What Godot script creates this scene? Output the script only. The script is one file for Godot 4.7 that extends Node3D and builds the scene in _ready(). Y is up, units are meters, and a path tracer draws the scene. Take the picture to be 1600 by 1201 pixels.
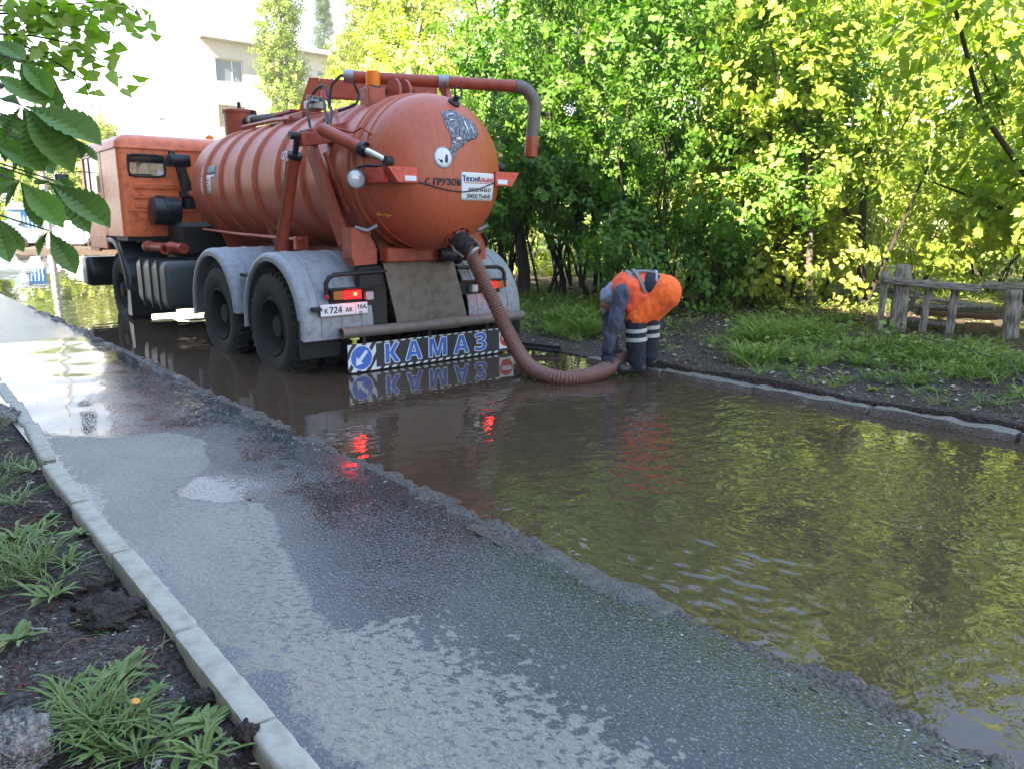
extends Node3D
# A tanker truck pumps out a flooded yard road: x runs across the road, -z along it away from the viewer, y = 0 is the water level.

const TC := Vector3(4.322, 1.869, 0.0)   # axis of the tank
const TR := 0.716
const TZR := -6.313                      # where the rear dome starts
const TDR := 0.48

var rng := RandomNumberGenerator.new()
var M := {}
var off := {}
var used := {}


func _ready() -> void:
	rng.seed = 11
	# ---- camera, sky, sun, exposure
	var cam := Camera3D.new()
	cam.name = "camera"
	cam.fov = 53.18
	cam.near = 0.05
	cam.far = 900.0
	add_child(cam)
	cam.position = Vector3(0, 1.42, 0)
	cam.rotation_degrees = Vector3(-12.0, -40.2, 0)
	cam.current = true
	var env := Environment.new()
	env.background_mode = Environment.BG_SKY
	var psm := ProceduralSkyMaterial.new()
	psm.sky_top_color = Color(0.55, 0.665, 0.83)
	psm.sky_horizon_color = Color(1.0, 0.975, 0.93)
	psm.sky_curve = 0.16
	psm.sky_energy_multiplier = 1.0
	psm.ground_horizon_color = Color(0.55, 0.55, 0.5)
	psm.ground_bottom_color = Color(0.25, 0.24, 0.2)
	psm.sun_angle_max = 25.0
	psm.sun_curve = 0.12
	var sky := Sky.new()
	sky.sky_material = psm
	env.sky = sky
	env.background_energy_multiplier = 0.48
	env.tonemap_mode = Environment.TONE_MAPPER_LINEAR
	env.tonemap_exposure = 8.9
	env.sdfgi_enabled = true
	env.ssao_enabled = true
	env.ssil_enabled = true
	var we := WorldEnvironment.new()
	we.name = "world_environment"
	we.environment = env
	env.fog_enabled = true
	env.fog_density = 0.0009
	env.fog_light_color = Color(1.0, 0.99, 0.95)
	add_child(we)
	var sun := DirectionalLight3D.new()
	sun.name = "sun"
	sun.light_energy = 1.6
	sun.light_color = Color(1.0, 0.94, 0.82)
	sun.light_angular_distance = 0.5
	sun.shadow_enabled = true
	add_child(sun)
	sun.look_at_from_position(Vector3(-0.72, 0.66, 0.20) * 10.0, Vector3.ZERO)
	# ---- the place
	make_materials()
	build_ground()
	build_water()
	build_sidewalk()
	build_kerbs()
	build_buildings()
	build_truck()
	build_hose()
	build_worker()
	build_fence()
	build_far_things()
	build_bank_things()
	build_trees()
	build_shrubs()
	build_near_branches()
	build_foreground()
	build_ground_cover()


# ------------------------------------------------------------------ naming
func numbered(n: String) -> String:
	var k: int = used.get(n, 0)
	used[n] = k + 1
	return n if k == 0 else "%s_%03d" % [n, k]


func tag(o: Node3D, label: String, category: String, group := "") -> Node3D:
	o.set_meta("label", label)
	o.set_meta("category", category)
	if group != "":
		o.set_meta("group", group)
	return o


func thing(called: String, label: String, category: String, at: Vector3, group := "") -> Node3D:
	var o := Node3D.new()
	o.name = numbered(called)
	add_child(o)
	o.position = at
	off[o] = at
	return tag(o, label, category, group)


# a part whose shape is given in world coordinates; its node undoes the place of its thing
func part(called: String, mesh: Mesh, m: Material, parent: Node3D) -> MeshInstance3D:
	var o := MeshInstance3D.new()
	o.name = called
	o.mesh = mesh
	o.material_override = m
	parent.add_child(o, true)
	o.position = -off.get(parent, Vector3.ZERO)
	return o


# a part whose shape has its own origin
func lpart(called: String, mesh: Mesh, m: Material, parent: Node3D, t := Transform3D()) -> MeshInstance3D:
	var o := MeshInstance3D.new()
	o.name = called
	o.mesh = mesh
	o.material_override = m
	parent.add_child(o, true)
	o.transform = t
	o.position = t.origin - off.get(parent, Vector3.ZERO)
	return o


func struct(called: String, mesh: Mesh, m: Material, kind := "structure") -> MeshInstance3D:
	var o := MeshInstance3D.new()
	o.name = numbered(called)
	o.mesh = mesh
	o.material_override = m
	o.set_meta("kind", kind)
	add_child(o)
	return o


# ------------------------------------------------------------------ shapes
class MB:
	var st := SurfaceTool.new()
	var color := Color.WHITE

	func _init() -> void:
		st.begin(Mesh.PRIMITIVE_TRIANGLES)

	func tri(a: Vector3, b: Vector3, c: Vector3, g := -1) -> void:   # counter-clockwise seen from outside
		st.set_color(color)
		st.set_smooth_group(g)
		st.add_vertex(a)
		st.add_vertex(c)
		st.add_vertex(b)

	func quad(a: Vector3, b: Vector3, c: Vector3, d: Vector3, g := -1) -> void:
		tri(a, b, c, g)
		tri(a, c, d, g)

	func out(p: Array, t: Transform3D, g := -1) -> void:             # convex round the origin: turned outwards
		var m := Vector3.ZERO
		for q in p:
			m += q
		var nrm: Vector3 = (p[1] - p[0]).cross(p[2] - p[0])
		var r := p.duplicate()
		if nrm.dot(m) < 0.0:
			r.reverse()
		for i in range(1, r.size() - 1):
			tri(t * (r[0] as Vector3), t * (r[i] as Vector3), t * (r[i + 1] as Vector3), g)

	func box(t: Transform3D, s: Vector3, bv := 0.0) -> void:
		var h := s * 0.5
		bv = minf(bv, minf(h.x, minf(h.y, h.z)) * 0.9)
		var v := func(sg: Vector3, axis: int) -> Vector3:
			var p := sg * (h - Vector3.ONE * bv)
			p[axis] = sg[axis] * h[axis]
			return p
		for a in 3:
			var b := (a + 1) % 3
			var c := (a + 2) % 3
			for sa: float in [-1.0, 1.0]:
				var f := []
				for q: Vector2 in [Vector2(1, 1), Vector2(-1, 1), Vector2(-1, -1), Vector2(1, -1)]:
					var sg := Vector3()
					sg[a] = sa
					sg[b] = q.x
					sg[c] = q.y
					f.append(v.call(sg, a))
				out(f, t)
				if bv > 0.0:
					for sb: float in [-1.0, 1.0]:
						var s0 := Vector3()
						s0[a] = sa
						s0[b] = sb
						s0[c] = -1.0
						var s1 := s0
						s1[c] = 1.0
						out([v.call(s0, a), v.call(s1, a), v.call(s1, b), v.call(s0, b)], t)
		if bv > 0.0:
			for i in 8:
				var sg := Vector3(1.0 if i & 1 else -1.0, 1.0 if i & 2 else -1.0, 1.0 if i & 4 else -1.0)
				out([v.call(sg, 0), v.call(sg, 1), v.call(sg, 2)], t)

	func bx(lo: Vector3, hi: Vector3, bv := 0.008) -> void:
		box(Transform3D(Basis(), (lo + hi) * 0.5), hi - lo, bv)

	# a beam with a rectangular section from a to b
	func beam(a: Vector3, b: Vector3, w: float, h: float, bv := 0.006, up := Vector3.UP) -> void:
		var z := (b - a).normalized()
		var x := up.cross(z).normalized()
		var y := z.cross(x)
		box(Transform3D(Basis(x, y, z), (a + b) * 0.5), Vector3(w, h, a.distance_to(b)), bv)

	func tube(pts: Array, radii: Variant, seg := 10, cap := true, g := 1) -> void:
		var n := pts.size()
		var rings := []
		var t: Vector3 = (pts[1] - pts[0]).normalized()
		var nn := t.cross(Vector3(0.31, 0.93, 0.2)).normalized()
		for i in n:
			var d: Vector3 = (pts[mini(i + 1, n - 1)] - pts[maxi(i - 1, 0)]).normalized()
			nn = (nn - d * nn.dot(d)).normalized()
			var bb := d.cross(nn)
			var r: float = radii[i] if radii is Array or radii is PackedFloat32Array else radii
			var ring := PackedVector3Array()
			for k in seg:
				var a := TAU * k / seg
				ring.append(pts[i] + (nn * cos(a) + bb * sin(a)) * r)
			rings.append(ring)
		for i in n - 1:
			for k in seg:
				var k2 := (k + 1) % seg
				quad(rings[i][k], rings[i][k2], rings[i + 1][k2], rings[i + 1][k], g)
		if cap:
			for k in range(1, seg - 1):
				tri(rings[0][0], rings[0][k + 1], rings[0][k])
				tri(rings[n - 1][0], rings[n - 1][k], rings[n - 1][k + 1])

	# profile: [Vector2(distance along the axis, radius), ...]; from a0 to a1 round the axis
	func lathe(profile: Array, origin: Vector3, axis: Vector3, seg := 24, a0 := 0.0, a1 := TAU, ref := Vector3.ZERO) -> void:
		var t := axis.normalized()
		var nn := t.cross(Vector3(0.31, 0.93, 0.2)).normalized() if ref == Vector3.ZERO else ref
		var bb := t.cross(nn)
		var g := 1
		for i in profile.size() - 1:
			if i > 0:
				var d0: Vector2 = (profile[i] - profile[i - 1]).normalized()
				var d1: Vector2 = (profile[i + 1] - profile[i]).normalized()
				if d0.dot(d1) < 0.8:
					g += 1
			var p0: Vector2 = profile[i]
			var p1: Vector2 = profile[i + 1]
			for k in seg:
				var u0 := a0 + (a1 - a0) * k / seg
				var u1 := a0 + (a1 - a0) * (k + 1) / seg
				var e0 := nn * cos(u0) + bb * sin(u0)
				var e1 := nn * cos(u1) + bb * sin(u1)
				var A := origin + t * p0.x
				var B := origin + t * p1.x
				if p0.y > 1e-5:
					tri(A + e0 * p0.y, A + e1 * p0.y, B + e1 * p1.y, g)
				if p1.y > 1e-5:
					tri(A + e0 * p0.y, B + e1 * p1.y, B + e0 * p1.y, g)

	# a polygon in the xy plane of t, from z = 0 to z = depth
	func prism(poly: PackedVector2Array, t: Transform3D, depth: float, g := -1) -> void:
		var p := poly.duplicate()
		if Geometry2D.is_polygon_clockwise(p):
			p.reverse()
		var idx := Geometry2D.triangulate_polygon(p)
		for i in range(0, idx.size(), 3):
			var a := p[idx[i]]
			var b := p[idx[i + 1]]
			var c := p[idx[i + 2]]
			if (b - a).cross(c - a) < 0.0:
				var s := b
				b = c
				c = s
			tri(t * Vector3(a.x, a.y, depth), t * Vector3(b.x, b.y, depth), t * Vector3(c.x, c.y, depth))
			tri(t * Vector3(a.x, a.y, 0), t * Vector3(c.x, c.y, 0), t * Vector3(b.x, b.y, 0))
		for i in p.size():
			var a := p[i]
			var b := p[(i + 1) % p.size()]
			quad(t * Vector3(a.x, a.y, 0), t * Vector3(b.x, b.y, 0), t * Vector3(b.x, b.y, depth), t * Vector3(a.x, a.y, depth), g)

	func done() -> ArrayMesh:
		st.generate_normals()
		st.index()
		return st.commit()


func xf(at: Vector3, x := Vector3.RIGHT, y := Vector3.UP) -> Transform3D:
	var z := x.cross(y).normalized()
	return Transform3D(Basis(x.normalized(), z.cross(x).normalized(), z), at)


func box_mesh(lo: Vector3, hi: Vector3, bv := 0.008) -> ArrayMesh:
	var b := MB.new()
	b.bx(lo, hi, bv)
	return b.done()


func tube_mesh(pts: Array, r: Variant, seg := 10) -> ArrayMesh:
	var b := MB.new()
	b.tube(pts, r, seg)
	return b.done()


func lathe_mesh(profile: Array, origin: Vector3, axis: Vector3, seg := 24) -> ArrayMesh:
	var b := MB.new()
	b.lathe(profile, origin, axis, seg)
	return b.done()


# a sheet over the lines xs and zs with height hf(x, z) and, if given, colour cf(x, z, y); UV = (x, z)
func sheet(xs: PackedFloat32Array, zs: PackedFloat32Array, hf: Callable, cf: Variant = null, uvs := Vector2.ONE, uvo := Vector2.ZERO) -> ArrayMesh:
	var nx := xs.size()
	var nz := zs.size()
	var v := PackedVector3Array()
	var n := PackedVector3Array()
	var uv := PackedVector2Array()
	var col := PackedColorArray()
	v.resize(nx * nz)
	n.resize(nx * nz)
	uv.resize(nx * nz)
	if cf != null:
		col.resize(nx * nz)
	for j in nz:
		for i in nx:
			var k := j * nx + i
			var y: float = hf.call(xs[i], zs[j])
			v[k] = Vector3(xs[i], y, zs[j])
			uv[k] = Vector2(xs[i] - uvo.x, zs[j] - uvo.y) * uvs
			if cf != null:
				col[k] = cf.call(xs[i], zs[j], y)
	var idx := PackedInt32Array()
	idx.resize((nx - 1) * (nz - 1) * 6)
	var q := 0
	for j in nz:
		for i in nx:
			var k := j * nx + i
			var l := v[j * nx + maxi(i - 1, 0)]
			var r := v[j * nx + mini(i + 1, nx - 1)]
			var b := v[maxi(j - 1, 0) * nx + i]
			var f := v[mini(j + 1, nz - 1) * nx + i]
			var nn := (f - b).cross(r - l).normalized()
			n[k] = nn if nn.y > 0.0 else -nn
			if i < nx - 1 and j < nz - 1:
				for w in [k, k + 1, k + nx, k + 1, k + nx + 1, k + nx]:
					idx[q] = w
					q += 1
	var a := []
	a.resize(Mesh.ARRAY_MAX)
	a[Mesh.ARRAY_VERTEX] = v
	a[Mesh.ARRAY_NORMAL] = n
	a[Mesh.ARRAY_TEX_UV] = uv
	a[Mesh.ARRAY_INDEX] = idx
	if cf != null:
		a[Mesh.ARRAY_COLOR] = col
	var m := ArrayMesh.new()
	m.add_surface_from_arrays(Mesh.PRIMITIVE_TRIANGLES, a)
	return m


func lines(stops: Array) -> PackedFloat32Array:      # [x0, x1, step, x2, step, ...]: running up or down
	var out := PackedFloat32Array([stops[0]])
	var at: float = stops[0]
	for i in range(1, stops.size(), 2):
		var to: float = stops[i]
		var k := maxi(1, roundi(absf(to - at) / float(stops[i + 1])))
		for j in k:
			out.append(lerpf(at, to, float(j + 1) / k))
		at = to
	return out


func noise(sd: int, freq: float, oct := 3) -> FastNoiseLite:
	var f := FastNoiseLite.new()
	f.seed = sd
	f.frequency = freq
	f.noise_type = FastNoiseLite.TYPE_SIMPLEX_SMOOTH
	f.fractal_octaves = oct
	return f


# ------------------------------------------------------------------ implicit bodies (surface nets)
# bones: [Vector3 a, Vector3 b, float ra, float rb]
func body(bones: Array, cell: float, k: float, wrinkle := 0.0, wfreq := 30.0) -> ArrayMesh:
	var lo := Vector3.ONE * 1e9
	var hi := -lo
	for b in bones:
		var r := maxf(b[2], b[3])
		for p: Vector3 in [b[0], b[1]]:
			lo = lo.min(p - Vector3.ONE * r)
			hi = hi.max(p + Vector3.ONE * r)
	var pad := k + cell * 3.0
	lo -= Vector3.ONE * pad
	hi += Vector3.ONE * pad
	var d := Vector3i(((hi - lo) / cell).ceil()) + Vector3i.ONE
	var sx := 1
	var sy := d.x
	var sz := d.x * d.y
	var f := PackedFloat32Array()
	f.resize(d.x * d.y * d.z)
	f.fill(1.0)
	var nz := noise(5, wfreq, 2)
	for b in bones:
		var A: Vector3 = b[0]
		var ab: Vector3 = b[1] - A
		var ra: float = b[2]
		var rb: float = b[3]
		var l2 := maxf(ab.length_squared(), 1e-9)
		var r := maxf(ra, rb) + k + cell * 2.0
		var i0 := Vector3i(((A.min(b[1]) - Vector3.ONE * r - lo) / cell).floor()).clamp(Vector3i.ZERO, d - Vector3i.ONE)
		var i1 := Vector3i(((A.max(b[1]) + Vector3.ONE * r - lo) / cell).ceil()).clamp(Vector3i.ZERO, d - Vector3i.ONE)
		for z in range(i0.z, i1.z + 1):
			for y in range(i0.y, i1.y + 1):
				var at := i0.x + y * sy + z * sz
				for x in range(i0.x, i1.x + 1):
					var p := lo + Vector3(x, y, z) * cell
					var h := clampf((p - A).dot(ab) / l2, 0.0, 1.0)
					var e := p.distance_to(A + ab * h) - lerpf(ra, rb, h)
					var o := f[at]
					var w := maxf(k - absf(o - e), 0.0) / k
					f[at] = minf(o, e) - w * w * k * 0.25
					at += 1
	if wrinkle > 0.0:
		for z in d.z:
			for y in d.y:
				for x in d.x:
					var at := x + y * sy + z * sz
					if absf(f[at]) < 0.06:
						f[at] += wrinkle * nz.get_noise_3d(lo.x + x * cell, (lo.y + y * cell) * 0.6, lo.z + z * cell)
	var vid := PackedInt32Array()
	vid.resize(f.size())
	vid.fill(-1)
	var v := PackedVector3Array()
	var idx := PackedInt32Array()
	var ofs := PackedInt32Array([0, sx, sy, sx + sy, sz, sx + sz, sy + sz, sx + sy + sz])
	var edges := [[0, 1], [2, 3], [4, 5], [6, 7], [0, 2], [1, 3], [4, 6], [5, 7], [0, 4], [1, 5], [2, 6], [3, 7]]
	for z in d.z - 1:
		for y in d.y - 1:
			var at := y * sy + z * sz
			for x in d.x - 1:
				var m := 0
				for c in 8:
					if f[at + ofs[c]] < 0.0:
						m += 1
				if m > 0 and m < 8:
					var s := Vector3.ZERO
					var cnt := 0
					for e in edges:
						var fa := f[at + ofs[e[0]]]
						var fb := f[at + ofs[e[1]]]
						if (fa < 0.0) != (fb < 0.0):
							var t := fa / (fa - fb)
							var pa := Vector3(e[0] & 1, (e[0] >> 1) & 1, e[0] >> 2)
							var pb := Vector3(e[1] & 1, (e[1] >> 1) & 1, e[1] >> 2)
							s += pa.lerp(pb, t)
							cnt += 1
					vid[at] = v.size()
					v.append(lo + (Vector3(x, y, z) + s / cnt) * cell)
				at += 1
	for z in range(1, d.z - 1):
		for y in range(1, d.y - 1):
			for x in range(1, d.x - 1):
				var at := x + y * sy + z * sz
				var ins := f[at] < 0.0
				for ax in 3:
					var s1: int = [sx, sy, sz][ax]
					if ins != (f[at + s1] < 0.0):
						var s2: int = [sy, sz, sx][ax]
						var s3: int = [sz, sx, sy][ax]
						var q := [vid[at], vid[at - s2], vid[at - s2 - s3], vid[at - s3]]
						if q[0] < 0 or q[1] < 0 or q[2] < 0 or q[3] < 0:
							continue
						if ins:
							q.reverse()
						idx.append_array(PackedInt32Array([q[0], q[1], q[2], q[0], q[2], q[3]]))
	var n := PackedVector3Array()
	n.resize(v.size())
	for i in range(0, idx.size(), 3):
		var fn := (v[idx[i + 2]] - v[idx[i]]).cross(v[idx[i + 1]] - v[idx[i]])
		n[idx[i]] += fn
		n[idx[i + 1]] += fn
		n[idx[i + 2]] += fn
	for i in n.size():
		n[i] = n[i].normalized()
	var a := []
	a.resize(Mesh.ARRAY_MAX)
	a[Mesh.ARRAY_VERTEX] = v
	a[Mesh.ARRAY_NORMAL] = n
	a[Mesh.ARRAY_INDEX] = idx
	var mm := ArrayMesh.new()
	mm.add_surface_from_arrays(Mesh.PRIMITIVE_TRIANGLES, a)
	return mm


# ------------------------------------------------------------------ materials
func lin(r: float, g: float, b: float) -> Color:
	return Color(r, g, b).linear_to_srgb()


func mat(called: String, c: Color, rough := 0.6, metal := 0.0) -> StandardMaterial3D:
	var m := StandardMaterial3D.new()
	m.resource_name = called
	m.albedo_color = c
	m.roughness = rough
	m.metallic = metal
	M[called] = m
	return m


func noise_tex(sd: int, freq: float, cols: Array, offs: Array, size := 512, oct := 5) -> NoiseTexture2D:
	var t := NoiseTexture2D.new()
	t.width = size
	t.height = size
	t.seamless = true
	t.noise = noise(sd, freq, oct)
	var g := Gradient.new()
	g.offsets = PackedFloat32Array(offs)
	g.colors = PackedColorArray(cols)
	t.color_ramp = g
	return t


func grain(m: StandardMaterial3D, t: Texture2D, scale: float) -> StandardMaterial3D:
	m.albedo_texture = t
	m.uv1_triplanar = true
	m.uv1_world_triplanar = true
	m.uv1_scale = Vector3.ONE * scale
	return m


func relief(m: StandardMaterial3D, t: Texture2D, cm: float) -> StandardMaterial3D:
	m.heightmap_enabled = true
	m.heightmap_texture = t
	m.heightmap_scale = cm
	return m


func make_materials() -> void:
	var W := Color.WHITE
	var dirt := noise_tex(3, 0.02, [Color(0.8, 0.77, 0.74), Color(0.93, 0.92, 0.91), W, W], [0.05, 0.35, 0.6, 1.0])
	var fine := noise_tex(4, 0.06, [Color(0.62, 0.6, 0.58), Color(0.9, 0.9, 0.9), W], [0.1, 0.5, 0.9])
	var streaks := noise_tex(15, 0.03, [Color(0.86, 0.81, 0.78), Color(0.95, 0.93, 0.92), W, Color(1.0, 0.97, 0.95)], [0.05, 0.35, 0.6, 1.0])
	var lump := noise_tex(8, 0.05, [Color.BLACK, W], [0.15, 0.85])
	var smooth_lump := noise_tex(9, 0.012, [Color.BLACK, W], [0.1, 0.9], 512, 2)
	var soil := noise_tex(10, 0.035, [Color(0.35, 0.33, 0.32), Color(0.7, 0.66, 0.62), W, Color(0.8, 0.68, 0.6)], [0.1, 0.45, 0.7, 0.95])
	var rust := noise_tex(12, 0.03, [Color(0.72, 0.68, 0.66), Color(0.9, 0.89, 0.88), W], [0.1, 0.45, 0.85])
	var soft := noise_tex(13, 0.015, [Color(0.86, 0.85, 0.84), Color(0.95, 0.95, 0.95), W], [0.2, 0.5, 0.8])
	var soil_lump := noise_tex(14, 0.03, [Color.BLACK, W], [0.15, 0.85], 512, 6)
	M["lump"] = lump
	mat("hose_black", lin(0.012, 0.012, 0.013), 0.65)
	grain(mat("tank_paint", lin(0.46, 0.1, 0.04), 0.42), streaks, 1.0)
	(M["tank_paint"] as StandardMaterial3D).uv1_scale = Vector3(1.3, 0.28, 1.3)
	grain(mat("cab_paint", lin(0.78, 0.175, 0.055), 0.32), dirt, 0.7)
	grain(mat("red_steel", lin(0.36, 0.06, 0.025), 0.45), dirt, 0.8)
	grain(mat("bright_red", lin(0.62, 0.06, 0.03), 0.4), dirt, 1.5)
	grain(mat("grey_plastic", lin(0.27, 0.285, 0.31), 0.5), dirt, 1.2)
	grain(mat("black_plastic", lin(0.014, 0.016, 0.021), 0.35), fine, 2.0)
	relief(grain(mat("rubber", lin(0.014, 0.013, 0.0125), 0.8), fine, 3.0), lump, 0.4)
	grain(mat("rim_paint", lin(0.018, 0.016, 0.015), 0.85), rust, 3.0)
	grain(mat("dark_steel", lin(0.022, 0.021, 0.022), 0.55, 0.2), rust, 2.5)
	grain(mat("green_grey", lin(0.055, 0.068, 0.062), 0.42), dirt, 1.5)
	grain(mat("muddy_steel", lin(0.17, 0.145, 0.12), 0.55, 0.1), dirt, 0.7)
	mat("chrome", lin(0.75, 0.75, 0.78), 0.14, 1.0)
	mat("bolt_grey", lin(0.3, 0.3, 0.31), 0.4, 0.7)
	mat("white_print", lin(0.72, 0.74, 0.76), 0.5)
	mat("teal_print", lin(0.2, 0.36, 0.38), 0.5)
	mat("black_print", lin(0.02, 0.02, 0.022), 0.5)
	mat("blue_print", lin(0.05, 0.15, 0.52), 0.45)
	mat("navy_print", lin(0.03, 0.05, 0.16), 0.5)
	mat("red_print", lin(0.55, 0.04, 0.03), 0.45)
	mat("yellow_print", lin(0.62, 0.3, 0.03), 0.5)
	mat("board_black", lin(0.03, 0.03, 0.032), 0.5)
	mat("amber", lin(0.95, 0.33, 0.01), 0.25)
	var am: StandardMaterial3D = M["amber"]
	am.backlight_enabled = true
	am.backlight = Color(1.0, 0.55, 0.1)
	mat("amber_lens", lin(0.3, 0.12, 0.03), 0.2)
	var red := mat("lit_red_lamp", lin(0.6, 0.02, 0.02), 0.25)
	red.emission_enabled = true
	red.emission = Color(1.0, 0.05, 0.07)
	red.emission_energy_multiplier = 0.2
	var hot := mat("lit_lamp_core", lin(0.8, 0.2, 0.1), 0.25)
	hot.emission_enabled = true
	hot.emission = Color(1.0, 0.55, 0.35)
	hot.emission_energy_multiplier = 0.35
	mat("lens", lin(0.5, 0.52, 0.54), 0.12, 0.2)
	var gl := mat("window_glass", Color(0.5, 0.55, 0.55, 0.22), 0.05)
	gl.transparency = BaseMaterial3D.TRANSPARENCY_ALPHA
	var dg := mat("dark_glass", Color(0.1, 0.12, 0.14, 0.75), 0.05)
	dg.transparency = BaseMaterial3D.TRANSPARENCY_ALPHA
	mat("house_glass", lin(0.1, 0.13, 0.16), 0.06)
	relief(grain(mat("hose_rubber", lin(0.25, 0.118, 0.09), 0.5), fine, 3.0), lump, 0.1)
	# clothes
	var hv := mat("orange_cloth", lin(0.95, 0.14, 0.016), 0.8)
	hv.rim_enabled = true
	hv.rim = 0.3
	mat("vest_cloth", lin(0.86, 0.105, 0.03), 0.75)
	grain(mat("blue_sleeve", lin(0.085, 0.1, 0.15), 0.85), fine, 6.0)
	mat("pale_blue_cloth", lin(0.26, 0.32, 0.42), 0.85)
	mat("navy_cloth", lin(0.018, 0.02, 0.035), 0.85)
	mat("reflective_band", lin(0.5, 0.5, 0.46), 0.45)
	mat("grey_band", lin(0.2, 0.2, 0.19), 0.5)
	mat("skin", lin(0.42, 0.23, 0.16), 0.55)
	mat("hair", lin(0.03, 0.02, 0.015), 0.7)
	mat("glove_cloth", lin(0.02, 0.035, 0.06), 0.8)
	mat("boot_rubber", lin(0.03, 0.03, 0.03), 0.4)
	# setting
	var gm := grain(mat("earth", W, 0.95), soil, 0.9)
	gm.vertex_color_use_as_albedo = true
	relief(gm, soil_lump, 2.6)
	gm.uv1_scale = Vector3.ONE * 1.7
	relief(grain(mat("kerb_concrete", lin(0.42, 0.385, 0.315), 0.85), soft, 1.3), lump, 0.15)
	relief(grain(mat("wet_concrete", lin(0.13, 0.115, 0.095), 0.34), rust, 2.2), lump, 1.0)
	relief(grain(mat("dark_concrete", lin(0.22, 0.2, 0.17), 0.6), rust, 2.0), lump, 0.8)
	relief(grain(mat("edge_concrete", lin(0.15, 0.13, 0.108), 0.5), soil, 2.5), soil_lump, 1.5)
	relief(grain(mat("far_asphalt", lin(0.1, 0.09, 0.085), 0.85), fine, 0.8), lump, 0.5)
	relief(grain(mat("wet_asphalt", lin(0.05, 0.05, 0.052), 0.09), fine, 2.0), lump, 0.25)
	mat("water", lin(0.068, 0.044, 0.028), 0.015)
	(M["water"] as StandardMaterial3D).metallic_specular = 0.46
	relief(grain(mat("stone", lin(0.45, 0.43, 0.42), 0.95), soil, 3.0), lump, 2.0)
	relief(grain(mat("clod", lin(0.1, 0.075, 0.062), 0.95), soil, 4.0), lump, 1.6)
	relief(grain(mat("bark_dark", lin(0.06, 0.048, 0.035), 0.9), rust, 4.0), lump, 1.5)
	relief(grain(mat("bark_grey", lin(0.16, 0.145, 0.125), 0.9), rust, 4.0), lump, 1.2)
	relief(grain(mat("bark_pale", lin(0.5, 0.47, 0.42), 0.85), rust, 2.5), lump, 0.8)
	var oldwood := noise_tex(20, 0.02, [Color(0.4, 0.38, 0.36), Color(0.8, 0.79, 0.77), W], [0.15, 0.5, 0.85])
	relief(grain(mat("old_wood", lin(0.44, 0.4, 0.35), 0.9), oldwood, 3.0), lump, 0.8)
	(M["old_wood"] as StandardMaterial3D).uv1_scale = Vector3(3.5, 0.45, 3.5)
	relief(grain(mat("old_wood_rail", lin(0.44, 0.4, 0.35), 0.9), oldwood, 3.0), lump, 0.5)
	(M["old_wood_rail"] as StandardMaterial3D).uv1_scale = Vector3(3.5, 3.5, 0.45)
	relief(grain(mat("log_wood", lin(0.24, 0.15, 0.08), 0.9), rust, 3.0), lump, 1.0)
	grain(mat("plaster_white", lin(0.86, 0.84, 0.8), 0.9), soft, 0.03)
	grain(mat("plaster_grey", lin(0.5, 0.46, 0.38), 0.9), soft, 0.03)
	grain(mat("brick_wash", lin(0.5, 0.36, 0.28), 0.9), fine, 0.3)
	mat("window_frame", lin(0.62, 0.6, 0.56), 0.6)
	mat("curtain_tan", lin(0.42, 0.33, 0.23), 0.9)
	mat("roof_sheet", lin(0.5, 0.51, 0.52), 0.6)
	mat("pale_curtain", lin(0.72, 0.7, 0.66), 0.9)
	grain(mat("pole_concrete", lin(0.45, 0.44, 0.42), 0.9), fine, 1.0)
	mat("car_white", lin(0.75, 0.76, 0.78), 0.25)
	mat("car_blue_grey", lin(0.2, 0.24, 0.3), 0.3)
	mat("kiosk_blue", lin(0.08, 0.3, 0.62), 0.5)
	for d in [["leaf_dark", 1.0, Color(0.85, 1.0, 0.35)], ["leaf_light", 1.0, Color(0.95, 1.0, 0.35)], ["leaf_big", 0.55, Color(0.8, 1.0, 0.3)], ["grass_blade", 0.8, Color(0.85, 1.0, 0.4)]]:
		var m := mat(d[0], W, 0.5)
		m.vertex_color_use_as_albedo = true
		m.backlight_enabled = true
		m.backlight = (d[2] as Color) * float(d[1])
	var lit := mat("litter", W, 0.8)
	lit.vertex_color_use_as_albedo = true


# ------------------------------------------------------------------ ground, water, pavement
var n1 := noise(31, 0.5, 3)
var n2 := noise(32, 4.0, 3)
var n3 := noise(33, 0.12, 2)


func bank(x: float, z: float) -> float:         # height of the earth on the far side of the road
	var t := smoothstep(5.8, 8.2, x)
	var h := 0.085 + 0.10 * t + 0.035 * n1.get_noise_2d(x * 2.0, z * 2.0) + 0.014 * n2.get_noise_2d(x * 2.0, z * 2.0)
	var dip := (1.0 - smoothstep(6.6, 7.8, x)) * smoothstep(-7.6, -6.6, z) * (1.0 - smoothstep(-5.4, -4.75, z))
	h = lerpf(h, 0.012 + 0.01 * n1.get_noise_2d(x * 4.0, z * 4.0), dip)
	if z < -14.0:
		h = lerpf(h, -0.1, smoothstep(-14.0, -17.0, z) * (1.0 - smoothstep(14.0, 17.0, x)) * smoothstep(-41.5, -39.5, z))
	h += 0.25 * smoothstep(12.0, 40.0, x)
	return h


func left_soil(x: float, z: float) -> float:
	return 0.035 + 0.07 * smoothstep(0.5, -2.0, x) + 0.045 * n1.get_noise_2d(x * 4.0, z * 4.0) + 0.022 * n2.get_noise_2d(x * 2.2, z * 2.2)


func ground_h(x: float, z: float) -> float:
	if x < (0.66 if z > -4.9 else 0.67):
		return left_soil(x, z)
	if x < 5.78:
		return -0.3 if z > -44.0 else -0.02
	return bank(x, z)


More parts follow.
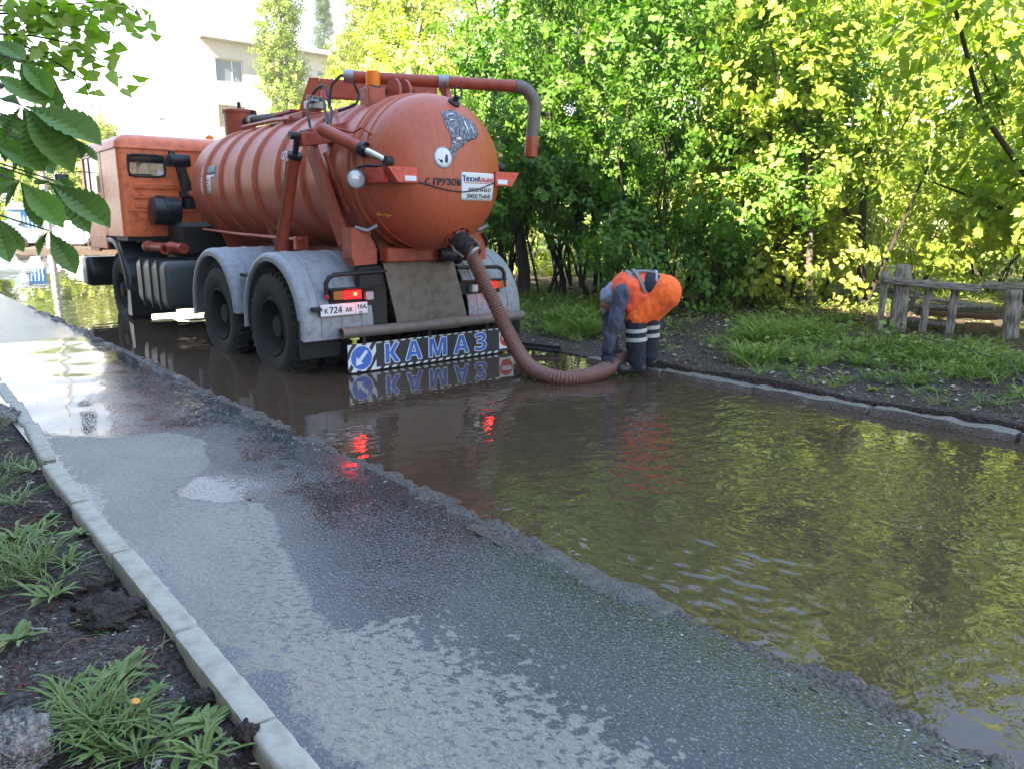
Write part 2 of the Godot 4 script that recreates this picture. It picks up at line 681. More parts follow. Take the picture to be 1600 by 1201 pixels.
func build_ground() -> void:
	var xs := lines([-400.0, -40.0, 60.0, -6.0, 4.0, -2.0, 0.4, 0.6, 0.045, 0.655, 0.055])
	xs.append_array(lines([0.665, 5.77, 1.7]))
	xs.append_array(lines([5.785, 10.0, 0.07, 16.0, 0.5, 60.0, 4.0, 420.0, 60.0]))
	var zs := lines([-420.0, -60.0, 60.0, -46.0, 2.0, -39.0, 0.5, -16.0, 1.0, -9.0, 0.25, 0.6, 0.05, 6.0, 0.4, 120.0, 30.0])
	var nn := noise(41, 0.9, 3)
	var soil := Color(0.058, 0.042, 0.034)
	var red := Color(0.085, 0.036, 0.026)
	var pale := Color(0.13, 0.115, 0.105)
	var brown := Color(0.115, 0.072, 0.042)
	var lawn := Color(0.13, 0.17, 0.045)
	var cf := func(x: float, z: float, _y: float) -> Color:
		var a: float = nn.get_noise_2d(x, z)
		var c := soil
		if x < 1.0:
			c = c.lerp(red, smoothstep(0.0, 0.3, a)).lerp(pale, smoothstep(0.12, 0.4, -a))
		else:
			c = c * 1.7
			var leafy := smoothstep(6.6, 7.6, x) * (1.0 - smoothstep(10.0, 12.0, x))
			c = c.lerp(brown, leafy * 0.8).lerp(pale, smoothstep(0.2, 0.5, a) * 0.6)
		c = c.lerp(lawn.lerp(Color(0.2, 0.16, 0.09), smoothstep(0.0, 0.4, a)), smoothstep(11.5, 14.0, x + a))
		if z < -44.0 and x < 40.0:
			c = Color(0.17, 0.145, 0.12)
		return c
	struct("ground", sheet(xs, zs, ground_h, cf), M["earth"])
	struct("road_bed", sheet(lines([2.05, 5.74, 0.6]), lines([-46.0, -36.0, 1.0, 8.0, 4.0]), func(_x, z): return -0.17 + 0.2 * smoothstep(-37.0, -45.0, z)), M["wet_concrete"])
	struct("far_road", sheet(lines([-30.0, 60.0, 3.0]), lines([-53.0, -41.5, 1.0]), func(_x, z): return -0.03 + 0.07 * smoothstep(-41.6, -43.5, z)), M["far_asphalt"])


func build_water() -> void:
	# muddy water: real ripples, calm by the truck and under the trees at the near end
	var a := noise(51, 5.2, 2)
	var b := noise(52, 17.0, 1)
	var c := noise(53, 0.55, 2)
	var e := noise(54, 2.0, 1)
	var g := noise(55, 26.0, 1)
	var hf := func(x: float, z: float) -> float:
		var amp := 0.28 + 0.7 * smoothstep(-0.25, 0.35, c.get_noise_2d(x, z))
		amp *= smoothstep(-5.8, -2.6, z) * 0.9 + 0.1
		amp *= 1.0 - 0.75 * smoothstep(4.3, 5.3, x) * smoothstep(-3.2, -2.0, z)
		amp *= 1.0 - 0.85 * smoothstep(0.3, -0.5, x - 2.6 - 0.12 * (z + 2.0))
		if z < -9.0:
			amp = 0.1
		var far := smoothstep(-9.0, -14.0, z)
		var h: float = 0.0044 * amp * a.get_noise_2d(x * 0.8 + z * 0.35, z * 1.25 - x * 0.3) + 0.0015 * amp * b.get_noise_2d(x + z * 0.4, z * 1.2)
		h += 0.0012 * (0.25 + far) * e.get_noise_2d(x, z * 1.6)
		h += 0.0002 * amp * g.get_noise_2d(x * 0.9 + z * 0.5, z * 1.2)
		# rings that spread from the mouth of the hose and the dragged hose
		var d := Vector2(x - 5.05, z + 4.9).length()
		h += 0.0007 * sin(d * 42.0) * exp(-d * 1.5)
		# a small wake where the water runs against the broken edge
		var q := Vector2(x - 2.6, z + 1.75)
		h += 0.006 * exp(-q.length_squared() * 5.0) * a.get_noise_2d(x * 2.2 + 7.0, z * 1.1)
		return h
	struct("water", sheet(lines([2.02, 5.8, 0.0125, 7.4, 0.1, 17.0, 0.8]), lines([-40.5, -16.0, 0.22, -6.2, 0.05, 0.8, 0.0118, 6.0, 0.3]), hf), M["water"])


const WET := [[-6.4, 0.6], [-5.75, 0.8], [-5.52, 0.9], [-5.32, 1.06], [-5.2, 1.42], [-4.9, 1.53], [-4.64, 1.5], [-4.3, 1.36], [-4.02, 1.08], [-3.9, 1.04], [-3.7, 1.2], [-3.55, 1.4], [-3.3, 1.36], [-2.94, 1.21], [-2.5, 1.13], [-2.21, 1.06], [-2.13, 1.27], [-1.87, 1.26], [-1.4, 1.33], [-0.8, 1.4], [0.6, 1.5]]


func build_sidewalk() -> void:
	var X0 := 0.6
	var Z0 := -10.4
	var WX := 1.6
	var WZ := 11.0
	var w := 640
	var h := 1800
	var col := PackedByteArray()
	var rgh := PackedByteArray()
	var hgt := PackedByteArray()
	col.resize(w * h * 3)
	rgh.resize(w * h * 3)
	hgt.resize(w * h)
	var big := noise(61, 1.1, 3)
	var mid := noise(62, 5.0, 3)
	var fine := noise(63, 38.0, 2)
	var grit := noise(64, 110.0, 1)
	var streak := noise(65, 20.0, 3)
	var mott := noise(67, 15.0, 4)
	var k := 0
	for j in h:
		var z := Z0 + WZ * (j + 0.5) / h
		var xb := 0.6
		for i in WET.size() - 1:
			if z >= WET[i][0] and z < WET[i + 1][0]:
				xb = lerpf(WET[i][1], WET[i + 1][1], (z - WET[i][0]) / (WET[i + 1][0] - WET[i][0]))
		if z < -6.4:
			xb = 0.5
		var ragged := smoothstep(-2.35, -2.0, z)
		for i in w:
			var x := X0 + WX * (i + 0.5) / w
			var nb := big.get_noise_2d(x, z)
			var nm := mid.get_noise_2d(x, z)
			var nf := fine.get_noise_2d(x, z)
			var ng := grit.get_noise_2d(x, z)
			var ns := streak.get_noise_2d(x * 0.7 + z * 0.55, z * 1.15 - x * 1.2)
			var d := x - xb + 0.05 * nb + 0.035 * nm + 0.012 * nf
			var nt := mott.get_noise_2d(x, z)
			d += ragged * (0.30 * nt + 0.10 * nm + 0.05 * nf + 0.05 * nb - 0.02)
			var wet := smoothstep(-0.006, 0.010, d)
			# spray: drops and streaks on the dry part, a damp line by the kerb
			wet = maxf(wet, 0.85 * smoothstep(0.30, 0.35, ns + 0.12 * nf + 0.1 * smoothstep(0.3, 0.0, absf(d))) * (0.6 + 0.4 * smoothstep(-0.45, -0.1, d)))
			wet = maxf(wet, 0.9 * smoothstep(0.012, -0.012, x - 0.765 - 0.07 * nm - 0.07 * nb - 0.05 * nf))
			# standing water
			var pool := 0.0
			if z < -5.25:
				pool = smoothstep(0.02, 0.08, d) * smoothstep(0.02, -0.08, x - 1.18 - 0.16 * (-5.3 - z) - 0.16 * nb - 0.1 * ns)
				pool = maxf(pool, smoothstep(-6.8, -8.5, z) * smoothstep(-0.25, 0.1, ns + 0.3 * nb + 0.3))
			elif z > -4.15 and z < -3.45:
				pool = smoothstep(0.015, 0.05, d) * smoothstep(0.02, -0.06, x - 1.36 - 0.1 * nb - 0.1 * ns)
			var fl := nb * 0.55 + 0.4 * nm + 0.45 * ns + 0.12 * nf
			var film := smoothstep(0.0, 0.07, fl + 0.1 * smoothstep(1.5, 1.9, x)) * smoothstep(-2.3, -2.8, z + 0.2 * nm) * smoothstep(0.12, 0.24, d) * wet
			var sheen := smoothstep(0.42, 0.2, d + 0.25 * nm) * wet * (1.0 - film)
			var ridge := smoothstep(0.12, 0.34, ns + 0.25 * nb) * smoothstep(-3.0, -5.0, z) * wet * (1.0 - pool)
			var dry := 0.228 * (1.0 + 0.22 * nf + 0.22 * ng + 0.10 * nb + 0.08 * nm)
			var damp := 0.031 * (1.0 + 0.3 * nf + 0.45 * ng + 0.2 * nb)
			var v := lerpf(dry, damp, wet)
			var bits := smoothstep(0.52, 0.6, ng + 0.25 * nf)
			v = lerpf(v, 0.33, bits * 0.55)
			var warm := 1.0 + 0.03 * nb + 0.04 * (1.0 - wet)
			var g := pow(maxf(v, 0.004), 1.0 / 2.2)
			col[k * 3] = clampi(int(g * warm * 255.0), 0, 255)
			col[k * 3 + 1] = clampi(int(g * 255.0), 0, 255)
			col[k * 3 + 2] = clampi(int(g * (0.915 + 0.075 * wet) * 255.0), 0, 255)
			var r := lerpf(0.9, 0.15 + 0.1 * nm + 0.06 * nb, minf(wet, 1.0))
			r = lerpf(r, 0.24, sheen)
			r = lerpf(r, 0.05, film)
			r = lerpf(r, 0.05, pool)
			r = lerpf(r, 0.4, ridge)
			rgh[k * 3] = 255
			rgh[k * 3 + 1] = clampi(int(r * 255.0), 4, 255)
			rgh[k * 3 + 2] = 0
			var hh := 0.5 + (0.16 * nf + 0.24 * ng) * (1.0 - pool) * (1.0 - 0.2 * wet) * (1.0 - 0.9 * film) * (1.0 - 0.6 * sheen) + 0.05 * bits
			hgt[k] = clampi(int(hh * 255.0), 0, 255)
			k += 1
	var m := mat("sidewalk_asphalt", Color.WHITE)
	m.albedo_texture = ImageTexture.create_from_image(Image.create_from_data(w, h, false, Image.FORMAT_RGB8, col))
	m.roughness = 1.0
	m.roughness_texture = ImageTexture.create_from_image(Image.create_from_data(w, h, false, Image.FORMAT_RGB8, rgh))
	m.roughness_texture_channel = BaseMaterial3D.TEXTURE_CHANNEL_GREEN
	m.texture_repeat = false
	relief(m, ImageTexture.create_from_image(Image.create_from_data(w, h, false, Image.FORMAT_L8, hgt)), 0.55)
	var und := noise(66, 1.3, 2)
	var hf := func(x: float, z: float) -> float:
		return 0.058 + 0.005 * und.get_noise_2d(x, z) - 0.012 * smoothstep(1.85, 2.1, x) - 0.006 * smoothstep(-5.0, -6.0, z)
	struct("sidewalk", sheet(lines([0.68, 2.06, 0.046]), lines([-10.38, 0.58, 0.06]), hf, null, Vector2(1.0 / WX, 1.0 / WZ), Vector2(X0, Z0)), m)
	struct("sidewalk", sheet(lines([0.68, 2.06, 0.23]), lines([-48.0, -10.38, 0.8]), hf), M["wet_asphalt"])
	struct("sidewalk", sheet(lines([0.68, 2.06, 0.23]), lines([0.58, 14.0, 0.8]), hf), M["wet_asphalt"])


# a rough block: a box with many faces whose skin is worn by noise
func rough_block(lo: Vector3, hi: Vector3, cuts: Vector3i, amp: float, freq: float, sd: int, rnd := 0.02) -> ArrayMesh:
	var nz := noise(sd, freq, 3)
	var b := MB.new()
	var c := (lo + hi) * 0.5
	var h := (hi - lo) * 0.5
	var f := func(p: Vector3) -> Vector3:
		var q := (p - c)
		var e := Vector3(maxf(absf(q.x) - h.x + rnd, 0.0), maxf(absf(q.y) - h.y + rnd, 0.0), maxf(absf(q.z) - h.z + rnd, 0.0))
		var l := e.length()
		if l > rnd:
			q -= e * q.sign() * (1.0 - rnd / l)
		var n := nz.get_noise_3d(p.x, p.y, p.z)
		var o := nz.get_noise_3d(p.x + 31.0, p.y - 17.0, p.z + 5.0)
		return c + q + (q / h).normalized() * (amp * n) + Vector3(0, amp * 0.5 * o, 0)
	for ax in 3:
		var a1 := (ax + 1) % 3
		var a2 := (ax + 2) % 3
		for s: float in [-1.0, 1.0]:
			for i in cuts[a1]:
				for j in cuts[a2]:
					var q := []
					for uv: Vector2 in [Vector2(i, j), Vector2(i + 1, j), Vector2(i + 1, j + 1), Vector2(i, j + 1)]:
						var p := Vector3()
						p[ax] = c[ax] + s * h[ax]
						p[a1] = lerpf(lo[a1], hi[a1], uv.x / cuts[a1])
						p[a2] = lerpf(lo[a2], hi[a2], uv.y / cuts[a2])
						q.append(f.call(p))
					if s > 0.0:
						b.quad(q[0], q[1], q[2], q[3], 1)
					else:
						b.quad(q[3], q[2], q[1], q[0], 1)
	return b.done()


func build_kerbs() -> void:
	# pale kerb between the soil and the sidewalk
	var k := Node3D.new()
	k.name = "left_kerb"
	k.set_meta("kind", "structure")
	add_child(k)
	var z := 2.3
	var i := 0
	for s in [[1.1, 0.0, 0.0], [1.0, 0.0, 0.0], [1.0, 0.003, 0.0], [1.05, -0.003, 0.002], [0.64, 0.002, -0.004], [0.81, 0.004, 0.0], [0.75, -0.002, -0.003], [0.77, 0.003, 0.002]]:
		var l: float = s[0]
		lpart("kerb_stone", rough_block(Vector3(0.632 + s[1], -0.06, z - l + 0.006), Vector3(0.718 + s[1], 0.094 + s[2], z - 0.006), Vector3i(6, 6, int(l * 40)), 0.005, 13.0, 70 + i, 0.01), M["kerb_concrete"], k)
		z -= l
		i += 1
	for s in [[-5.02, -5.98, 0.70, 0.76, 0.082], [-6.05, -6.85, 0.75, 0.79, 0.07], [-6.9, -7.8, 0.78, 0.8, 0.058], [-8.0, -9.0, 0.8, 0.82, 0.075]]:
		var l: float = s[0] - s[1]
		var t := Transform3D(Basis(Vector3.UP, -atan2(s[3] - s[2], l)), Vector3((s[2] + s[3]) * 0.5, 0, (s[0] + s[1]) * 0.5))
		lpart("kerb_stone", rough_block(Vector3(-0.045, -0.07, -l * 0.5), Vector3(0.045, s[4], l * 0.5), Vector3i(4, 5, int(l * 26)), 0.008, 9.0, 80 + i, 0.014), M["kerb_concrete"], k, t)
		i += 1
	lpart("kerb_stone", rough_block(Vector3(0.63, -0.08, -9.95), Vector3(0.8, 0.24, -9.45), Vector3i(5, 7, 10), 0.02, 5.0, 96, 0.03), M["kerb_concrete"], k)
	# broken wet concrete edge between the sidewalk and the water
	var e := Node3D.new()
	e.name = "broken_kerb"
	e.set_meta("kind", "structure")
	add_child(e)
	z = 1.6
	var r := RandomNumberGenerator.new()
	r.seed = 5
	while z > -15.0:
		var l := r.randf_range(0.15, 0.5)
		if absf(z - l * 0.5 + 4.95) < 0.18:
			z -= 0.3
			continue
		var wd := r.randf_range(0.055, 0.1)
		var tp := r.randf_range(0.022, 0.05)
		if z > -2.6:
			tp += 0.012
		var xo := r.randf_range(-0.03, 0.035)
		var m: Material = M["wet_concrete"] if r.randf() < 0.3 else M["edge_concrete"]
		lpart("broken_stone", rough_block(Vector3(2.065 + xo - wd, -0.17, z - l), Vector3(2.065 + xo + wd, tp, z + 0.02), Vector3i(8, 5, maxi(5, int(l * 42))), 0.034, 8.0, 100 + i, 0.025), m, e)
		z -= l
		i += 1
	# kerb of the far side
	var f := Node3D.new()
	f.name = "right_kerb"
	f.set_meta("kind", "structure")
	add_child(f)
	z = 2.4
	for q in 8:
		var l := 0.99
		var worn := 0.022 if q in [4, 5, 6] else 0.007
		lpart("kerb_stone", rough_block(Vector3(5.655, -0.2, z - l + 0.008), Vector3(5.785, 0.062 + 0.008 * sin(q * 2.3) - (0.02 if q >= 6 else 0.0), z - 0.008), Vector3i(4, 5, 24), worn, 6.0, 140 + q, 0.016), M["dark_concrete"], f)
		z -= l
	# flat black iron bar that lies in the water behind the board
	var b := MB.new()
	b.beam(Vector3(5.42, 0.055, -6.52), Vector3(5.72, 0.03, -5.95), 0.05, 0.035, 0.006)
	b.beam(Vector3(5.45, 0.085, -6.53), Vector3(5.74, 0.06, -5.97), 0.008, 0.05, 0.002)
	tag(lpart("iron_bar", b.done(), M["dark_steel"], self), "flat black iron bar lying in the water's edge behind the rear board of the truck", "iron bar")


# ------------------------------------------------------------------ buildings
# a facade: a wall with real openings in the plane z = 0 of t (x to the right, y up), outside towards +z
func facade(root: Node3D, t: Transform3D, wdt: float, hgt: float, cols: int, rows: int, ws: Vector2, sill: float, story: float, wall: Material, balconies := false) -> void:
	var b := MB.new()
	var step := wdt / cols
	var th := 0.35
	var parts := []
	for r in rows:
		var y0 := sill + r * story
		var below := 0.0 if r == 0 else sill + (r - 1) * story + ws.y
		b.box(t * Transform3D(Basis(), Vector3(wdt * 0.5, (below + y0) * 0.5, -th * 0.5)), Vector3(wdt, y0 - below, th))
		for c in cols + 1:
			var x0 := 0.0 if c == 0 else step * (c - 0.5) + ws.x * 0.5
			var x1 := wdt if c == cols else step * (c + 0.5) - ws.x * 0.5
			b.box(t * Transform3D(Basis(), Vector3((x0 + x1) * 0.5, y0 + ws.y * 0.5, -th * 0.5)), Vector3(x1 - x0, ws.y, th))
		for c in cols:
			parts.append(Vector2(step * (c + 0.5), y0))
	var top := sill + (rows - 1) * story + ws.y
	b.box(t * Transform3D(Basis(), Vector3(wdt * 0.5, (top + hgt) * 0.5, -th * 0.5)), Vector3(wdt, hgt - top, th))
	part("wall", b.done(), wall, root)
	var fr := MB.new()
	for s: float in [-0.5, 0.5]:
		fr.box(Transform3D(Basis(), Vector3(s * (ws.x - 0.07), ws.y * 0.5, 0)), Vector3(0.07, ws.y, 0.08))
		fr.box(Transform3D(Basis(), Vector3(0, ws.y * 0.5 + s * (ws.y - 0.07), 0)), Vector3(ws.x - 0.15, 0.068, 0.08))
	fr.box(Transform3D(Basis(), Vector3(ws.x * 0.12, ws.y * 0.5, 0)), Vector3(0.06, ws.y - 0.15, 0.07))
	var frm := fr.done()
	var pane := MB.new()
	pane.box(Transform3D(Basis(), Vector3(0, ws.y * 0.5, -0.01)), Vector3(ws.x - 0.02, ws.y - 0.02, 0.012))
	var pm := pane.done()
	var slab := MB.new()
	slab.box(Transform3D(Basis(), Vector3(0, -0.06, 0.42)), Vector3(ws.x + 1.0, 0.14, 1.1))
	slab.box(Transform3D(Basis(), Vector3(0, 0.5, 0.93)), Vector3(ws.x + 1.0, 1.0, 0.07))
	var sm := slab.done()
	for i in parts.size():
		var p: Vector2 = parts[i]
		var at := t * Transform3D(Basis(), Vector3(p.x, p.y, -0.18))
		var w := lpart("window", frm, M["window_frame"], root, at)
		var g := MeshInstance3D.new()
		g.name = "pane"
		g.mesh = pm
		g.material_override = M["pale_curtain"] if wall == M["plaster_white"] and i % 4 else (M["house_glass"] if (i * 7 + i / 5) % 3 else M["curtain_tan"])
		w.add_child(g, true)
		if balconies and i % cols in [1, 4]:
			lpart("balcony", sm, M["plaster_grey"], root, t * Transform3D(Basis(), Vector3(p.x, p.y - 0.6, 0)))


func build_buildings() -> void:
	var h := 13.3
	var bl := thing("apartment_building", "white sunlit apartment block behind the poplar with a flat overhanging roof", "building", Vector3(26, 0, -75))
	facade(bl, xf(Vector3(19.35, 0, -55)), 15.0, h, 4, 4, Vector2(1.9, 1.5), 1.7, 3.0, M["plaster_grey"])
	facade(bl, xf(Vector3(19.345, 0, -103), Vector3(0, 0, 1)), 47.6, h, 13, 4, Vector2(1.7, 1.5), 1.7, 3.0, M["plaster_white"], true)
	part("wall", box_mesh(Vector3(19.4, 0, -103.3), Vector3(34.3, h, -102.95), 0), M["plaster_white"], bl)
	part("wall", box_mesh(Vector3(34.02, 0, -102.9), Vector3(34.35, h, -55.4), 0), M["plaster_white"], bl)
	part("roof", box_mesh(Vector3(19.3, h + 0.01, -104), Vector3(35.0, h + 0.3, -54.4), 0.02), M["roof_sheet"], bl)
	part("chimney", box_mesh(Vector3(20.4, h + 0.31, -63), Vector3(21.2, h + 1.5, -62), 0.02), M["plaster_grey"], bl)
	# the block along the near side of the yard, out of the picture: it keeps the road in the shade
	var nb := thing("apartment_building", "long five storey apartment block beside the near sidewalk, shading the road", "building", Vector3(-13, 0, -6))
	facade(nb, xf(Vector3(-7.2, 0, 26), Vector3(0, 0, -1)), 57.0, 15.5, 15, 5, Vector2(1.7, 1.5), 1.6, 2.8, M["plaster_grey"])
	part("wall", box_mesh(Vector3(-19, 0, -31), Vector3(-7.6, 15.5, -30.7), 0), M["plaster_grey"], nb)
	part("wall", box_mesh(Vector3(-19, 0, 25.7), Vector3(-7.6, 15.5, 26), 0), M["plaster_grey"], nb)
	part("wall", box_mesh(Vector3(-19, 0, -30.68), Vector3(-18.7, 15.5, 25.68), 0), M["plaster_grey"], nb)
	part("roof", box_mesh(Vector3(-19.5, 15.51, -31.5), Vector3(-6.7, 15.8, 26.5), 0.02), M["roof_sheet"], nb)
	# a low house seen in gaps between the trees on the far side
	var lw := thing("low_house", "low pinkish brick house showing through the trees behind the fence", "house", Vector3(38, 0.3, -11))
	part("wall", box_mesh(Vector3(33, 0.0, -15), Vector3(39, 2.9, -7.5), 0.02), M["brick_wash"], lw)
	part("roof", box_mesh(Vector3(32.6, 2.91, -15.4), Vector3(39.4, 3.15, -7.1), 0.02), M["roof_sheet"], lw)
	for q in 3:
		part("window", box_mesh(Vector3(32.94, 1.1, -13.6 + q * 2.2), Vector3(32.99, 2.2, -12.5 + q * 2.2), 0.01), M["window_frame"], lw)


# ------------------------------------------------------------------ truck
func dome_z(r: float, grow := 0.0) -> float:
	var q := clampf(r / TR, 0.0, 1.0)
	return TZR + (TDR + grow) * sqrt(maxf(0.0, 1.0 - pow(q, 2.667)))


# a flat mesh given as (x, y, depth) round the tank's axis, laid on the rear dome
func on_dome(m: Mesh, at: Vector2, lift: float) -> ArrayMesh:
	var out := ArrayMesh.new()
	for s in m.get_surface_count():
		var st := SurfaceTool.new()
		st.begin(Mesh.PRIMITIVE_TRIANGLES)
		var a := m.surface_get_arrays(s)
		var v: PackedVector3Array = a[Mesh.ARRAY_VERTEX]
		var idx: PackedInt32Array = a[Mesh.ARRAY_INDEX] if a[Mesh.ARRAY_INDEX] != null else PackedInt32Array(range(v.size()))
		for i in idx:
			var p := v[i]
			var d := Vector2(p.x + at.x, p.y + at.y)
			st.add_vertex(Vector3(TC.x + d.x, TC.y + d.y, dome_z(d.length()) + lift + p.z))
		st.generate_normals()
		st.commit(out)
	return out


# the same on the left side of the cylinder: x runs along the tank, y round it
func on_side(m: Mesh, z0: float, ang: float, lift: float) -> ArrayMesh:
	var st := SurfaceTool.new()
	st.begin(Mesh.PRIMITIVE_TRIANGLES)
	var a := m.surface_get_arrays(0)
	var v: PackedVector3Array = a[Mesh.ARRAY_VERTEX]
	var idx: PackedInt32Array = a[Mesh.ARRAY_INDEX] if a[Mesh.ARRAY_INDEX] != null else PackedInt32Array(range(v.size()))
	for i in idx:
		var p := v[i]
		var u := deg_to_rad(ang) - p.y / TR
		var r := TR + lift + p.z
		st.add_vertex(Vector3(TC.x + r * cos(u), TC.y + r * sin(u), z0 + p.x))
	st.generate_normals()
	return st.commit()


func letters(text: String, size: float, depth := 0.002, bold := true, font := "Droid Sans") -> TextMesh:
	var f := SystemFont.new()
	f.font_names = PackedStringArray([font])
	f.font_weight = 700 if bold else 400
	var t := TextMesh.new()
	t.font = f
	t.font_size = 48
	t.pixel_size = size / 35.0
	t.depth = depth
	t.curve_step = 1.0
	t.text = text
	return t


# the same letters with thicker strokes
func bold(t: Mesh, w: float) -> ArrayMesh:
	var st := SurfaceTool.new()
	for q in 5:
		st.append_from(t, 0, Transform3D(Basis(), Vector3(w * cos(TAU * q / 5.0), w * sin(TAU * q / 5.0), q * 0.0002)))
	return st.commit()


# a flat patch cut into small squares, for laying on the dome or the side
func patch(poly: PackedVector2Array, step: float, depth: float) -> ArrayMesh:
	var b := MB.new()
	var lo := poly[0]
	var hi := poly[0]
	for p in poly:
		lo = lo.min(p)
		hi = hi.max(p)
	var x := lo.x
	while x < hi.x:
		var y := lo.y
		while y < hi.y:
			for q in Geometry2D.intersect_polygons(poly, PackedVector2Array([Vector2(x, y), Vector2(x + step, y), Vector2(x + step, y + step), Vector2(x, y + step)])):
				b.prism(q, Transform3D(), depth)
			y += step
		x += step
	return b.done()


func rect(lo: Vector2, hi: Vector2) -> PackedVector2Array:
	return PackedVector2Array([lo, Vector2(hi.x, lo.y), hi, Vector2(lo.x, hi.y)])


func disc(c: Vector2, r: float, n := 28) -> PackedVector2Array:
	var p := PackedVector2Array()
	for i in n:
		p.append(c + Vector2(cos(TAU * i / n), sin(TAU * i / n)) * r)
	return p


func ring_at(z: float, wdt: float, rise: float) -> ArrayMesh:
	var h := wdt * 0.5
	var b := MB.new()
	b.lathe([Vector2(z - h, TR - 0.01), Vector2(z - h * 0.7, TR + rise * 0.75), Vector2(z - h * 0.35, TR + rise), Vector2(z + h * 0.35, TR + rise), Vector2(z + h * 0.7, TR + rise * 0.75), Vector2(z + h, TR - 0.01)], TC, Vector3.BACK, 72)
	return b.done()


func tyre_parts(root: Node3D, wdt: float, dual: bool, outward: float, dish: float) -> void:
	# axis along x, outer face at x = 0, going inwards (+x); outward = -1 for the left side
	var r := 0.56
	var s := -outward
	var prof := func(x0: float, w: float) -> Array:
		return [Vector2(x0 + 0.03, 0.285), Vector2(x0 + 0.005, 0.33), Vector2(x0 - 0.012, 0.42), Vector2(x0 + 0.005, 0.5), Vector2(x0 + 0.03, r - 0.02), Vector2(x0 + 0.06, r - 0.006), Vector2(x0 + w - 0.06, r - 0.006), Vector2(x0 + w - 0.03, r - 0.02), Vector2(x0 + w - 0.005, 0.5), Vector2(x0 + w + 0.012, 0.42), Vector2(x0 + w - 0.005, 0.33), Vector2(x0 + w - 0.03, 0.285)]
	var ax := Vector3(s, 0, 0)
	for q in (2 if dual else 1):
		var x0 := q * (wdt + 0.04)
		var b := MB.new()
		b.lathe(prof.call(x0, wdt), Vector3.ZERO, ax, 48)
		var ty := lpart("tyre", b.done(), M["rubber"], root)
		var t := MB.new()
		for k in 40:
			var a := TAU * k / 40.0
			for side: float in [0.0, 1.0]:
				var off_a := a + side * TAU / 80.0
				var c := Vector3(s * (x0 + wdt * (0.27 + 0.46 * side)), cos(off_a) * (r - 0.002), sin(off_a) * (r - 0.002))
				t.box(Transform3D(Basis(Vector3(1, 0, 0), off_a) * Basis(Vector3(0, 1, 0), 0.35 * (1.0 - 2.0 * side)), c), Vector3(wdt * 0.44, 0.03, 0.052), 0.006)
			var c2 := Vector3(s * (x0 + 0.018), cos(a) * (r - 0.03), sin(a) * (r - 0.03))
			t.box(Transform3D(Basis(Vector3(1, 0, 0), a), c2), Vector3(0.022, 0.05, 0.03), 0.006)
		var tr := MeshInstance3D.new()
		tr.name = "tread"
		tr.mesh = t.done()
		tr.material_override = M["rubber"]
		ty.add_child(tr)
	var b2 := MB.new()
	b2.lathe([Vector2(0.035, 0.3), Vector2(0.012, 0.288), Vector2(0.01, 0.272), Vector2(0.04, 0.262), Vector2(0.07, 0.25), Vector2(dish - 0.02, 0.235), Vector2(dish, 0.215), Vector2(dish + 0.005, 0.12), Vector2(dish - 0.05, 0.115), Vector2(dish - 0.11, 0.1), Vector2(dish - 0.12, 0.0)], Vector3.ZERO, ax, 40)
	lpart("rim", b2.done(), M["rim_paint"], root)
	for k in 10:
		var a := TAU * k / 10.0
		var nb := MB.new()
		nb.lathe([Vector2(dish - 0.035, 0.0), Vector2(dish - 0.035, 0.013), Vector2(dish + 0.01, 0.016)], Vector3(0, cos(a) * 0.165, sin(a) * 0.165), ax, 6)
		lpart("wheel_nut", nb.done(), M["dark_steel"], root)


# a mudguard: an arc of sheet with a rolled outer lip
func mudguard(z: float, y: float, r: float, x0: float, x1: float, a0: float, a1: float, th := 0.018) -> ArrayMesh:
	var b := MB.new()
	var n := 28
	# section in (x, radius): lip, shoulder, flat top
	var sec := [Vector2(x0 + 0.01, r - 0.075), Vector2(x0, r - 0.06), Vector2(x0 + 0.004, r - 0.03), Vector2(x0 + 0.03, r - 0.006), Vector2(x0 + 0.075, r), Vector2(x1, r)]
	for ins in 2:
		for i in n:
			var u0 := lerpf(a0, a1, float(i) / n)
			var u1 := lerpf(a0, a1, float(i + 1) / n)
			for k in sec.size() - 1:
				var p0: Vector2 = sec[k] - (Vector2(0, th) if ins else Vector2.ZERO)
				var p1: Vector2 = sec[k + 1] - (Vector2(0, th) if ins else Vector2.ZERO)
				if ins:
					p0.x += th * 0.6 if k < 4 else 0.0
					p1.x += th * 0.6 if k < 3 else 0.0
				var A := Vector3(p0.x, y + p0.y * sin(u0), z + p0.y * cos(u0))
				var B := Vector3(p1.x, y + p1.y * sin(u0), z + p1.y * cos(u0))
				var C := Vector3(p1.x, y + p1.y * sin(u1), z + p1.y * cos(u1))
				var D := Vector3(p0.x, y + p0.y * sin(u1), z + p0.y * cos(u1))
				if ins:
					b.quad(A, D, C, B, 2)
				else:
					b.quad(A, B, C, D, 1)
	# ribs that run over the top
	for k in 3:
		var xr := lerpf(x0 + 0.2, x1 - 0.12, k / 2.0)
		var pts := []
		for i in n + 1:
			var u := lerpf(a0, a1, float(i) / n)
			pts.append(Vector3(xr, y + r * sin(u), z + r * cos(u)))
		b.tube(pts, 0.008, 6)
	# flange at both ends and the outer bead
	for u: float in [a0, a1]:
		b.box(Transform3D(Basis(Vector3(1, 0, 0), -u), Vector3((x0 + x1) * 0.5, y + (r - 0.01) * sin(u), z + (r - 0.01) * cos(u))), Vector3(x1 - x0 - 0.02, 0.02, 0.036), 0.004)
	var bead := []
	for i in n + 1:
		var u := lerpf(a0, a1, float(i) / n)
		bead.append(Vector3(x0 + 0.012, y + (r - 0.077) * sin(u), z + (r - 0.077) * cos(u)))
	b.tube(bead, 0.011, 6)
	return b.done()


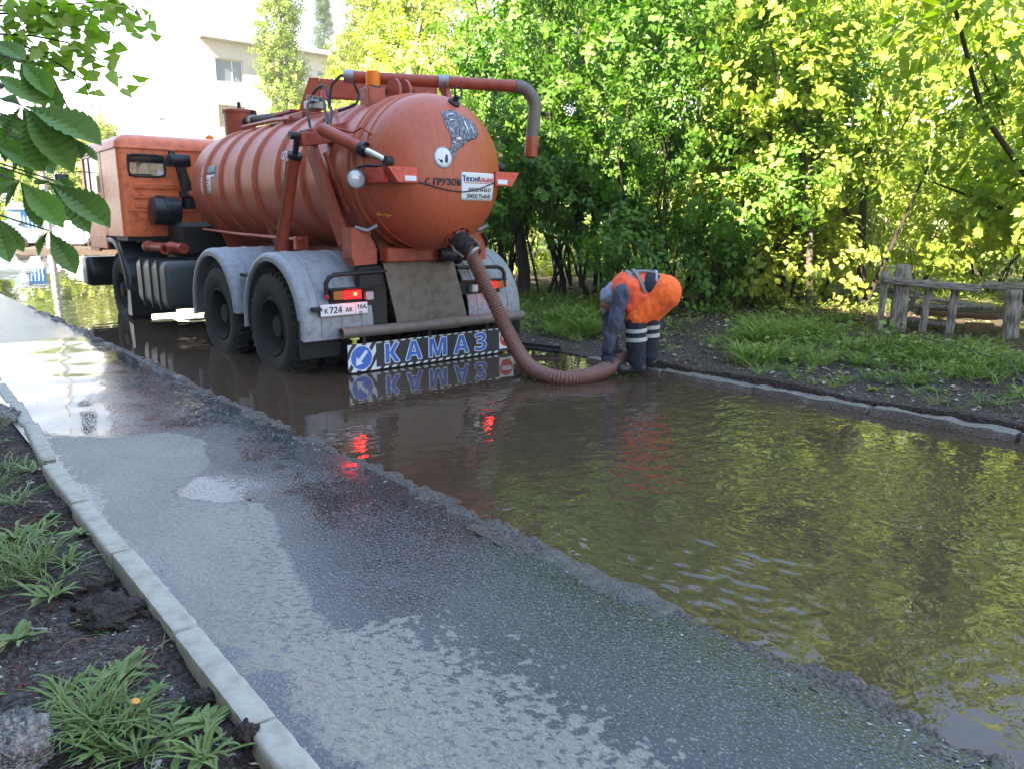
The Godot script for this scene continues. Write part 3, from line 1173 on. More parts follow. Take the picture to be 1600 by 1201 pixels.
# stacked rounded rectangles in plan: rows of [y, inset]
func stack(x0: float, x1: float, z0: float, z1: float, rad: float, rows: Array, g := 1) -> ArrayMesh:
	var b := MB.new()
	var rings := []
	for r in rows:
		var i: float = r[1]
		var ring := PackedVector3Array()
		var rr := maxf(rad - i * 0.3, 0.03)
		for q: Array in [[x1 - i - rr, z1 - i - rr, 0.0], [x0 + i + rr, z1 - i - rr, PI * 0.5], [x0 + i + rr, z0 + i + rr, PI], [x1 - i - rr, z0 + i + rr, PI * 1.5]]:
			for k in 7:
				var a: float = q[2] + PI * 0.5 * k / 6.0
				ring.append(Vector3(q[0] + rr * cos(a), r[0], q[1] + rr * sin(a)))
		rings.append(ring)
	for i in rings.size() - 1:
		var n: int = rings[i].size()
		for k in n:
			b.quad(rings[i][k], rings[i + 1][k], rings[i + 1][(k + 1) % n], rings[i][(k + 1) % n], g)
	var last: PackedVector3Array = rings[-1]
	for k in range(1, last.size() - 1):
		b.tri(last[0], last[k + 1], last[k], 9)
	var first: PackedVector3Array = rings[0]
	for k in range(1, first.size() - 1):
		b.tri(first[0], first[k], first[k + 1], 8)
	return b.done()


func build_truck() -> void:
	var T := thing("vacuum_truck", "orange tanker truck with a ribbed red vacuum tank standing in the flooded road", "truck", Vector3(4.32, -0.16, -9.8))
	var tank: Material = M["tank_paint"]
	var redm: Material = M["red_steel"]
	# --- tank
	var prof := []
	for i in 15:
		var q := PI * 0.5 * (1.0 - i / 14.0)
		prof.append(Vector2(-10.973 - 0.308 * sin(q), TR * pow(cos(q), 0.75)))
	for z: float in [-10.0, -9.0, -8.0, -7.0, -6.585]:
		prof.append(Vector2(z, TR))
	prof.append(Vector2(-6.58, TR - 0.03))
	var tb := MB.new()
	tb.lathe(prof, TC, Vector3.BACK, 72)
	var shell := part("tank_shell", tb.done(), tank, T)
	var lp := [Vector2(-6.56, TR - 0.03), Vector2(-6.555, TR + 0.002), Vector2(-6.42, TR + 0.002), Vector2(TZR, TR)]
	for i in range(1, 19):
		var q := PI * 0.5 * i / 18.0
		lp.append(Vector2(TZR + TDR * sin(q), TR * pow(maxf(cos(q), 0.0), 0.75)))
	var lb := MB.new()
	lb.lathe(lp, TC, Vector3.BACK, 72)
	var lid := part("rear_lid", lb.done(), tank, T)
	for z: float in [-10.46, -9.92, -9.37, -8.85, -8.22, -7.62]:
		part("stiffener_ring", ring_at(z, 0.13, 0.034), tank, T)
	for z: float in [-6.615, -6.525]:
		part("flange_ring", ring_at(z, 0.05, 0.03), tank, T)
	part("flange_ring", ring_at(-6.345, 0.02, 0.012), tank, T)
	part("support_band", ring_at(-7.02, 0.24, 0.03), redm, T)
	# --- print on the rear lid
	var bear := PackedVector2Array()
	for p: Array in [[-0.135, 0.503], [-0.084, 0.522], [-0.002, 0.539], [0.048, 0.526], [0.085, 0.498], [0.126, 0.475], [0.192, 0.47], [0.231, 0.426], [0.247, 0.381], [0.242, 0.326], [0.195, 0.291], [0.139, 0.279], [0.103, 0.254], [0.087, 0.283], [0.059, 0.236], [0.027, 0.211], [-0.004, 0.195], [-0.043, 0.17], [-0.059, 0.132], [-0.071, 0.111], [-0.079, 0.138], [-0.093, 0.116], [-0.101, 0.145], [-0.12, 0.136], [-0.129, 0.173], [-0.105, 0.204], [-0.095, 0.241], [-0.092, 0.294], [-0.102, 0.338], [-0.126, 0.381], [-0.135, 0.426], [-0.126, 0.465]]:
		bear.append(Vector2(p[0], p[1]))
	var fur := mat("bear_print", Color.WHITE, 0.5)
	fur.albedo_texture = noise_tex(77, 0.035, [lin(0.015, 0.017, 0.022), lin(0.07, 0.075, 0.1), lin(0.13, 0.14, 0.18), lin(0.5, 0.52, 0.58)], [0.28, 0.45, 0.6, 0.78], 256, 4)
	fur.uv1_triplanar = true
	fur.uv1_scale = Vector3(5.5, 2.6, 4)
	fur.uv1_offset = Vector3(0.2, 0.1, 0)
	var be := part("bear_emblem", on_dome(patch(bear, 0.04, 0.002), Vector2.ZERO, 0.002), fur, lid)
	be.position = Vector3.ZERO
	var sub := func(called: String, m: Mesh, mt: Material, p: Node3D) -> void:
		var o := MeshInstance3D.new()
		o.name = called
		o.mesh = m
		o.material_override = mt
		p.add_child(o, true)
	# pale marks in the fur: brow, muzzle, flank, wrist and claws
	for q: Array in [[-0.09, 0.49, 0.02, 0.505, 0.012], [-0.075, 0.44, -0.02, 0.45, 0.014], [-0.08, 0.38, -0.055, 0.33, 0.012], [0.1, 0.46, 0.12, 0.34, 0.02], [0.16, 0.43, 0.2, 0.33, 0.014], [-0.04, 0.285, 0.03, 0.275, 0.03], [-0.085, 0.25, -0.03, 0.235, 0.012], [-0.118, 0.145, -0.112, 0.175, 0.006], [-0.095, 0.125, -0.09, 0.155, 0.006], [-0.072, 0.118, -0.07, 0.15, 0.006]]:
		var d := Vector2(q[2] - q[0], q[3] - q[1])
		var nn := d.orthogonal().normalized() * float(q[4]) * 0.5
		sub.call("pale_mark", on_dome(patch(PackedVector2Array([Vector2(q[0], q[1]), Vector2(q[0], q[1]) + d * 0.3 + nn, Vector2(q[2], q[3]), Vector2(q[0], q[1]) + d * 0.6 - nn]), 0.03, 0.001), Vector2.ZERO, 0.0045), M["white_print"], be)
	sub.call("emblem_rim", on_dome(patch(disc(Vector2(-0.19, 0.105), 0.094, 36), 0.04, 0.0015), Vector2.ZERO, 0.002), M["pale_blue_cloth"], lid)
	sub.call("round_emblem", on_dome(patch(disc(Vector2(-0.19, 0.105), 0.084, 36), 0.04, 0.0015), Vector2.ZERO, 0.0042), M["white_print"], lid)
	sub.call("emblem_mark", on_dome(patch(PackedVector2Array([Vector2(-0.178, 0.065), Vector2(-0.158, 0.06), Vector2(-0.148, 0.085), Vector2(-0.15, 0.13), Vector2(-0.166, 0.135), Vector2(-0.176, 0.11)]), 0.03, 0.001), Vector2(0.003, 0), 0.0065), M["black_print"], lid)
	sub.call("emblem_mark", on_dome(patch(PackedVector2Array([Vector2(-0.245, 0.095), Vector2(-0.222, 0.085), Vector2(-0.212, 0.09), Vector2(-0.2, 0.075), Vector2(-0.205, 0.06), Vector2(-0.225, 0.065)]), 0.03, 0.001), Vector2(0.003, 0), 0.0065), M["black_print"], lid)
	sub.call("lettering", on_dome(bold(letters("С ГРУЗОМ", 0.058, 0.0012), 0.0026), Vector2(-0.175, -0.104), 0.0025), M["black_print"], lid)
	# company sign: a white sheet with print
	sub.call("company_sign", on_dome(patch(rect(Vector2(0.0, -0.262), Vector2(0.435, -0.012)), 0.03, 0.004), Vector2.ZERO, 0.002), M["white_print"], lid)
	sub.call("sign_lettering", on_dome(bold(letters("Техно", 0.052, 0.001), 0.0018), Vector2(0.115, -0.068), 0.0066), M["navy_print"], lid)
	sub.call("sign_lettering", on_dome(bold(letters("Альянс", 0.048, 0.001), 0.0016), Vector2(0.31, -0.07), 0.0066), M["red_print"], lid)
	sub.call("sign_rule", on_dome(patch(rect(Vector2(0.03, -0.108), Vector2(0.41, -0.102)), 0.03, 0.001), Vector2.ZERO, 0.0066), M["red_print"], lid)
	sub.call("sign_lettering", on_dome(bold(letters("(8452) 58-63-57", 0.032, 0.001), 0.001), Vector2(0.235, -0.165), 0.0066), M["black_print"], lid)
	sub.call("sign_lettering", on_dome(bold(letters("(8453) 75-43-81", 0.034, 0.001), 0.001), Vector2(0.23, -0.222), 0.0066), M["black_print"], lid)
	sub.call("yellow_sticker", on_dome(patch(PackedVector2Array([Vector2(-0.612, -0.375), Vector2(-0.555, -0.398), Vector2(-0.56, -0.42), Vector2(-0.617, -0.397)]), 0.03, 0.001), Vector2.ZERO, 0.002), M["yellow_print"], lid)
	# sagging wire over the lid
	var wp := []
	for q: Array in [[-0.47, -0.1], [-0.36, -0.128], [-0.27, -0.15], [-0.14, -0.178], [0.02, -0.188], [0.15, -0.173], [0.3, -0.13], [0.44, -0.09]]:
		wp.append(Vector3(TC.x + q[0], TC.y + q[1], dome_z(Vector2(q[0], q[1]).length()) + 0.014))
	sub.call("wire", tube_mesh(wp, 0.006, 6), M["black_plastic"], lid)
	# valve on top of the dome, with its ring
	var tv := Vector3(TC.x + 0.078, TC.y + 0.61, dome_z(0.62))
	var vb := MB.new()
	vb.lathe([Vector2(-0.02, 0.06), Vector2(0.02, 0.058), Vector2(0.035, 0.03), Vector2(0.08, 0.026), Vector2(0.085, 0.0)], tv, Vector3(0.05, 0.75, 0.6), 16)
	sub.call("top_valve", vb.done(), M["dark_steel"], lid)
	var rp := []
	for k in 17:
		rp.append(tv + Vector3(0.02, 0.09, 0.05) + Vector3(cos(TAU * k / 16.0) * 0.04, sin(TAU * k / 16.0) * 0.055, 0.0))
	sub.call("valve_ring", tube_mesh(rp, 0.008, 6), M["dark_steel"], lid)
	# suction mouth with flange, and its lever
	var mo := Vector3(4.40, 1.275, -6.03)
	var dirm := Vector3(0.12, -0.62, 0.77).normalized()
	sub.call("suction_flange", lathe_mesh([Vector2(-0.14, 0.0), Vector2(-0.14, 0.115), Vector2(0.0, 0.115), Vector2(0.0, 0.135), Vector2(0.025, 0.135), Vector2(0.025, 0.1), Vector2(0.05, 0.09), Vector2(0.06, 0.0)], mo, dirm, 26), redm, lid)
	for k in 8:
		var e := dirm.cross(Vector3.RIGHT).normalized().rotated(dirm, TAU * k / 8.0)
		sub.call("bolt", lathe_mesh([Vector2(0.02, 0.014), Vector2(0.04, 0.013), Vector2(0.042, 0.0)], mo + e * 0.118, dirm, 6), M["dark_steel"], lid)
	sub.call("valve_lever", tube_mesh([mo + Vector3(0.09, 0.06, 0.02), mo + Vector3(0.15, 0.13, 0.045), mo + Vector3(0.25, 0.29, 0.06)], 0.012, 8), M["dark_steel"], lid)
	for k in 4:
		var q := mo + Vector3(0.13 + k * 0.018, 0.10 + k * 0.026, 0.04)
		sub.call("lever_coil", lathe_mesh([Vector2(-0.008, 0.024), Vector2(0.008, 0.024)], q, Vector3(0.5, 0.8, 0.1), 10), M["dark_steel"], lid)
	sub.call("latch_rod", tube_mesh([Vector3(4.78, 1.43, -6.25), Vector3(5.0, 1.45, -6.3)], 0.014, 8), M["dark_steel"], lid)
	# --- print on the side of the tank
	part("side_lettering", on_side(letters("КО-505", 0.1, 0.002), -7.98, 161.0, 0.002), M["white_print"], shell).position = Vector3.ZERO
	part("white_sticker", on_side(patch(rect(Vector2(-0.18, -0.11), Vector2(0.18, 0.11)), 0.05, 0.002), -10.43, 179.5, 0.002), M["white_print"], shell).position = Vector3.ZERO
	for k in 4:
		part("sticker_line", on_side(patch(rect(Vector2(-0.12, 0.05 - k * 0.035), Vector2(0.12 - 0.03 * (k % 2), 0.062 - k * 0.035)), 0.05, 0.001), -10.43, 179.5, 0.0046), M["navy_print"], shell).position = Vector3.ZERO
	part("teal_sticker", on_side(patch(rect(Vector2(-0.16, -0.055), Vector2(0.17, 0.055)), 0.05, 0.002), -10.29, 165.0, 0.002), M["teal_print"], shell).position = Vector3.ZERO
	part("white_sticker", on_side(patch(rect(Vector2(-0.05, -0.06), Vector2(0.03, 0.06)), 0.05, 0.002), -10.56, 165.0, 0.002), M["white_print"], shell).position = Vector3.ZERO
	part("white_sticker", on_side(patch(rect(Vector2(-0.24, -0.016), Vector2(0.22, 0.016)), 0.05, 0.002), -10.34, 171.0, 0.002), M["white_print"], shell).position = Vector3.ZERO
	# --- rail along the lower flank, wire
	part("side_rail", tube_mesh([Vector3(3.62, 1.31, -10.7), Vector3(3.58, 1.27, -9.5), Vector3(3.56, 1.23, -7.6)], 0.02, 6), redm, T)
	part("lower_bracket", box_mesh(Vector3(3.52, 1.12, -7.72), Vector3(3.66, 1.26, -7.64)), redm, T)
	# --- side arm, stay cylinder, lid cylinders (left and right)
	for s: float in [-1.0, 1.0]:
		var X := func(x: float) -> float: return TC.x + s * (TC.x - x)
		var XL := func(x: float) -> float: return x if s < 0.0 else 2.0 * TC.x - x
		var P := func(x: float, y: float, z: float) -> Vector3: return Vector3(XL.call(x), y, z)
		var ab := MB.new()
		ab.beam(P.call(3.42, 2.19, -7.02), P.call(3.9, 2.30, -7.02), 0.2, 0.16)
		ab.beam(P.call(3.30, 2.16, -6.98), P.call(3.46, 2.18, -6.98), 0.13, 0.12)
		part("side_arm", ab.done(), redm, T)
		var plate := MB.new()
		plate.beam(P.call(3.46, 2.1, -7.06), P.call(3.62, 1.2, -6.78), 0.05, 0.2, 0.006, Vector3.BACK)
		plate.beam(P.call(3.5, 2.05, -6.87), P.call(3.66, 1.5, -6.75), 0.03, 0.04, 0.004, Vector3.BACK)
		part("side_stay", plate.done(), redm, T)
		var pin := MB.new()
		pin.lathe([Vector2(-0.05, 0.0), Vector2(-0.05, 0.036), Vector2(0.06, 0.036), Vector2(0.06, 0.05), Vector2(0.2, 0.05)], P.call(3.26, 2.195, -6.98), Vector3(1 if s < 0 else -1, 0, 0), 14)
		part("pivot_pin", pin.done(), M["dark_steel"], T)
		var leg := part("stay_cylinder", lathe_mesh([Vector2(0, 0.0), Vector2(0, 0.062), Vector2(0.06, 0.062), Vector2(0.06, 0.056), Vector2(1.0, 0.056), Vector2(1.0, 0.0)], P.call(3.29, 2.01, -7.07), P.call(3.31, 1.02, -7.6) - P.call(3.29, 2.01, -7.07), 16), redm, T)
		part("cylinder_rod", tube_mesh([P.call(3.285, 2.2, -6.98), P.call(3.29, 2.01, -7.07)], 0.028, 10), M["dark_steel"], leg).position = Vector3.ZERO
		part("cylinder_head", lathe_mesh([Vector2(-0.035, 0.0), Vector2(-0.035, 0.07), Vector2(0.01, 0.07), Vector2(0.01, 0.0)], P.call(3.29, 2.01, -7.07), P.call(3.31, 1.02, -7.6) - P.call(3.29, 2.01, -7.07), 14), M["dark_steel"], leg).position = Vector3.ZERO
		part("edge_strip", tube_mesh([P.call(3.225, 1.97, -7.1), P.call(3.245, 1.04, -7.6)], 0.009, 6), M["log_wood"], leg).position = Vector3.ZERO
		var c0: Vector3 = P.call(3.43, 2.23, -6.72)
		var c1: Vector3 = P.call(3.68, 1.945, -6.08)
		var cd := (c1 - c0).normalized()
		var cy := part("lid_cylinder", lathe_mesh([Vector2(-0.04, 0.0), Vector2(-0.04, 0.05), Vector2(0.0, 0.06), Vector2(0.46, 0.06), Vector2(0.46, 0.0)], c0, cd, 18), redm, T)
		part("cylinder_collar", lathe_mesh([Vector2(0.455, 0.0), Vector2(0.455, 0.07), Vector2(0.5, 0.07), Vector2(0.5, 0.0)], c0, cd, 18), M["black_plastic"], cy).position = Vector3.ZERO
		part("piston_rod", tube_mesh([c0 + cd * 0.49, c1], 0.034, 14), M["chrome"], cy).position = Vector3.ZERO
		part("rod_eye", lathe_mesh([Vector2(-0.035, 0.0), Vector2(-0.035, 0.045), Vector2(0.035, 0.045), Vector2(0.035, 0.0)], c1 + cd * 0.03, Vector3.RIGHT, 14), M["dark_steel"], cy).position = Vector3.ZERO
		# lid bracket: a box arm with a slanted inner end, lug for the rod, reflector
		var lbk := MB.new()
		var poly := PackedVector2Array([Vector2(-0.16, 0.06), Vector2(0.14, 0.06), Vector2(0.14, -0.07), Vector2(-0.06, -0.07)])
		lbk.prism(poly, Transform3D(Basis(Vector3(1.0 if s < 0 else -1.0, 0, 0), Vector3.UP, Vector3(0, 0, 1.0 if s < 0 else -1.0)), P.call(3.74, 1.82, -5.98 if s < 0 else -5.88)), 0.1)
		lbk.bx(P.call(3.6, 1.75, -6.4).min(P.call(3.66, 1.88, -5.99)), P.call(3.6, 1.75, -6.4).max(P.call(3.66, 1.88, -5.99)))
		var lk := part("lid_bracket", lbk.done(), M["bright_red"], T)
		var a: Vector3 = P.call(3.70, 1.862, -6.1)
		part("bracket_lug", box_mesh(a - Vector3(0.02, 0.0, 0.05), a + Vector3(0.02, 0.1, 0.05)), redm, lk).position = Vector3.ZERO
		var rf: Vector3 = P.call(3.8, 1.785, -5.873)
		part("reflector", box_mesh(rf - Vector3(0.06, 0.022, 0.003), rf + Vector3(0.06, 0.022, 0.004), 0.002), M["white_print"], lk).position = Vector3.ZERO
	# floodlamp
	var fl := Vector3(3.5, 1.79, -6.3)
	var fd := Vector3(-0.25, -0.02, 1.0)
	var lamp := part("floodlamp", lathe_mesh([Vector2(-0.11, 0.0), Vector2(-0.11, 0.04), Vector2(-0.07, 0.075), Vector2(-0.01, 0.088), Vector2(0.015, 0.09), Vector2(0.015, 0.078)], fl, fd, 28), M["black_plastic"], T)
	part("lamp_glass", lathe_mesh([Vector2(0.006, 0.08), Vector2(0.014, 0.06), Vector2(0.02, 0.0)], fl, fd, 28), M["lens"], lamp).position = Vector3.ZERO
	part("lamp_arm", tube_mesh([fl + Vector3(0.02, 0.09, -0.02), fl + Vector3(0.05, 0.11, 0.1), Vector3(3.68, 1.89, -6.05)], 0.014, 6), M["black_plastic"], lamp).position = Vector3.ZERO
	# --- top of the tank: lugs, block with the beacon, boom, suction arm, canister, valves
	for k in 2:
		var lg := MB.new()
		var pl := PackedVector2Array([Vector2(-0.13, -0.12), Vector2(0.13, -0.12), Vector2(0.13, 0.06)])
		for q in 9:
			var u := PI * q / 8.0
			pl.append(Vector2(0.13 * cos(u), 0.09 + 0.12 * sin(u)))
		lg.prism(pl, Transform3D(Basis(Vector3(0, 0, 1), Vector3.UP, Vector3(-1, 0, 0)), Vector3(4.34 + k * 0.12, 2.6, -6.95)), 0.03)
		part("hinge_lug", lg.done(), redm, T)
	part("beacon_post", box_mesh(Vector3(4.0, 2.48, -7.06), Vector3(4.19, 2.695, -6.88)), redm, T)
	var bc := part("beacon", lathe_mesh([Vector2(0, 0.072), Vector2(0.12, 0.068), Vector2(0.145, 0.06), Vector2(0.15, 0.0)], Vector3(4.1, 2.705, -6.96), Vector3.UP, 20), M["amber"], T)
	part("beacon_base", lathe_mesh([Vector2(-0.012, 0.0), Vector2(-0.012, 0.08), Vector2(0.004, 0.08), Vector2(0.004, 0.0)], Vector3(4.1, 2.705, -6.96), Vector3.UP, 20), M["black_plastic"], bc).position = Vector3.ZERO
	part("hinge_pin", tube_mesh([Vector3(4.1, 2.7, -7.15), Vector3(4.6, 2.7, -7.0)], 0.03, 10), M["dark_steel"], T)
	var bm := MB.new()
	bm.beam(Vector3(4.38, 2.92, -8.62), Vector3(5.55, 2.88, -7.95), 0.16, 0.2)
	bm.prism(PackedVector2Array([Vector2(-0.12, -0.34), Vector2(0.16, -0.34), Vector2(0.16, 0.12), Vector2(0.05, 0.12)]), Transform3D(Basis(Vector3(0.86, 0, 0.5), Vector3.UP, Vector3(-0.5, 0, 0.86)), Vector3(4.28, 2.9, -8.78)), 0.2)
	bm.bx(Vector3(4.05, 2.5, -8.95), Vector3(4.55, 2.63, -8.45))
	part("boom", bm.done(), redm, T)
	part("boom_turret", lathe_mesh([Vector2(0, 0.0), Vector2(0, 0.17), Vector2(0.1, 0.16), Vector2(0.12, 0.0)], Vector3(4.3, 2.5, -8.7), Vector3.UP, 18), redm, T)
	part("boom_tray", box_mesh(Vector3(4.1, 2.66, -9.35), Vector3(4.5, 2.7, -8.85)), redm, T)
	var A := Vector3(4.14, 2.86, -7.4)
	var B := Vector3(5.48, 2.79, -6.42)
	var ad := (B - A).normalized()
	part("suction_arm", tube_mesh([A, A.lerp(B, 0.5), B], 0.06, 18), redm, T)
	part("arm_end", lathe_mesh([Vector2(-0.1, 0.0), Vector2(-0.1, 0.066), Vector2(0.0, 0.066), Vector2(0.0, 0.0)], A, ad, 18), M["bolt_grey"], T)
	var el := []
	for k in 9:
		var u := PI * 0.5 * k / 8.0
		el.append(B + ad * (0.2 * sin(u)) + Vector3(0, -0.2 * (1.0 - cos(u)), 0))
	el.append(B + ad * 0.2 + Vector3(0.0, -0.5, 0.0) - ad * 0.03)
	var erad := []
	for k in el.size():
		erad.append(0.068)
	var elb := part("arm_hose", tube_mesh(el, erad, 16), M["muddy_steel"], T)
	var en: Vector3 = el[-1]
	part("hose_end", lathe_mesh([Vector2(-0.02, 0.06), Vector2(0.0, 0.072), Vector2(0.1, 0.066), Vector2(0.14, 0.07), Vector2(0.2, 0.064), Vector2(0.2, 0.0)], en, Vector3(-0.06, -1, -0.03), 16), redm, elb).position = Vector3.ZERO
	var cl := A.lerp(B, 0.55)
	part("arm_clamp", lathe_mesh([Vector2(-0.05, 0.062), Vector2(-0.05, 0.08), Vector2(-0.02, 0.08), Vector2(-0.02, 0.066), Vector2(0.02, 0.066), Vector2(0.02, 0.08), Vector2(0.05, 0.08), Vector2(0.05, 0.062)], cl, ad, 18), M["bolt_grey"], T)
	var su := MB.new()
	su.beam(cl + Vector3(0.02, -0.05, 0.02), Vector3(4.72, 2.42, -6.45), 0.05, 0.04)
	su.beam(cl + Vector3(-0.02, -0.06, 0), Vector3(4.9, 2.32, -6.7), 0.05, 0.05)
	part("arm_support", su.done(), redm, T)
	var grab := []
	for k in 9:
		grab.append(Vector3(4.36 + 0.2 * k / 8.0, 2.575 + 0.06 * sin(PI * k / 8.0), -6.5))
	part("grab_handle", tube_mesh(grab, 0.012, 6), redm, T)
	# canister at the front, its pipe
	var ca := part("canister", lathe_mesh([Vector2(-0.1, 0.2), Vector2(0.3, 0.215), Vector2(0.3, 0.232), Vector2(0.335, 0.232), Vector2(0.345, 0.2), Vector2(0.36, 0.0)], Vector3(4.32, 2.57, -10.95), Vector3.UP, 28), redm, T)
	part("canister_clasp", box_mesh(Vector3(4.4, 2.75, -10.74), Vector3(4.45, 2.9, -10.69)), M["dark_steel"], ca).position = Vector3.ZERO
	part("canister_knob", tube_mesh([Vector3(4.32, 2.9, -10.95), Vector3(4.32, 3.02, -10.95)], 0.025, 8), M["dark_steel"], ca).position = Vector3.ZERO
	part("top_pipe", tube_mesh([Vector3(4.32, 2.74, -10.75), Vector3(4.32, 2.74, -10.3), Vector3(4.32, 2.7, -9.6), Vector3(4.3, 2.64, -8.9)], 0.055, 12), M["dark_steel"], T)
	part("pipe_collar", lathe_mesh([Vector2(-0.05, 0.0), Vector2(-0.05, 0.07), Vector2(0.05, 0.07), Vector2(0.05, 0.0)], Vector3(4.32, 2.74, -10.5), Vector3(0, 0, 1), 14), M["bolt_grey"], T)
	part("top_rail", tube_mesh([Vector3(4.1, 2.62, -10.3), Vector3(4.05, 2.6, -9.2), Vector3(3.98, 2.56, -8.6)], 0.025, 6), redm, T)
	# hydraulic valves and black hoses
	var hv := part("valve_block", box_mesh(Vector3(4.02, 2.62, -8.35), Vector3(4.2, 2.72, -8.15), 0.015), M["bolt_grey"], T)
	for k in 3:
		part("valve_cap", lathe_mesh([Vector2(0, 0.028), Vector2(0.05, 0.026), Vector2(0.055, 0.0)], Vector3(4.04 + k * 0.07, 2.72, -8.24), Vector3(0, 1, 0.2), 10), M["bolt_grey"], hv).position = Vector3.ZERO
	part("red_valve", box_mesh(Vector3(4.2, 2.74, -8.3), Vector3(4.27, 2.84, -8.22), 0.01), M["red_print"], T)
	for q: Array in [[Vector3(4.12, 2.8, -8.3), Vector3(4.1, 2.86, -8.0), Vector3(4.0, 2.62, -7.7), Vector3(3.84, 2.48, -7.35), Vector3(3.62, 2.26, -7.02)], [Vector3(4.15, 2.74, -8.2), Vector3(4.05, 2.66, -7.9), Vector3(3.9, 2.5, -7.6), Vector3(3.72, 2.36, -7.2)], [Vector3(3.95, 2.56, -7.6), Vector3(4.0, 2.8, -7.62), Vector3(4.1, 2.9, -7.6), Vector3(4.2, 2.88, -7.56), Vector3(4.25, 2.7, -7.5), Vector3(4.15, 2.6, -7.4), Vector3(3.9, 2.5, -7.3)], [Vector3(4.08, 2.7, -8.18), Vector3(3.84, 2.62, -7.86), Vector3(3.72, 2.44, -7.62), Vector3(3.68, 2.32, -7.5)]]:
		var cv := Curve3D.new()
		for p: Vector3 in q:
			cv.add_point(p)
		for i in range(1, q.size() - 1):
			var d: Vector3 = (q[i + 1] - q[i - 1]) * 0.2
			cv.set_point_in(i, -d)
			cv.set_point_out(i, d)
		var pts := []
		for k in 25:
			pts.append(cv.sample_baked(cv.get_baked_length() * k / 24.0))
		part("hydraulic_hose", tube_mesh(pts, 0.015, 8), M["hose_black"], T)
	part("oil_line", tube_mesh([Vector3(3.5, 2.26, -6.7), Vector3(3.58, 2.2, -6.45), Vector3(3.62, 2.24, -6.38), Vector3(3.68, 2.18, -6.3), Vector3(3.68, 2.1, -6.28)], 0.012, 6), redm, T)
	# --- chassis
	for x: float in [3.9, 4.74]:
		part("frame_rail", box_mesh(Vector3(x - 0.045, 0.78, -14.2), Vector3(x + 0.045, 1.03, -6.62), 0.01), M["dark_steel"], T)
	for z: float in [-7.2, -8.7, -10.4, -11.9]:
		part("cross_member", box_mesh(Vector3(3.95, 0.8, z - 0.06), Vector3(4.69, 0.98, z + 0.06), 0.01), M["dark_steel"], T)
	for z: float in [-10.6, -9.0, -6.75]:
		var sd := MB.new()
		sd.prism(PackedVector2Array([Vector2(-0.58, 0.42), Vector2(-0.42, 0.0), Vector2(0.42, 0.0), Vector2(0.58, 0.42), Vector2(0.4, 0.26), Vector2(0.0, 0.16), Vector2(-0.4, 0.26)]), Transform3D(Basis(), Vector3(4.32, 1.035, z)), 0.12)
		part("tank_saddle", sd.done(), redm, T)
	part("rear_cross_beam", box_mesh(Vector3(3.86, 1.035, -6.55), Vector3(4.62, 1.17, -6.4), 0.012), redm, T)
	for s: float in [-1.0, 1.0]:
		var lo := Vector3(3.53, 1.01, -6.62)
		var hi := Vector3(3.79, 1.36, -6.5)
		if s > 0.0:
			lo.x = 8.64 - 3.79
			hi.x = 8.64 - 3.53
		var bk := MB.new()
		bk.prism(PackedVector2Array([Vector2(lo.x, 1.36), Vector2(hi.x - 0.07, 1.36), Vector2(hi.x, 1.2), Vector2(hi.x, 1.02), Vector2(lo.x + 0.03, 1.01), Vector2(lo.x, 1.08)]), Transform3D(Basis(), Vector3(0, 0, -6.66)), 0.18)
		var lg := part("latch_bracket", bk.done(), redm, T)
		part("latch", tube_mesh([Vector3((lo.x + hi.x) * 0.5 - 0.08, 1.36, -6.5), Vector3((lo.x + hi.x) * 0.5 + 0.02, 1.33, -6.44), Vector3((lo.x + hi.x) * 0.5 + 0.1, 1.38, -6.4)], 0.022, 8), M["bolt_grey"], lg).position = Vector3.ZERO
		part("latch_hook", tube_mesh([Vector3(hi.x - 0.05, 1.3, -6.46), Vector3(hi.x, 1.22, -6.46), Vector3(hi.x + 0.01, 1.17, -6.47)], 0.016, 6), M["dark_steel"], lg).position = Vector3.ZERO
	# sloping apron, its dark sides, the drain mouth
	var ap := MB.new()
	ap.prism(PackedVector2Array([Vector2(3.86, 1.03), Vector2(4.68, 1.06), Vector2(4.86, 0.43), Vector2(4.0, 0.43)]), Transform3D(Basis(), Vector3(0, 0, -6.5)), 0.016)
	part("rear_apron", ap.done(), M["muddy_steel"], T)
	part("apron_side", box_mesh(Vector3(3.62, 0.42, -6.62), Vector3(3.92, 1.0, -6.53)), M["dark_steel"], T)
	part("drain_pipe", lathe_mesh([Vector2(0, 0.0), Vector2(0, 0.085), Vector2(0.05, 0.085), Vector2(0.05, 0.07), Vector2(0.2, 0.07), Vector2(0.2, 0.09), Vector2(0.24, 0.09), Vector2(0.24, 0.0)], Vector3(4.44, 1.1, -6.4), Vector3(0.55, -0.05, 0.1), 18), M["dark_steel"], T)
	# bumper tube, warning board
	part("bumper_tube", lathe_mesh([Vector2(0.0, 0.042), Vector2(0, 0.052), Vector2(2.22, 0.052), Vector2(2.22, 0.0), Vector2(0.06, 0.042), Vector2(0, 0.042)], Vector3(3.34, 0.4, -6.4), Vector3.RIGHT, 22), M["muddy_steel"], T)
	part("bumper_sleeve", lathe_mesh([Vector2(0, 0.055), Vector2(0.02, 0.06), Vector2(0.3, 0.062), Vector2(0.36, 0.055)], Vector3(4.35, 0.4, -6.4), Vector3.RIGHT, 18), M["muddy_steel"], T)
	build_board(T)
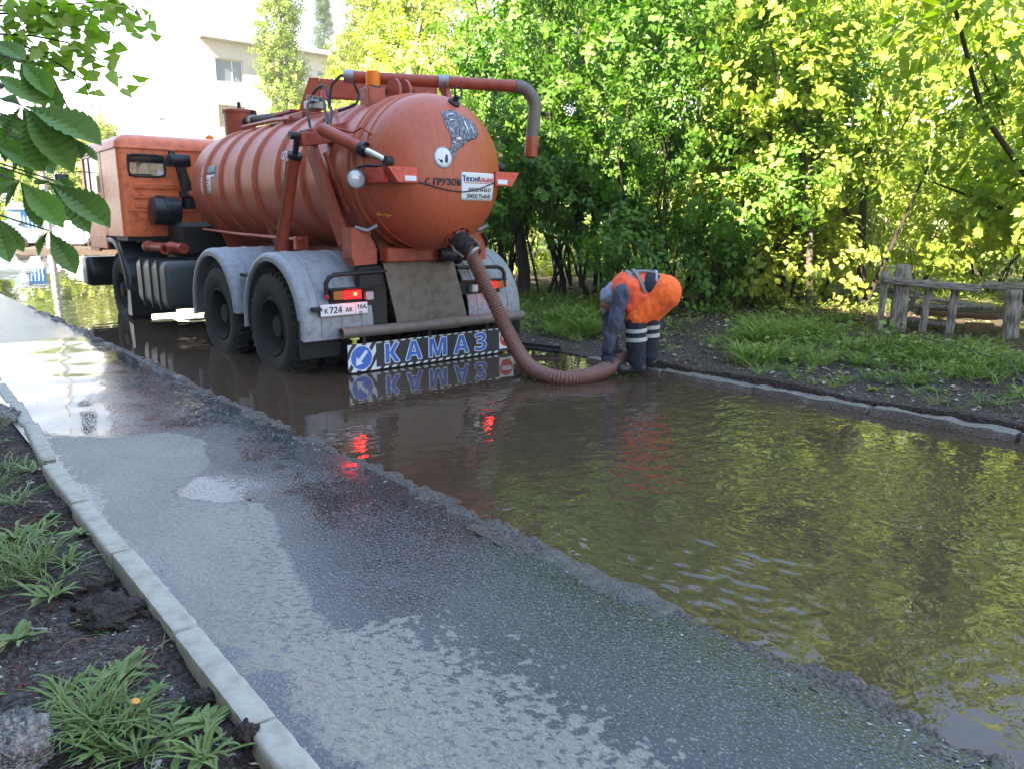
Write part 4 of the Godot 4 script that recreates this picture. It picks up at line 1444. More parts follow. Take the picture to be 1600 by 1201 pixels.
	# lamps, plate, guard bars; the right side mirrors the left
	for s: float in [-1.0, 1.0]:
		var mx := func(x: float) -> float: return x if s < 0.0 else 8.64 - x
		var P := func(x: float, y: float, z: float) -> Vector3: return Vector3(mx.call(x), y, z)
		var gb := MB.new()
		gb.tube([P.call(3.26, 0.74, -6.5), P.call(3.26, 0.86, -6.5), P.call(3.29, 0.91, -6.5), P.call(3.35, 0.935, -6.5), P.call(3.9, 0.95, -6.5)], 0.022, 8)
		gb.bx(P.call(3.26, 0.80, -6.54).min(P.call(3.85, 0.812, -6.44)), P.call(3.26, 0.80, -6.54).max(P.call(3.85, 0.812, -6.44)), 0.003)
		gb.bx(P.call(3.3, 0.66, -6.58).min(P.call(3.86, 0.79, -6.53)), P.call(3.3, 0.66, -6.58).max(P.call(3.86, 0.79, -6.53)), 0.003)
		part("lamp_guard", gb.done(), M["dark_steel"], T)
		var a: Vector3 = P.call(3.3, 0.7, -6.52)
		var b: Vector3 = P.call(3.6, 0.795, -6.46)
		var tl := part("tail_lamp", box_mesh(a.min(b), a.max(b), 0.012), M["black_plastic"], T)
		a = P.call(3.305, 0.706, -6.459)
		b = P.call(3.405, 0.789, -6.45)
		part("amber_lens", box_mesh(a.min(b), a.max(b), 0.004), M["amber_lens"], tl).position = Vector3.ZERO
		a = P.call(3.41, 0.706, -6.459)
		b = P.call(3.595, 0.789, -6.45)
		part("brake_lens", box_mesh(a.min(b), a.max(b), 0.004), M["lit_red_lamp"], tl).position = Vector3.ZERO
		part("lamp_bulb", lathe_mesh([Vector2(0, 0.02), Vector2(0.004, 0.016), Vector2(0.006, 0.0)], P.call(3.53, 0.752, -6.4495), Vector3.BACK, 14), M["lit_lamp_core"], tl).position = Vector3.ZERO
		var ol := OmniLight3D.new()
		ol.name = "brake_light"
		ol.light_color = Color(1.0, 0.08, 0.06)
		ol.light_energy = 0.004
		ol.light_size = 0.05
		ol.omni_range = 6.0
		ol.omni_attenuation = 2.0
		ol.shadow_enabled = true
		add_child(ol, true)
		ol.position = P.call(3.5, 0.75, -6.42)
		a = P.call(3.65, 0.685, -6.53)
		b = P.call(3.73, 0.765, -6.45)
		part("reversing_lamp", box_mesh(a.min(b), a.max(b), 0.01), M["lens"], T)
		part("side_marker", lathe_mesh([Vector2(0, 0.02), Vector2(0.03, 0.022), Vector2(0.04, 0.0)], P.call(3.27, 0.735, -6.5), Vector3(-0.7 * -s, 0, 0.7), 12), M["red_print"], T)
		a = P.call(2.99, 0.17, -6.56)
		b = P.call(3.4, 0.53, -6.545)
		part("mud_flap", box_mesh(a.min(b), a.max(b), 0.004), M["rubber"], T)
	part("number_plate_bracket", box_mesh(Vector3(3.1, 0.61, -6.52), Vector3(3.2, 0.65, -6.46)), M["dark_steel"], T)
	var pl := part("number_plate", box_mesh(Vector3(3.175, 0.562, -6.472), Vector3(3.66, 0.67, -6.46), 0.004), M["white_print"], T)
	lpart("plate_lettering", letters("К", 0.042, 0.002), M["black_print"], pl, Transform3D(Basis(), Vector3(3.228, 0.61, -6.4585)))
	lpart("plate_lettering", letters("724", 0.058, 0.002), M["black_print"], pl, Transform3D(Basis(), Vector3(3.325, 0.614, -6.4585)))
	lpart("plate_lettering", letters("АК", 0.042, 0.002), M["black_print"], pl, Transform3D(Basis(), Vector3(3.462, 0.61, -6.4585)))
	lpart("plate_lettering", letters("164", 0.042, 0.002), M["black_print"], pl, Transform3D(Basis(), Vector3(3.592, 0.63, -6.4585)))
	lpart("plate_lettering", letters("RUS", 0.016, 0.002), M["black_print"], pl, Transform3D(Basis(), Vector3(3.585, 0.578, -6.4585)))
	part("plate_rule", box_mesh(Vector3(3.532, 0.565, -6.4605), Vector3(3.535, 0.667, -6.4585), 0), M["black_print"], pl).position = Vector3.ZERO
	for x: float in [3.192, 3.645]:
		part("plate_bolt", lathe_mesh([Vector2(0, 0.008), Vector2(0.003, 0.0)], Vector3(x, 0.615, -6.4605), Vector3.BACK, 8), M["dark_steel"], pl).position = Vector3.ZERO
	# --- wheels and mudguards
	var wheel := Node3D.new()
	wheel.name = "wheel"
	T.add_child(wheel)
	wheel.position = Vector3(3.03, 0.4, -7.26) - (off[T] as Vector3)
	tyre_parts(wheel, 0.28, true, -1.0, 0.17)
	for q: Array in [[3.03, -8.68, false], [5.61, -7.26, true], [5.61, -8.68, true]]:
		var c := wheel.duplicate()
		T.add_child(c, true)
		c.position = Vector3(q[0], 0.4, q[1]) - (off[T] as Vector3)
		if q[2]:
			c.rotation.y = PI
	var fw := Node3D.new()
	fw.name = "front_wheel"
	T.add_child(fw)
	fw.position = Vector3(3.07, 0.38, -12.98) - (off[T] as Vector3)
	tyre_parts(fw, 0.3, false, -1.0, 0.12)
	var fw2 := fw.duplicate()
	T.add_child(fw2, true)
	fw2.position = Vector3(5.57, 0.38, -12.98) - (off[T] as Vector3)
	fw2.rotation.y = PI
	for z: float in [-7.26, -8.68, -12.98]:
		part("axle", tube_mesh([Vector3(3.4, 0.4, z), Vector3(4.1, 0.4, z), Vector3(4.32, 0.42, z), Vector3(4.54, 0.4, z), Vector3(5.24, 0.4, z)], [0.07, 0.08, 0.17, 0.08, 0.07], 14), M["dark_steel"], T)
	for s: float in [-1.0, 1.0]:
		var xa := 3.0 if s < 0 else 5.64
		var xb := 3.74 if s < 0 else 4.9
		for q: Array in [[-7.2, -0.12, PI + 0.12], [-8.78, 0.05, PI + 0.12]]:
			if s < 0:
				part("mudguard", mudguard(q[0], 0.43, 0.7, xa, xb, q[1], q[2]), M["grey_plastic"], T)
			else:
				var mg := part("mudguard", mudguard(q[0], 0.43, 0.7, 3.0, 3.74, q[1], q[2]), M["grey_plastic"], T)
				mg.scale.x = -1.0
				mg.position.x = 8.64 - (off[T] as Vector3).x
	part("guard_spacer", box_mesh(Vector3(3.1, 0.84, -8.16), Vector3(3.72, 0.88, -7.84), 0.006), M["dark_steel"], T)
	# --- front mudguard (black), step panel
	var fm := mudguard(-13.0, 0.42, 0.78, 2.97, 3.62, 0.02, 2.2, 0.02)
	part("front_mudguard", fm, M["black_plastic"], T)
	var fp := MB.new()
	fp.prism(PackedVector2Array([Vector2(-12.42, 0.06), Vector2(-12.2, 0.06), Vector2(-12.2, 0.42), Vector2(-12.42, 1.02), Vector2(-12.55, 1.14), Vector2(-12.58, 1.05), Vector2(-12.32, 0.5)]), Transform3D(Basis(Vector3(0, 0, 1), Vector3.UP, Vector3(-1, 0, 0)), Vector3(3.62, 0, 0)), 0.62)
	part("mudguard_panel", fp.done(), M["black_plastic"], T)
	var stp := MB.new()
	stp.bx(Vector3(3.16, 1.1, -12.3), Vector3(3.6, 1.42, -12.12), 0.02)
	stp.bx(Vector3(3.12, 1.4, -12.32), Vector3(3.64, 1.44, -12.06), 0.012)
	stp.bx(Vector3(3.2, 1.13, -12.12), Vector3(3.24, 1.4, -12.1), 0.006)
	stp.bx(Vector3(3.52, 1.13, -12.12), Vector3(3.56, 1.4, -12.1), 0.006)
	part("rear_step_panel", stp.done(), M["black_plastic"], T)
	# --- fuel tank, straps, red pipes, drum with the air intake
	var ft := part("fuel_tank", stack(3.02, 3.66, -11.86, -10.5, 0.05, [[0.28, 0.07], [0.3, 0.04], [0.34, 0.012], [0.4, 0.0], [0.8, 0.0], [0.86, 0.012], [0.9, 0.05], [0.905, 0.1]]), M["green_grey"], T)
	for z: float in [-11.55, -11.15, -10.8]:
		part("tank_strap", stack(3.005, 3.67, z - 0.03, z + 0.03, 0.012, [[0.265, 0.0], [0.33, -0.004], [0.86, -0.004], [0.92, 0.0]]), M["black_plastic"], ft).position = Vector3.ZERO
	part("red_pipe", lathe_mesh([Vector2(0, 0.0), Vector2(0, 0.075), Vector2(0.05, 0.085), Vector2(0.1, 0.085), Vector2(0.12, 0.065), Vector2(0.75, 0.065), Vector2(0.78, 0.085), Vector2(0.84, 0.085), Vector2(0.86, 0.07), Vector2(1.2, 0.07), Vector2(1.2, 0.0)], Vector3(3.22, 1.06, -11.95), Vector3(0.12, -0.0, 1), 18), M["red_steel"], T)
	part("red_pipe_branch", lathe_mesh([Vector2(0, 0.055), Vector2(0.14, 0.055), Vector2(0.14, 0.07), Vector2(0.2, 0.07), Vector2(0.2, 0.045), Vector2(0.05, 0.045)], Vector3(3.32, 1.05, -11.0), Vector3(-0.8, 0, 0.5), 16), M["red_steel"], T)
	part("pump_body", box_mesh(Vector3(3.5, 0.92, -11.9), Vector3(4.3, 1.4, -11.3), 0.06), M["dark_steel"], T)
	var dr := part("air_filter_drum", lathe_mesh([Vector2(0, 0.0), Vector2(0.0, 0.16), Vector2(0.02, 0.19), Vector2(0.16, 0.195), Vector2(0.165, 0.205), Vector2(0.195, 0.205), Vector2(0.2, 0.195), Vector2(0.36, 0.195), Vector2(0.38, 0.17), Vector2(0.38, 0.0)], Vector3(3.28, 1.56, -11.78), Vector3.RIGHT, 28), M["black_plastic"], T)
	part("drum_clip", box_mesh(Vector3(3.36, 1.745, -11.84), Vector3(3.44, 1.775, -11.76), 0.006), M["black_plastic"], dr).position = Vector3.ZERO
	part("intake_pipe", tube_mesh([Vector3(3.8, 1.6, -11.75), Vector3(3.78, 1.85, -11.72), Vector3(3.74, 2.05, -11.72), Vector3(3.7, 2.24, -11.72)], [0.1, 0.085, 0.075, 0.07], 16), M["black_plastic"], T)
	part("intake_collar", lathe_mesh([Vector2(-0.05, 0.1), Vector2(-0.04, 0.125), Vector2(0.04, 0.125), Vector2(0.05, 0.09)], Vector3(3.79, 1.8, -11.73), Vector3(0, 1, 0), 18), M["black_plastic"], T)
	var ih := part("intake_head", stack(3.54, 3.83, -11.84, -11.58, 0.04, [[2.17, 0.04], [2.18, 0.0], [2.32, 0.0], [2.34, 0.02]]), M["black_plastic"], T)
	part("intake_cap", lathe_mesh([Vector2(0, 0.05), Vector2(0.05, 0.048), Vector2(0.06, 0.0)], Vector3(3.6, 2.335, -11.7), Vector3.UP, 12), M["black_plastic"], ih).position = Vector3.ZERO
	part("red_hose", tube_mesh([Vector3(3.78, 1.8, -11.62), Vector3(3.86, 1.74, -11.5), Vector3(3.9, 1.5, -11.45), Vector3(3.92, 1.3, -11.42)], 0.045, 10), M["red_steel"], T)
	build_cab(T)


func build_board(T: Node3D) -> void:
	# black board across the back: chequered edges, arrow roundel, maker's lettering, no entry roundel
	var z := -6.43
	var b := part("warning_board", box_mesh(Vector3(3.41, 0.012, z - 0.012), Vector3(5.46, 0.282, z), 0.002), M["board_black"], T)
	var W: Material = M["white_print"]
	var add := func(called: String, poly: PackedVector2Array, lift: float, m: Material) -> void:
		var q := MB.new()
		q.prism(poly, Transform3D(Basis(), Vector3(0, 0, z + lift)), 0.0012)
		part(called, q.done(), m, b).position = Vector3.ZERO
	for k in 17:
		var x := 3.72 + k * 0.092
		add.call("white_dash", PackedVector2Array([Vector2(x, 0.268), Vector2(x + 0.052, 0.268), Vector2(x + 0.058, 0.279), Vector2(x + 0.006, 0.279)]), 0.0006, W)
		add.call("white_dash", PackedVector2Array([Vector2(x - 0.02, 0.014), Vector2(x + 0.028, 0.014), Vector2(x + 0.048, 0.036), Vector2(x, 0.036)]), 0.0006, W)
	var sq := rect(Vector2(3.412, 0.014), Vector2(3.715, 0.28))
	for k in 6:
		var x := 3.22 + k * 0.105
		for q in Geometry2D.intersect_polygons(sq, PackedVector2Array([Vector2(x, 0.0), Vector2(x + 0.055, 0.0), Vector2(x + 0.255, 0.3), Vector2(x + 0.2, 0.3)])):
			add.call("white_stripe", q, 0.0006, W)
	add.call("roundel_rim", disc(Vector2(3.555, 0.145), 0.122, 36), 0.0022, W)
	add.call("blue_roundel", disc(Vector2(3.555, 0.145), 0.112, 36), 0.0038, M["blue_print"])
	var ar := PackedVector2Array()
	for p: Vector2 in [Vector2(0, -0.095), Vector2(0.048, -0.03), Vector2(0.017, -0.03), Vector2(0.017, 0.085), Vector2(-0.017, 0.085), Vector2(-0.017, -0.03), Vector2(-0.048, -0.03)]:
		ar.append(Vector2(3.555, 0.145) + p.rotated(-0.75))
	add.call("white_arrow", ar, 0.0054, W)
	add.call("no_entry_square", rect(Vector2(5.25, 0.05), Vector2(5.455, 0.277)), 0.0006, W)
	add.call("no_entry_roundel", disc(Vector2(5.352, 0.165), 0.094, 32), 0.0022, M["red_print"])
	add.call("no_entry_bar", rect(Vector2(5.285, 0.145), Vector2(5.42, 0.185)), 0.0038, W)
	var xs := [3.885, 4.145, 4.44, 4.735, 4.99]
	for k in 5:
		var ch: String = "КАМАЗ"[k]
		var m := letters(ch, 0.175, 0.002)
		var st := SurfaceTool.new()
		for q in 8:
			st.append_from(m, 0, Transform3D(Basis().scaled(Vector3(1.22, 1.06, 1)), Vector3(cos(TAU * q / 8.0) * 0.01, sin(TAU * q / 8.0) * 0.01, q * 0.0002)))
		var o := part("letter_outline", st.commit(), W, b)
		o.position = Vector3(xs[k], 0.153, z + 0.0005)
		var f := part("letter", m, M["blue_print"], b)
		f.position = Vector3(xs[k], 0.153, z + 0.0045)
		f.scale = Vector3(1.22, 1.06, 1)
	for x: float in [3.6, 4.35, 5.1]:
		part("board_hanger", box_mesh(Vector3(x - 0.02, 0.25, z - 0.03), Vector3(x + 0.02, 0.4, z - 0.013), 0.003), M["dark_steel"], b).position = Vector3.ZERO


func build_cab(T: Node3D) -> void:
	var p: Material = M["cab_paint"]
	var x0 := 2.97
	var x1 := 5.67
	var zb := -12.05
	var zf := -14.35
	var y0 := 1.2
	var y1 := 2.44
	var w := MB.new()
	# rear wall round two windows
	var win := [[3.1, 3.6], [5.04, 5.54]]
	var a := 2.04
	var c := 2.345
	w.bx(Vector3(x0 + 0.07, y0, zb - 0.05), Vector3(x1 - 0.07, a, zb), 0.004)
	w.bx(Vector3(x0 + 0.07, c, zb - 0.05), Vector3(x1 - 0.07, y1, zb), 0.004)
	w.bx(Vector3(x0 + 0.07, a, zb - 0.05), Vector3(3.1, c, zb), 0.0)
	w.bx(Vector3(3.6, a, zb - 0.05), Vector3(5.04, c, zb), 0.0)
	w.bx(Vector3(5.54, a, zb - 0.05), Vector3(x1 - 0.07, c, zb), 0.0)
	part("cab_rear_wall", w.done(), p, T)
	# pressed ribs
	for q: Array in [[1.73, 1.81], [1.865, 1.95], [1.60, 1.675]]:
		for xx: Array in [[3.14, 3.75], [3.84, 4.8], [4.9, 5.5]]:
			part("pressed_rib", box_mesh(Vector3(xx[0], q[0], zb - 0.004), Vector3(xx[1], q[1], zb + 0.016), 0.014), p, T)
	part("cab_seam", box_mesh(Vector3(x0 + 0.08, 1.555, zb - 0.002), Vector3(x1 - 0.08, 1.57, zb + 0.012), 0.004), p, T)
	part("cab_recess_panel", box_mesh(Vector3(3.2, 1.44, zb - 0.002), Vector3(3.42, 1.5, zb + 0.01), 0.01), p, T)
	# corner posts
	for x: float in [x0, x1]:
		for z: float in [zb, zf]:
			var s := 1.0 if x < 4.0 else -1.0
			var t := -1.0 if z > -13.0 else 1.0
			var cp := MB.new()
			var pts := []
			cp.lathe([Vector2(y0, 0.0), Vector2(y0, 0.075), Vector2(y1, 0.075), Vector2(y1, 0.0)], Vector3(x + s * 0.075, 0, z + t * 0.075), Vector3.UP, 20)
			part("cab_corner", cp.done(), p, T)
	# side walls: rear panel, pillar, door round its window
	for s: float in [-1.0, 1.0]:
		var xa := x0 if s < 0.0 else x1 - 0.04
		var xo := xa + 0.04
		part("cab_side_panel", box_mesh(Vector3(xa, y0, -12.98), Vector3(xo, y1, zb - 0.07), 0.006), p, T)
		part("door_pillar", box_mesh(Vector3(xa - 0.004, y0, -13.1), Vector3(xo + 0.004, y1, -12.99), 0.012), p, T)
		var d := MB.new()
		d.bx(Vector3(xa, 1.0, -14.2), Vector3(xo, 1.84, -13.12), 0.01)
		d.bx(Vector3(xa, 1.84, -14.28), Vector3(xo, y1, -14.16), 0.006)
		d.bx(Vector3(xa, 2.38, -14.16), Vector3(xo, y1, -13.12), 0.006)
		d.bx(Vector3(xa, 1.84, -13.17), Vector3(xo, 2.38, -13.12), 0.006)
		var door := part("door", d.done(), p, T)
		var xm := (xa + xo) * 0.5
		part("door_glass", box_mesh(Vector3(xm - 0.004, 1.83, -14.17), Vector3(xm + 0.004, 2.39, -13.16), 0.0), M["window_glass"], door).position = Vector3.ZERO
		part("quarter_bar", box_mesh(Vector3(xm - 0.015, 1.84, -13.86), Vector3(xm + 0.015, 2.38, -13.83), 0.0), M["black_plastic"], door).position = Vector3.ZERO
		var hx := xa - 0.03 if s < 0.0 else xo + 0.005
		part("handle", box_mesh(Vector3(hx, 1.5, -13.3), Vector3(hx + 0.025, 1.53, -13.18), 0.008), M["chrome"], door).position = Vector3.ZERO
		part("door_trim", box_mesh(Vector3(xa - 0.006, 1.18, -14.19), Vector3(xo + 0.006, 1.2, -13.13), 0.004), p, door).position = Vector3.ZERO
		# mirror on its arms
		var mx := xa - 0.28 if s < 0.0 else xo + 0.28
		var mr := part("mirror", stack(mx - 0.1, mx + 0.1, -14.36, -14.3, 0.02, [[1.75, 0.01], [1.78, 0.0], [2.12, 0.0], [2.15, 0.01]]), M["black_plastic"], T)
		part("mirror_arm", tube_mesh([Vector3(xm, 2.2, -14.28), Vector3(mx, 2.18, -14.34), Vector3(mx, 1.66, -14.34), Vector3(xm, 1.6, -14.28)], 0.012, 6), M["black_plastic"], mr).position = Vector3.ZERO
		part("grab_post", lathe_mesh([Vector2(0, 0.0), Vector2(0, 0.05), Vector2(0.12, 0.04), Vector2(0.12, 0.0)], Vector3(xm - 0.03 * -s, 1.62, -14.3), Vector3.UP, 10), M["black_plastic"], mr).position = Vector3.ZERO
	# front
	var f := MB.new()
	f.bx(Vector3(x0 + 0.07, 0.95, zf), Vector3(x1 - 0.07, 1.72, zf + 0.06), 0.01)
	f.bx(Vector3(x0 + 0.07, 2.38, zf), Vector3(x1 - 0.07, y1, zf + 0.06), 0.006)
	f.bx(Vector3(4.3, 1.72, zf), Vector3(4.34, 2.38, zf + 0.05), 0.0)
	part("cab_front", f.done(), p, T)
	part("windscreen", box_mesh(Vector3(x0 + 0.12, 1.71, zf + 0.02), Vector3(4.3, 2.39, zf + 0.03), 0), M["window_glass"], T)
	part("windscreen", box_mesh(Vector3(4.34, 1.71, zf + 0.02), Vector3(x1 - 0.12, 2.39, zf + 0.03), 0), M["window_glass"], T)
	part("front_bumper", stack(2.9, 5.74, -14.75, -14.3, 0.1, [[0.36, 0.05], [0.4, 0.0], [0.8, 0.0], [0.84, 0.04]]), M["black_plastic"], T)
	part("cab_floor", box_mesh(Vector3(x0 + 0.05, 1.14, zf + 0.1), Vector3(x1 - 0.05, 1.2, zb - 0.06), 0.0), M["dark_steel"], T)
	part("cab_lining", box_mesh(Vector3(3.75, 1.25, -12.5), Vector3(4.9, 2.05, -12.2), 0.05), M["black_plastic"], T)
	for x: float in [3.2, 4.85]:
		var st := MB.new()
		st.bx(Vector3(x, 1.2, -13.4), Vector3(x + 0.5, 1.62, -12.85), 0.05)
		st.bx(Vector3(x + 0.02, 1.6, -12.95), Vector3(x + 0.48, 2.12, -12.8), 0.06)
		part("seat", st.done(), M["black_plastic"], T)
	part("dashboard", box_mesh(Vector3(x0 + 0.08, 1.45, zf + 0.07), Vector3(x1 - 0.08, 1.76, zf + 0.45), 0.05), M["black_plastic"], T)
	part("steering_wheel", lathe_mesh([Vector2(-0.012, 0.21), Vector2(0.0, 0.225), Vector2(0.012, 0.21), Vector2(0.0, 0.198), Vector2(-0.012, 0.21)], Vector3(3.5, 1.86, -13.75), Vector3(0, 0.8, 0.5), 24), M["black_plastic"], T)
	# roof: a crowned shell whose edge carries a gutter
	part("roof", stack(x0 - 0.012, x1 + 0.012, zf - 0.02, zb + 0.012, 0.09, [[y1 + 0.001, 0.0], [2.5, 0.006], [2.545, 0.03], [2.6, 0.1], [2.635, 0.22], [2.65, 0.45], [2.655, 0.8]]), p, T)
	part("gutter", stack(x0 - 0.022, x1 + 0.022, zf - 0.03, zb + 0.022, 0.09, [[y1 - 0.02, 0.0], [y1 - 0.004, -0.004], [y1 + 0.012, 0.003]]), p, T)
	var rb := part("roof_beacon", lathe_mesh([Vector2(0, 0.07), Vector2(0.12, 0.065), Vector2(0.15, 0.03), Vector2(0.155, 0.0)], Vector3(4.75, 2.66, -13.4), Vector3.UP, 16), M["amber"], T)
	part("beacon_base", lathe_mesh([Vector2(-0.03, 0.09), Vector2(0.0, 0.08), Vector2(0.004, 0.0)], Vector3(4.75, 2.66, -13.4), Vector3.UP, 16), M["black_plastic"], rb).position = Vector3.ZERO
	# rear windows: rubber frame, dark pane
	for q: Array in win:
		var fr := MB.new()
		var loop := []
		for k in 29:
			var u := TAU * k / 28.0
			var e := Vector2(signf(cos(u)) * pow(absf(cos(u)), 0.35), signf(sin(u)) * pow(absf(sin(u)), 0.35))
			loop.append(Vector3((q[0] + q[1]) * 0.5 + e.x * ((q[1] - q[0]) * 0.5 - 0.004), (a + c) * 0.5 + e.y * ((c - a) * 0.5 - 0.004), zb + 0.004))
		fr.tube(loop, 0.017, 8, false)
		var wi := part("rear_window", fr.done(), M["black_plastic"], T)
		part("pane", box_mesh(Vector3(q[0] - 0.001, a - 0.001, zb - 0.03), Vector3(q[1] + 0.001, c + 0.001, zb - 0.022), 0), M["dark_glass"], wi).position = Vector3.ZERO
		if q[0] < 4.0:
			part("white_sticker", box_mesh(Vector3(q[1] - 0.1, a + 0.025, zb - 0.021), Vector3(q[1] - 0.02, a + 0.09, zb - 0.019), 0), M["white_print"], wi).position = Vector3.ZERO
	# outer lip of the front wheel arch under the cab
	part("cab_skirt", box_mesh(Vector3(2.985, 0.95, -14.3), Vector3(3.03, 1.2, -13.72), 0.01), p, T)
	part("light_cluster", box_mesh(Vector3(2.96, 1.02, -14.36), Vector3(2.99, 1.1, -14.24), 0.006), M["amber_lens"], T)


func build_hose() -> void:
	var cv := Curve3D.new()
	var pts := [Vector3(4.41, 1.235, -5.99), Vector3(4.46, 1.13, -5.9), Vector3(4.58, 0.88, -5.86), Vector3(4.66, 0.66, -5.79), Vector3(4.70, 0.42, -5.66), Vector3(4.67, 0.2, -5.42), Vector3(4.60, 0.085, -5.12), Vector3(4.66, 0.05, -4.86), Vector3(4.83, 0.05, -4.76), Vector3(5.05, 0.065, -4.75), Vector3(5.26, 0.1, -4.78), Vector3(5.46, 0.155, -4.82)]
	for p: Vector3 in pts:
		cv.add_point(p)
	for i in range(1, pts.size() - 1):
		var d: Vector3 = (pts[i + 1] - pts[i - 1]) * 0.17
		cv.set_point_in(i, -d)
		cv.set_point_out(i, d)
	cv.bake_interval = 0.01
	var L := cv.get_baked_length()
	var n := int(L / 0.0055)
	var ps := []
	var rs := []
	for i in n + 1:
		var s := L * i / n
		ps.append(cv.sample_baked(s, true))
		rs.append(0.067 + 0.0068 * sin(TAU * s / 0.028))
	var h := thing("suction_hose", "ribbed reddish suction hose running from the tank down into the water to the worker's hands", "hose", Vector3(4.66, 0, -4.9))
	part("hose", tube_mesh(ps, rs, 18), M["hose_rubber"], h)
	var d0: Vector3 = (ps[6] - ps[0]).normalized()
	part("coupling", lathe_mesh([Vector2(-0.03, 0.0), Vector2(-0.03, 0.1), Vector2(0.02, 0.105), Vector2(0.04, 0.085), Vector2(0.1, 0.083), Vector2(0.11, 0.095), Vector2(0.15, 0.095), Vector2(0.16, 0.08)], ps[0], d0, 22), M["rim_paint"], h)
	for s: float in [-1.0, 1.0]:
		var e := d0.cross(Vector3.BACK).normalized() * s
		part("coupling_handle", tube_mesh([(ps[0] as Vector3) + e * 0.09 - d0 * 0.02, (ps[0] as Vector3) + e * 0.125 + d0 * 0.06, (ps[0] as Vector3) + e * 0.11 + d0 * 0.17], 0.013, 8), M["muddy_steel"], h)
	part("hose_clamp", lathe_mesh([Vector2(0.19, 0.078), Vector2(0.195, 0.083), Vector2(0.215, 0.083), Vector2(0.22, 0.078)], ps[0], d0, 22), M["bolt_grey"], h)
	var d1: Vector3 = (ps[n] - ps[n - 6]).normalized()
	part("hose_mouth", lathe_mesh([Vector2(-0.14, 0.078), Vector2(0.0, 0.082), Vector2(0.03, 0.078), Vector2(0.03, 0.062), Vector2(-0.1, 0.06)], ps[n], d1, 20), M["hose_rubber"], h)


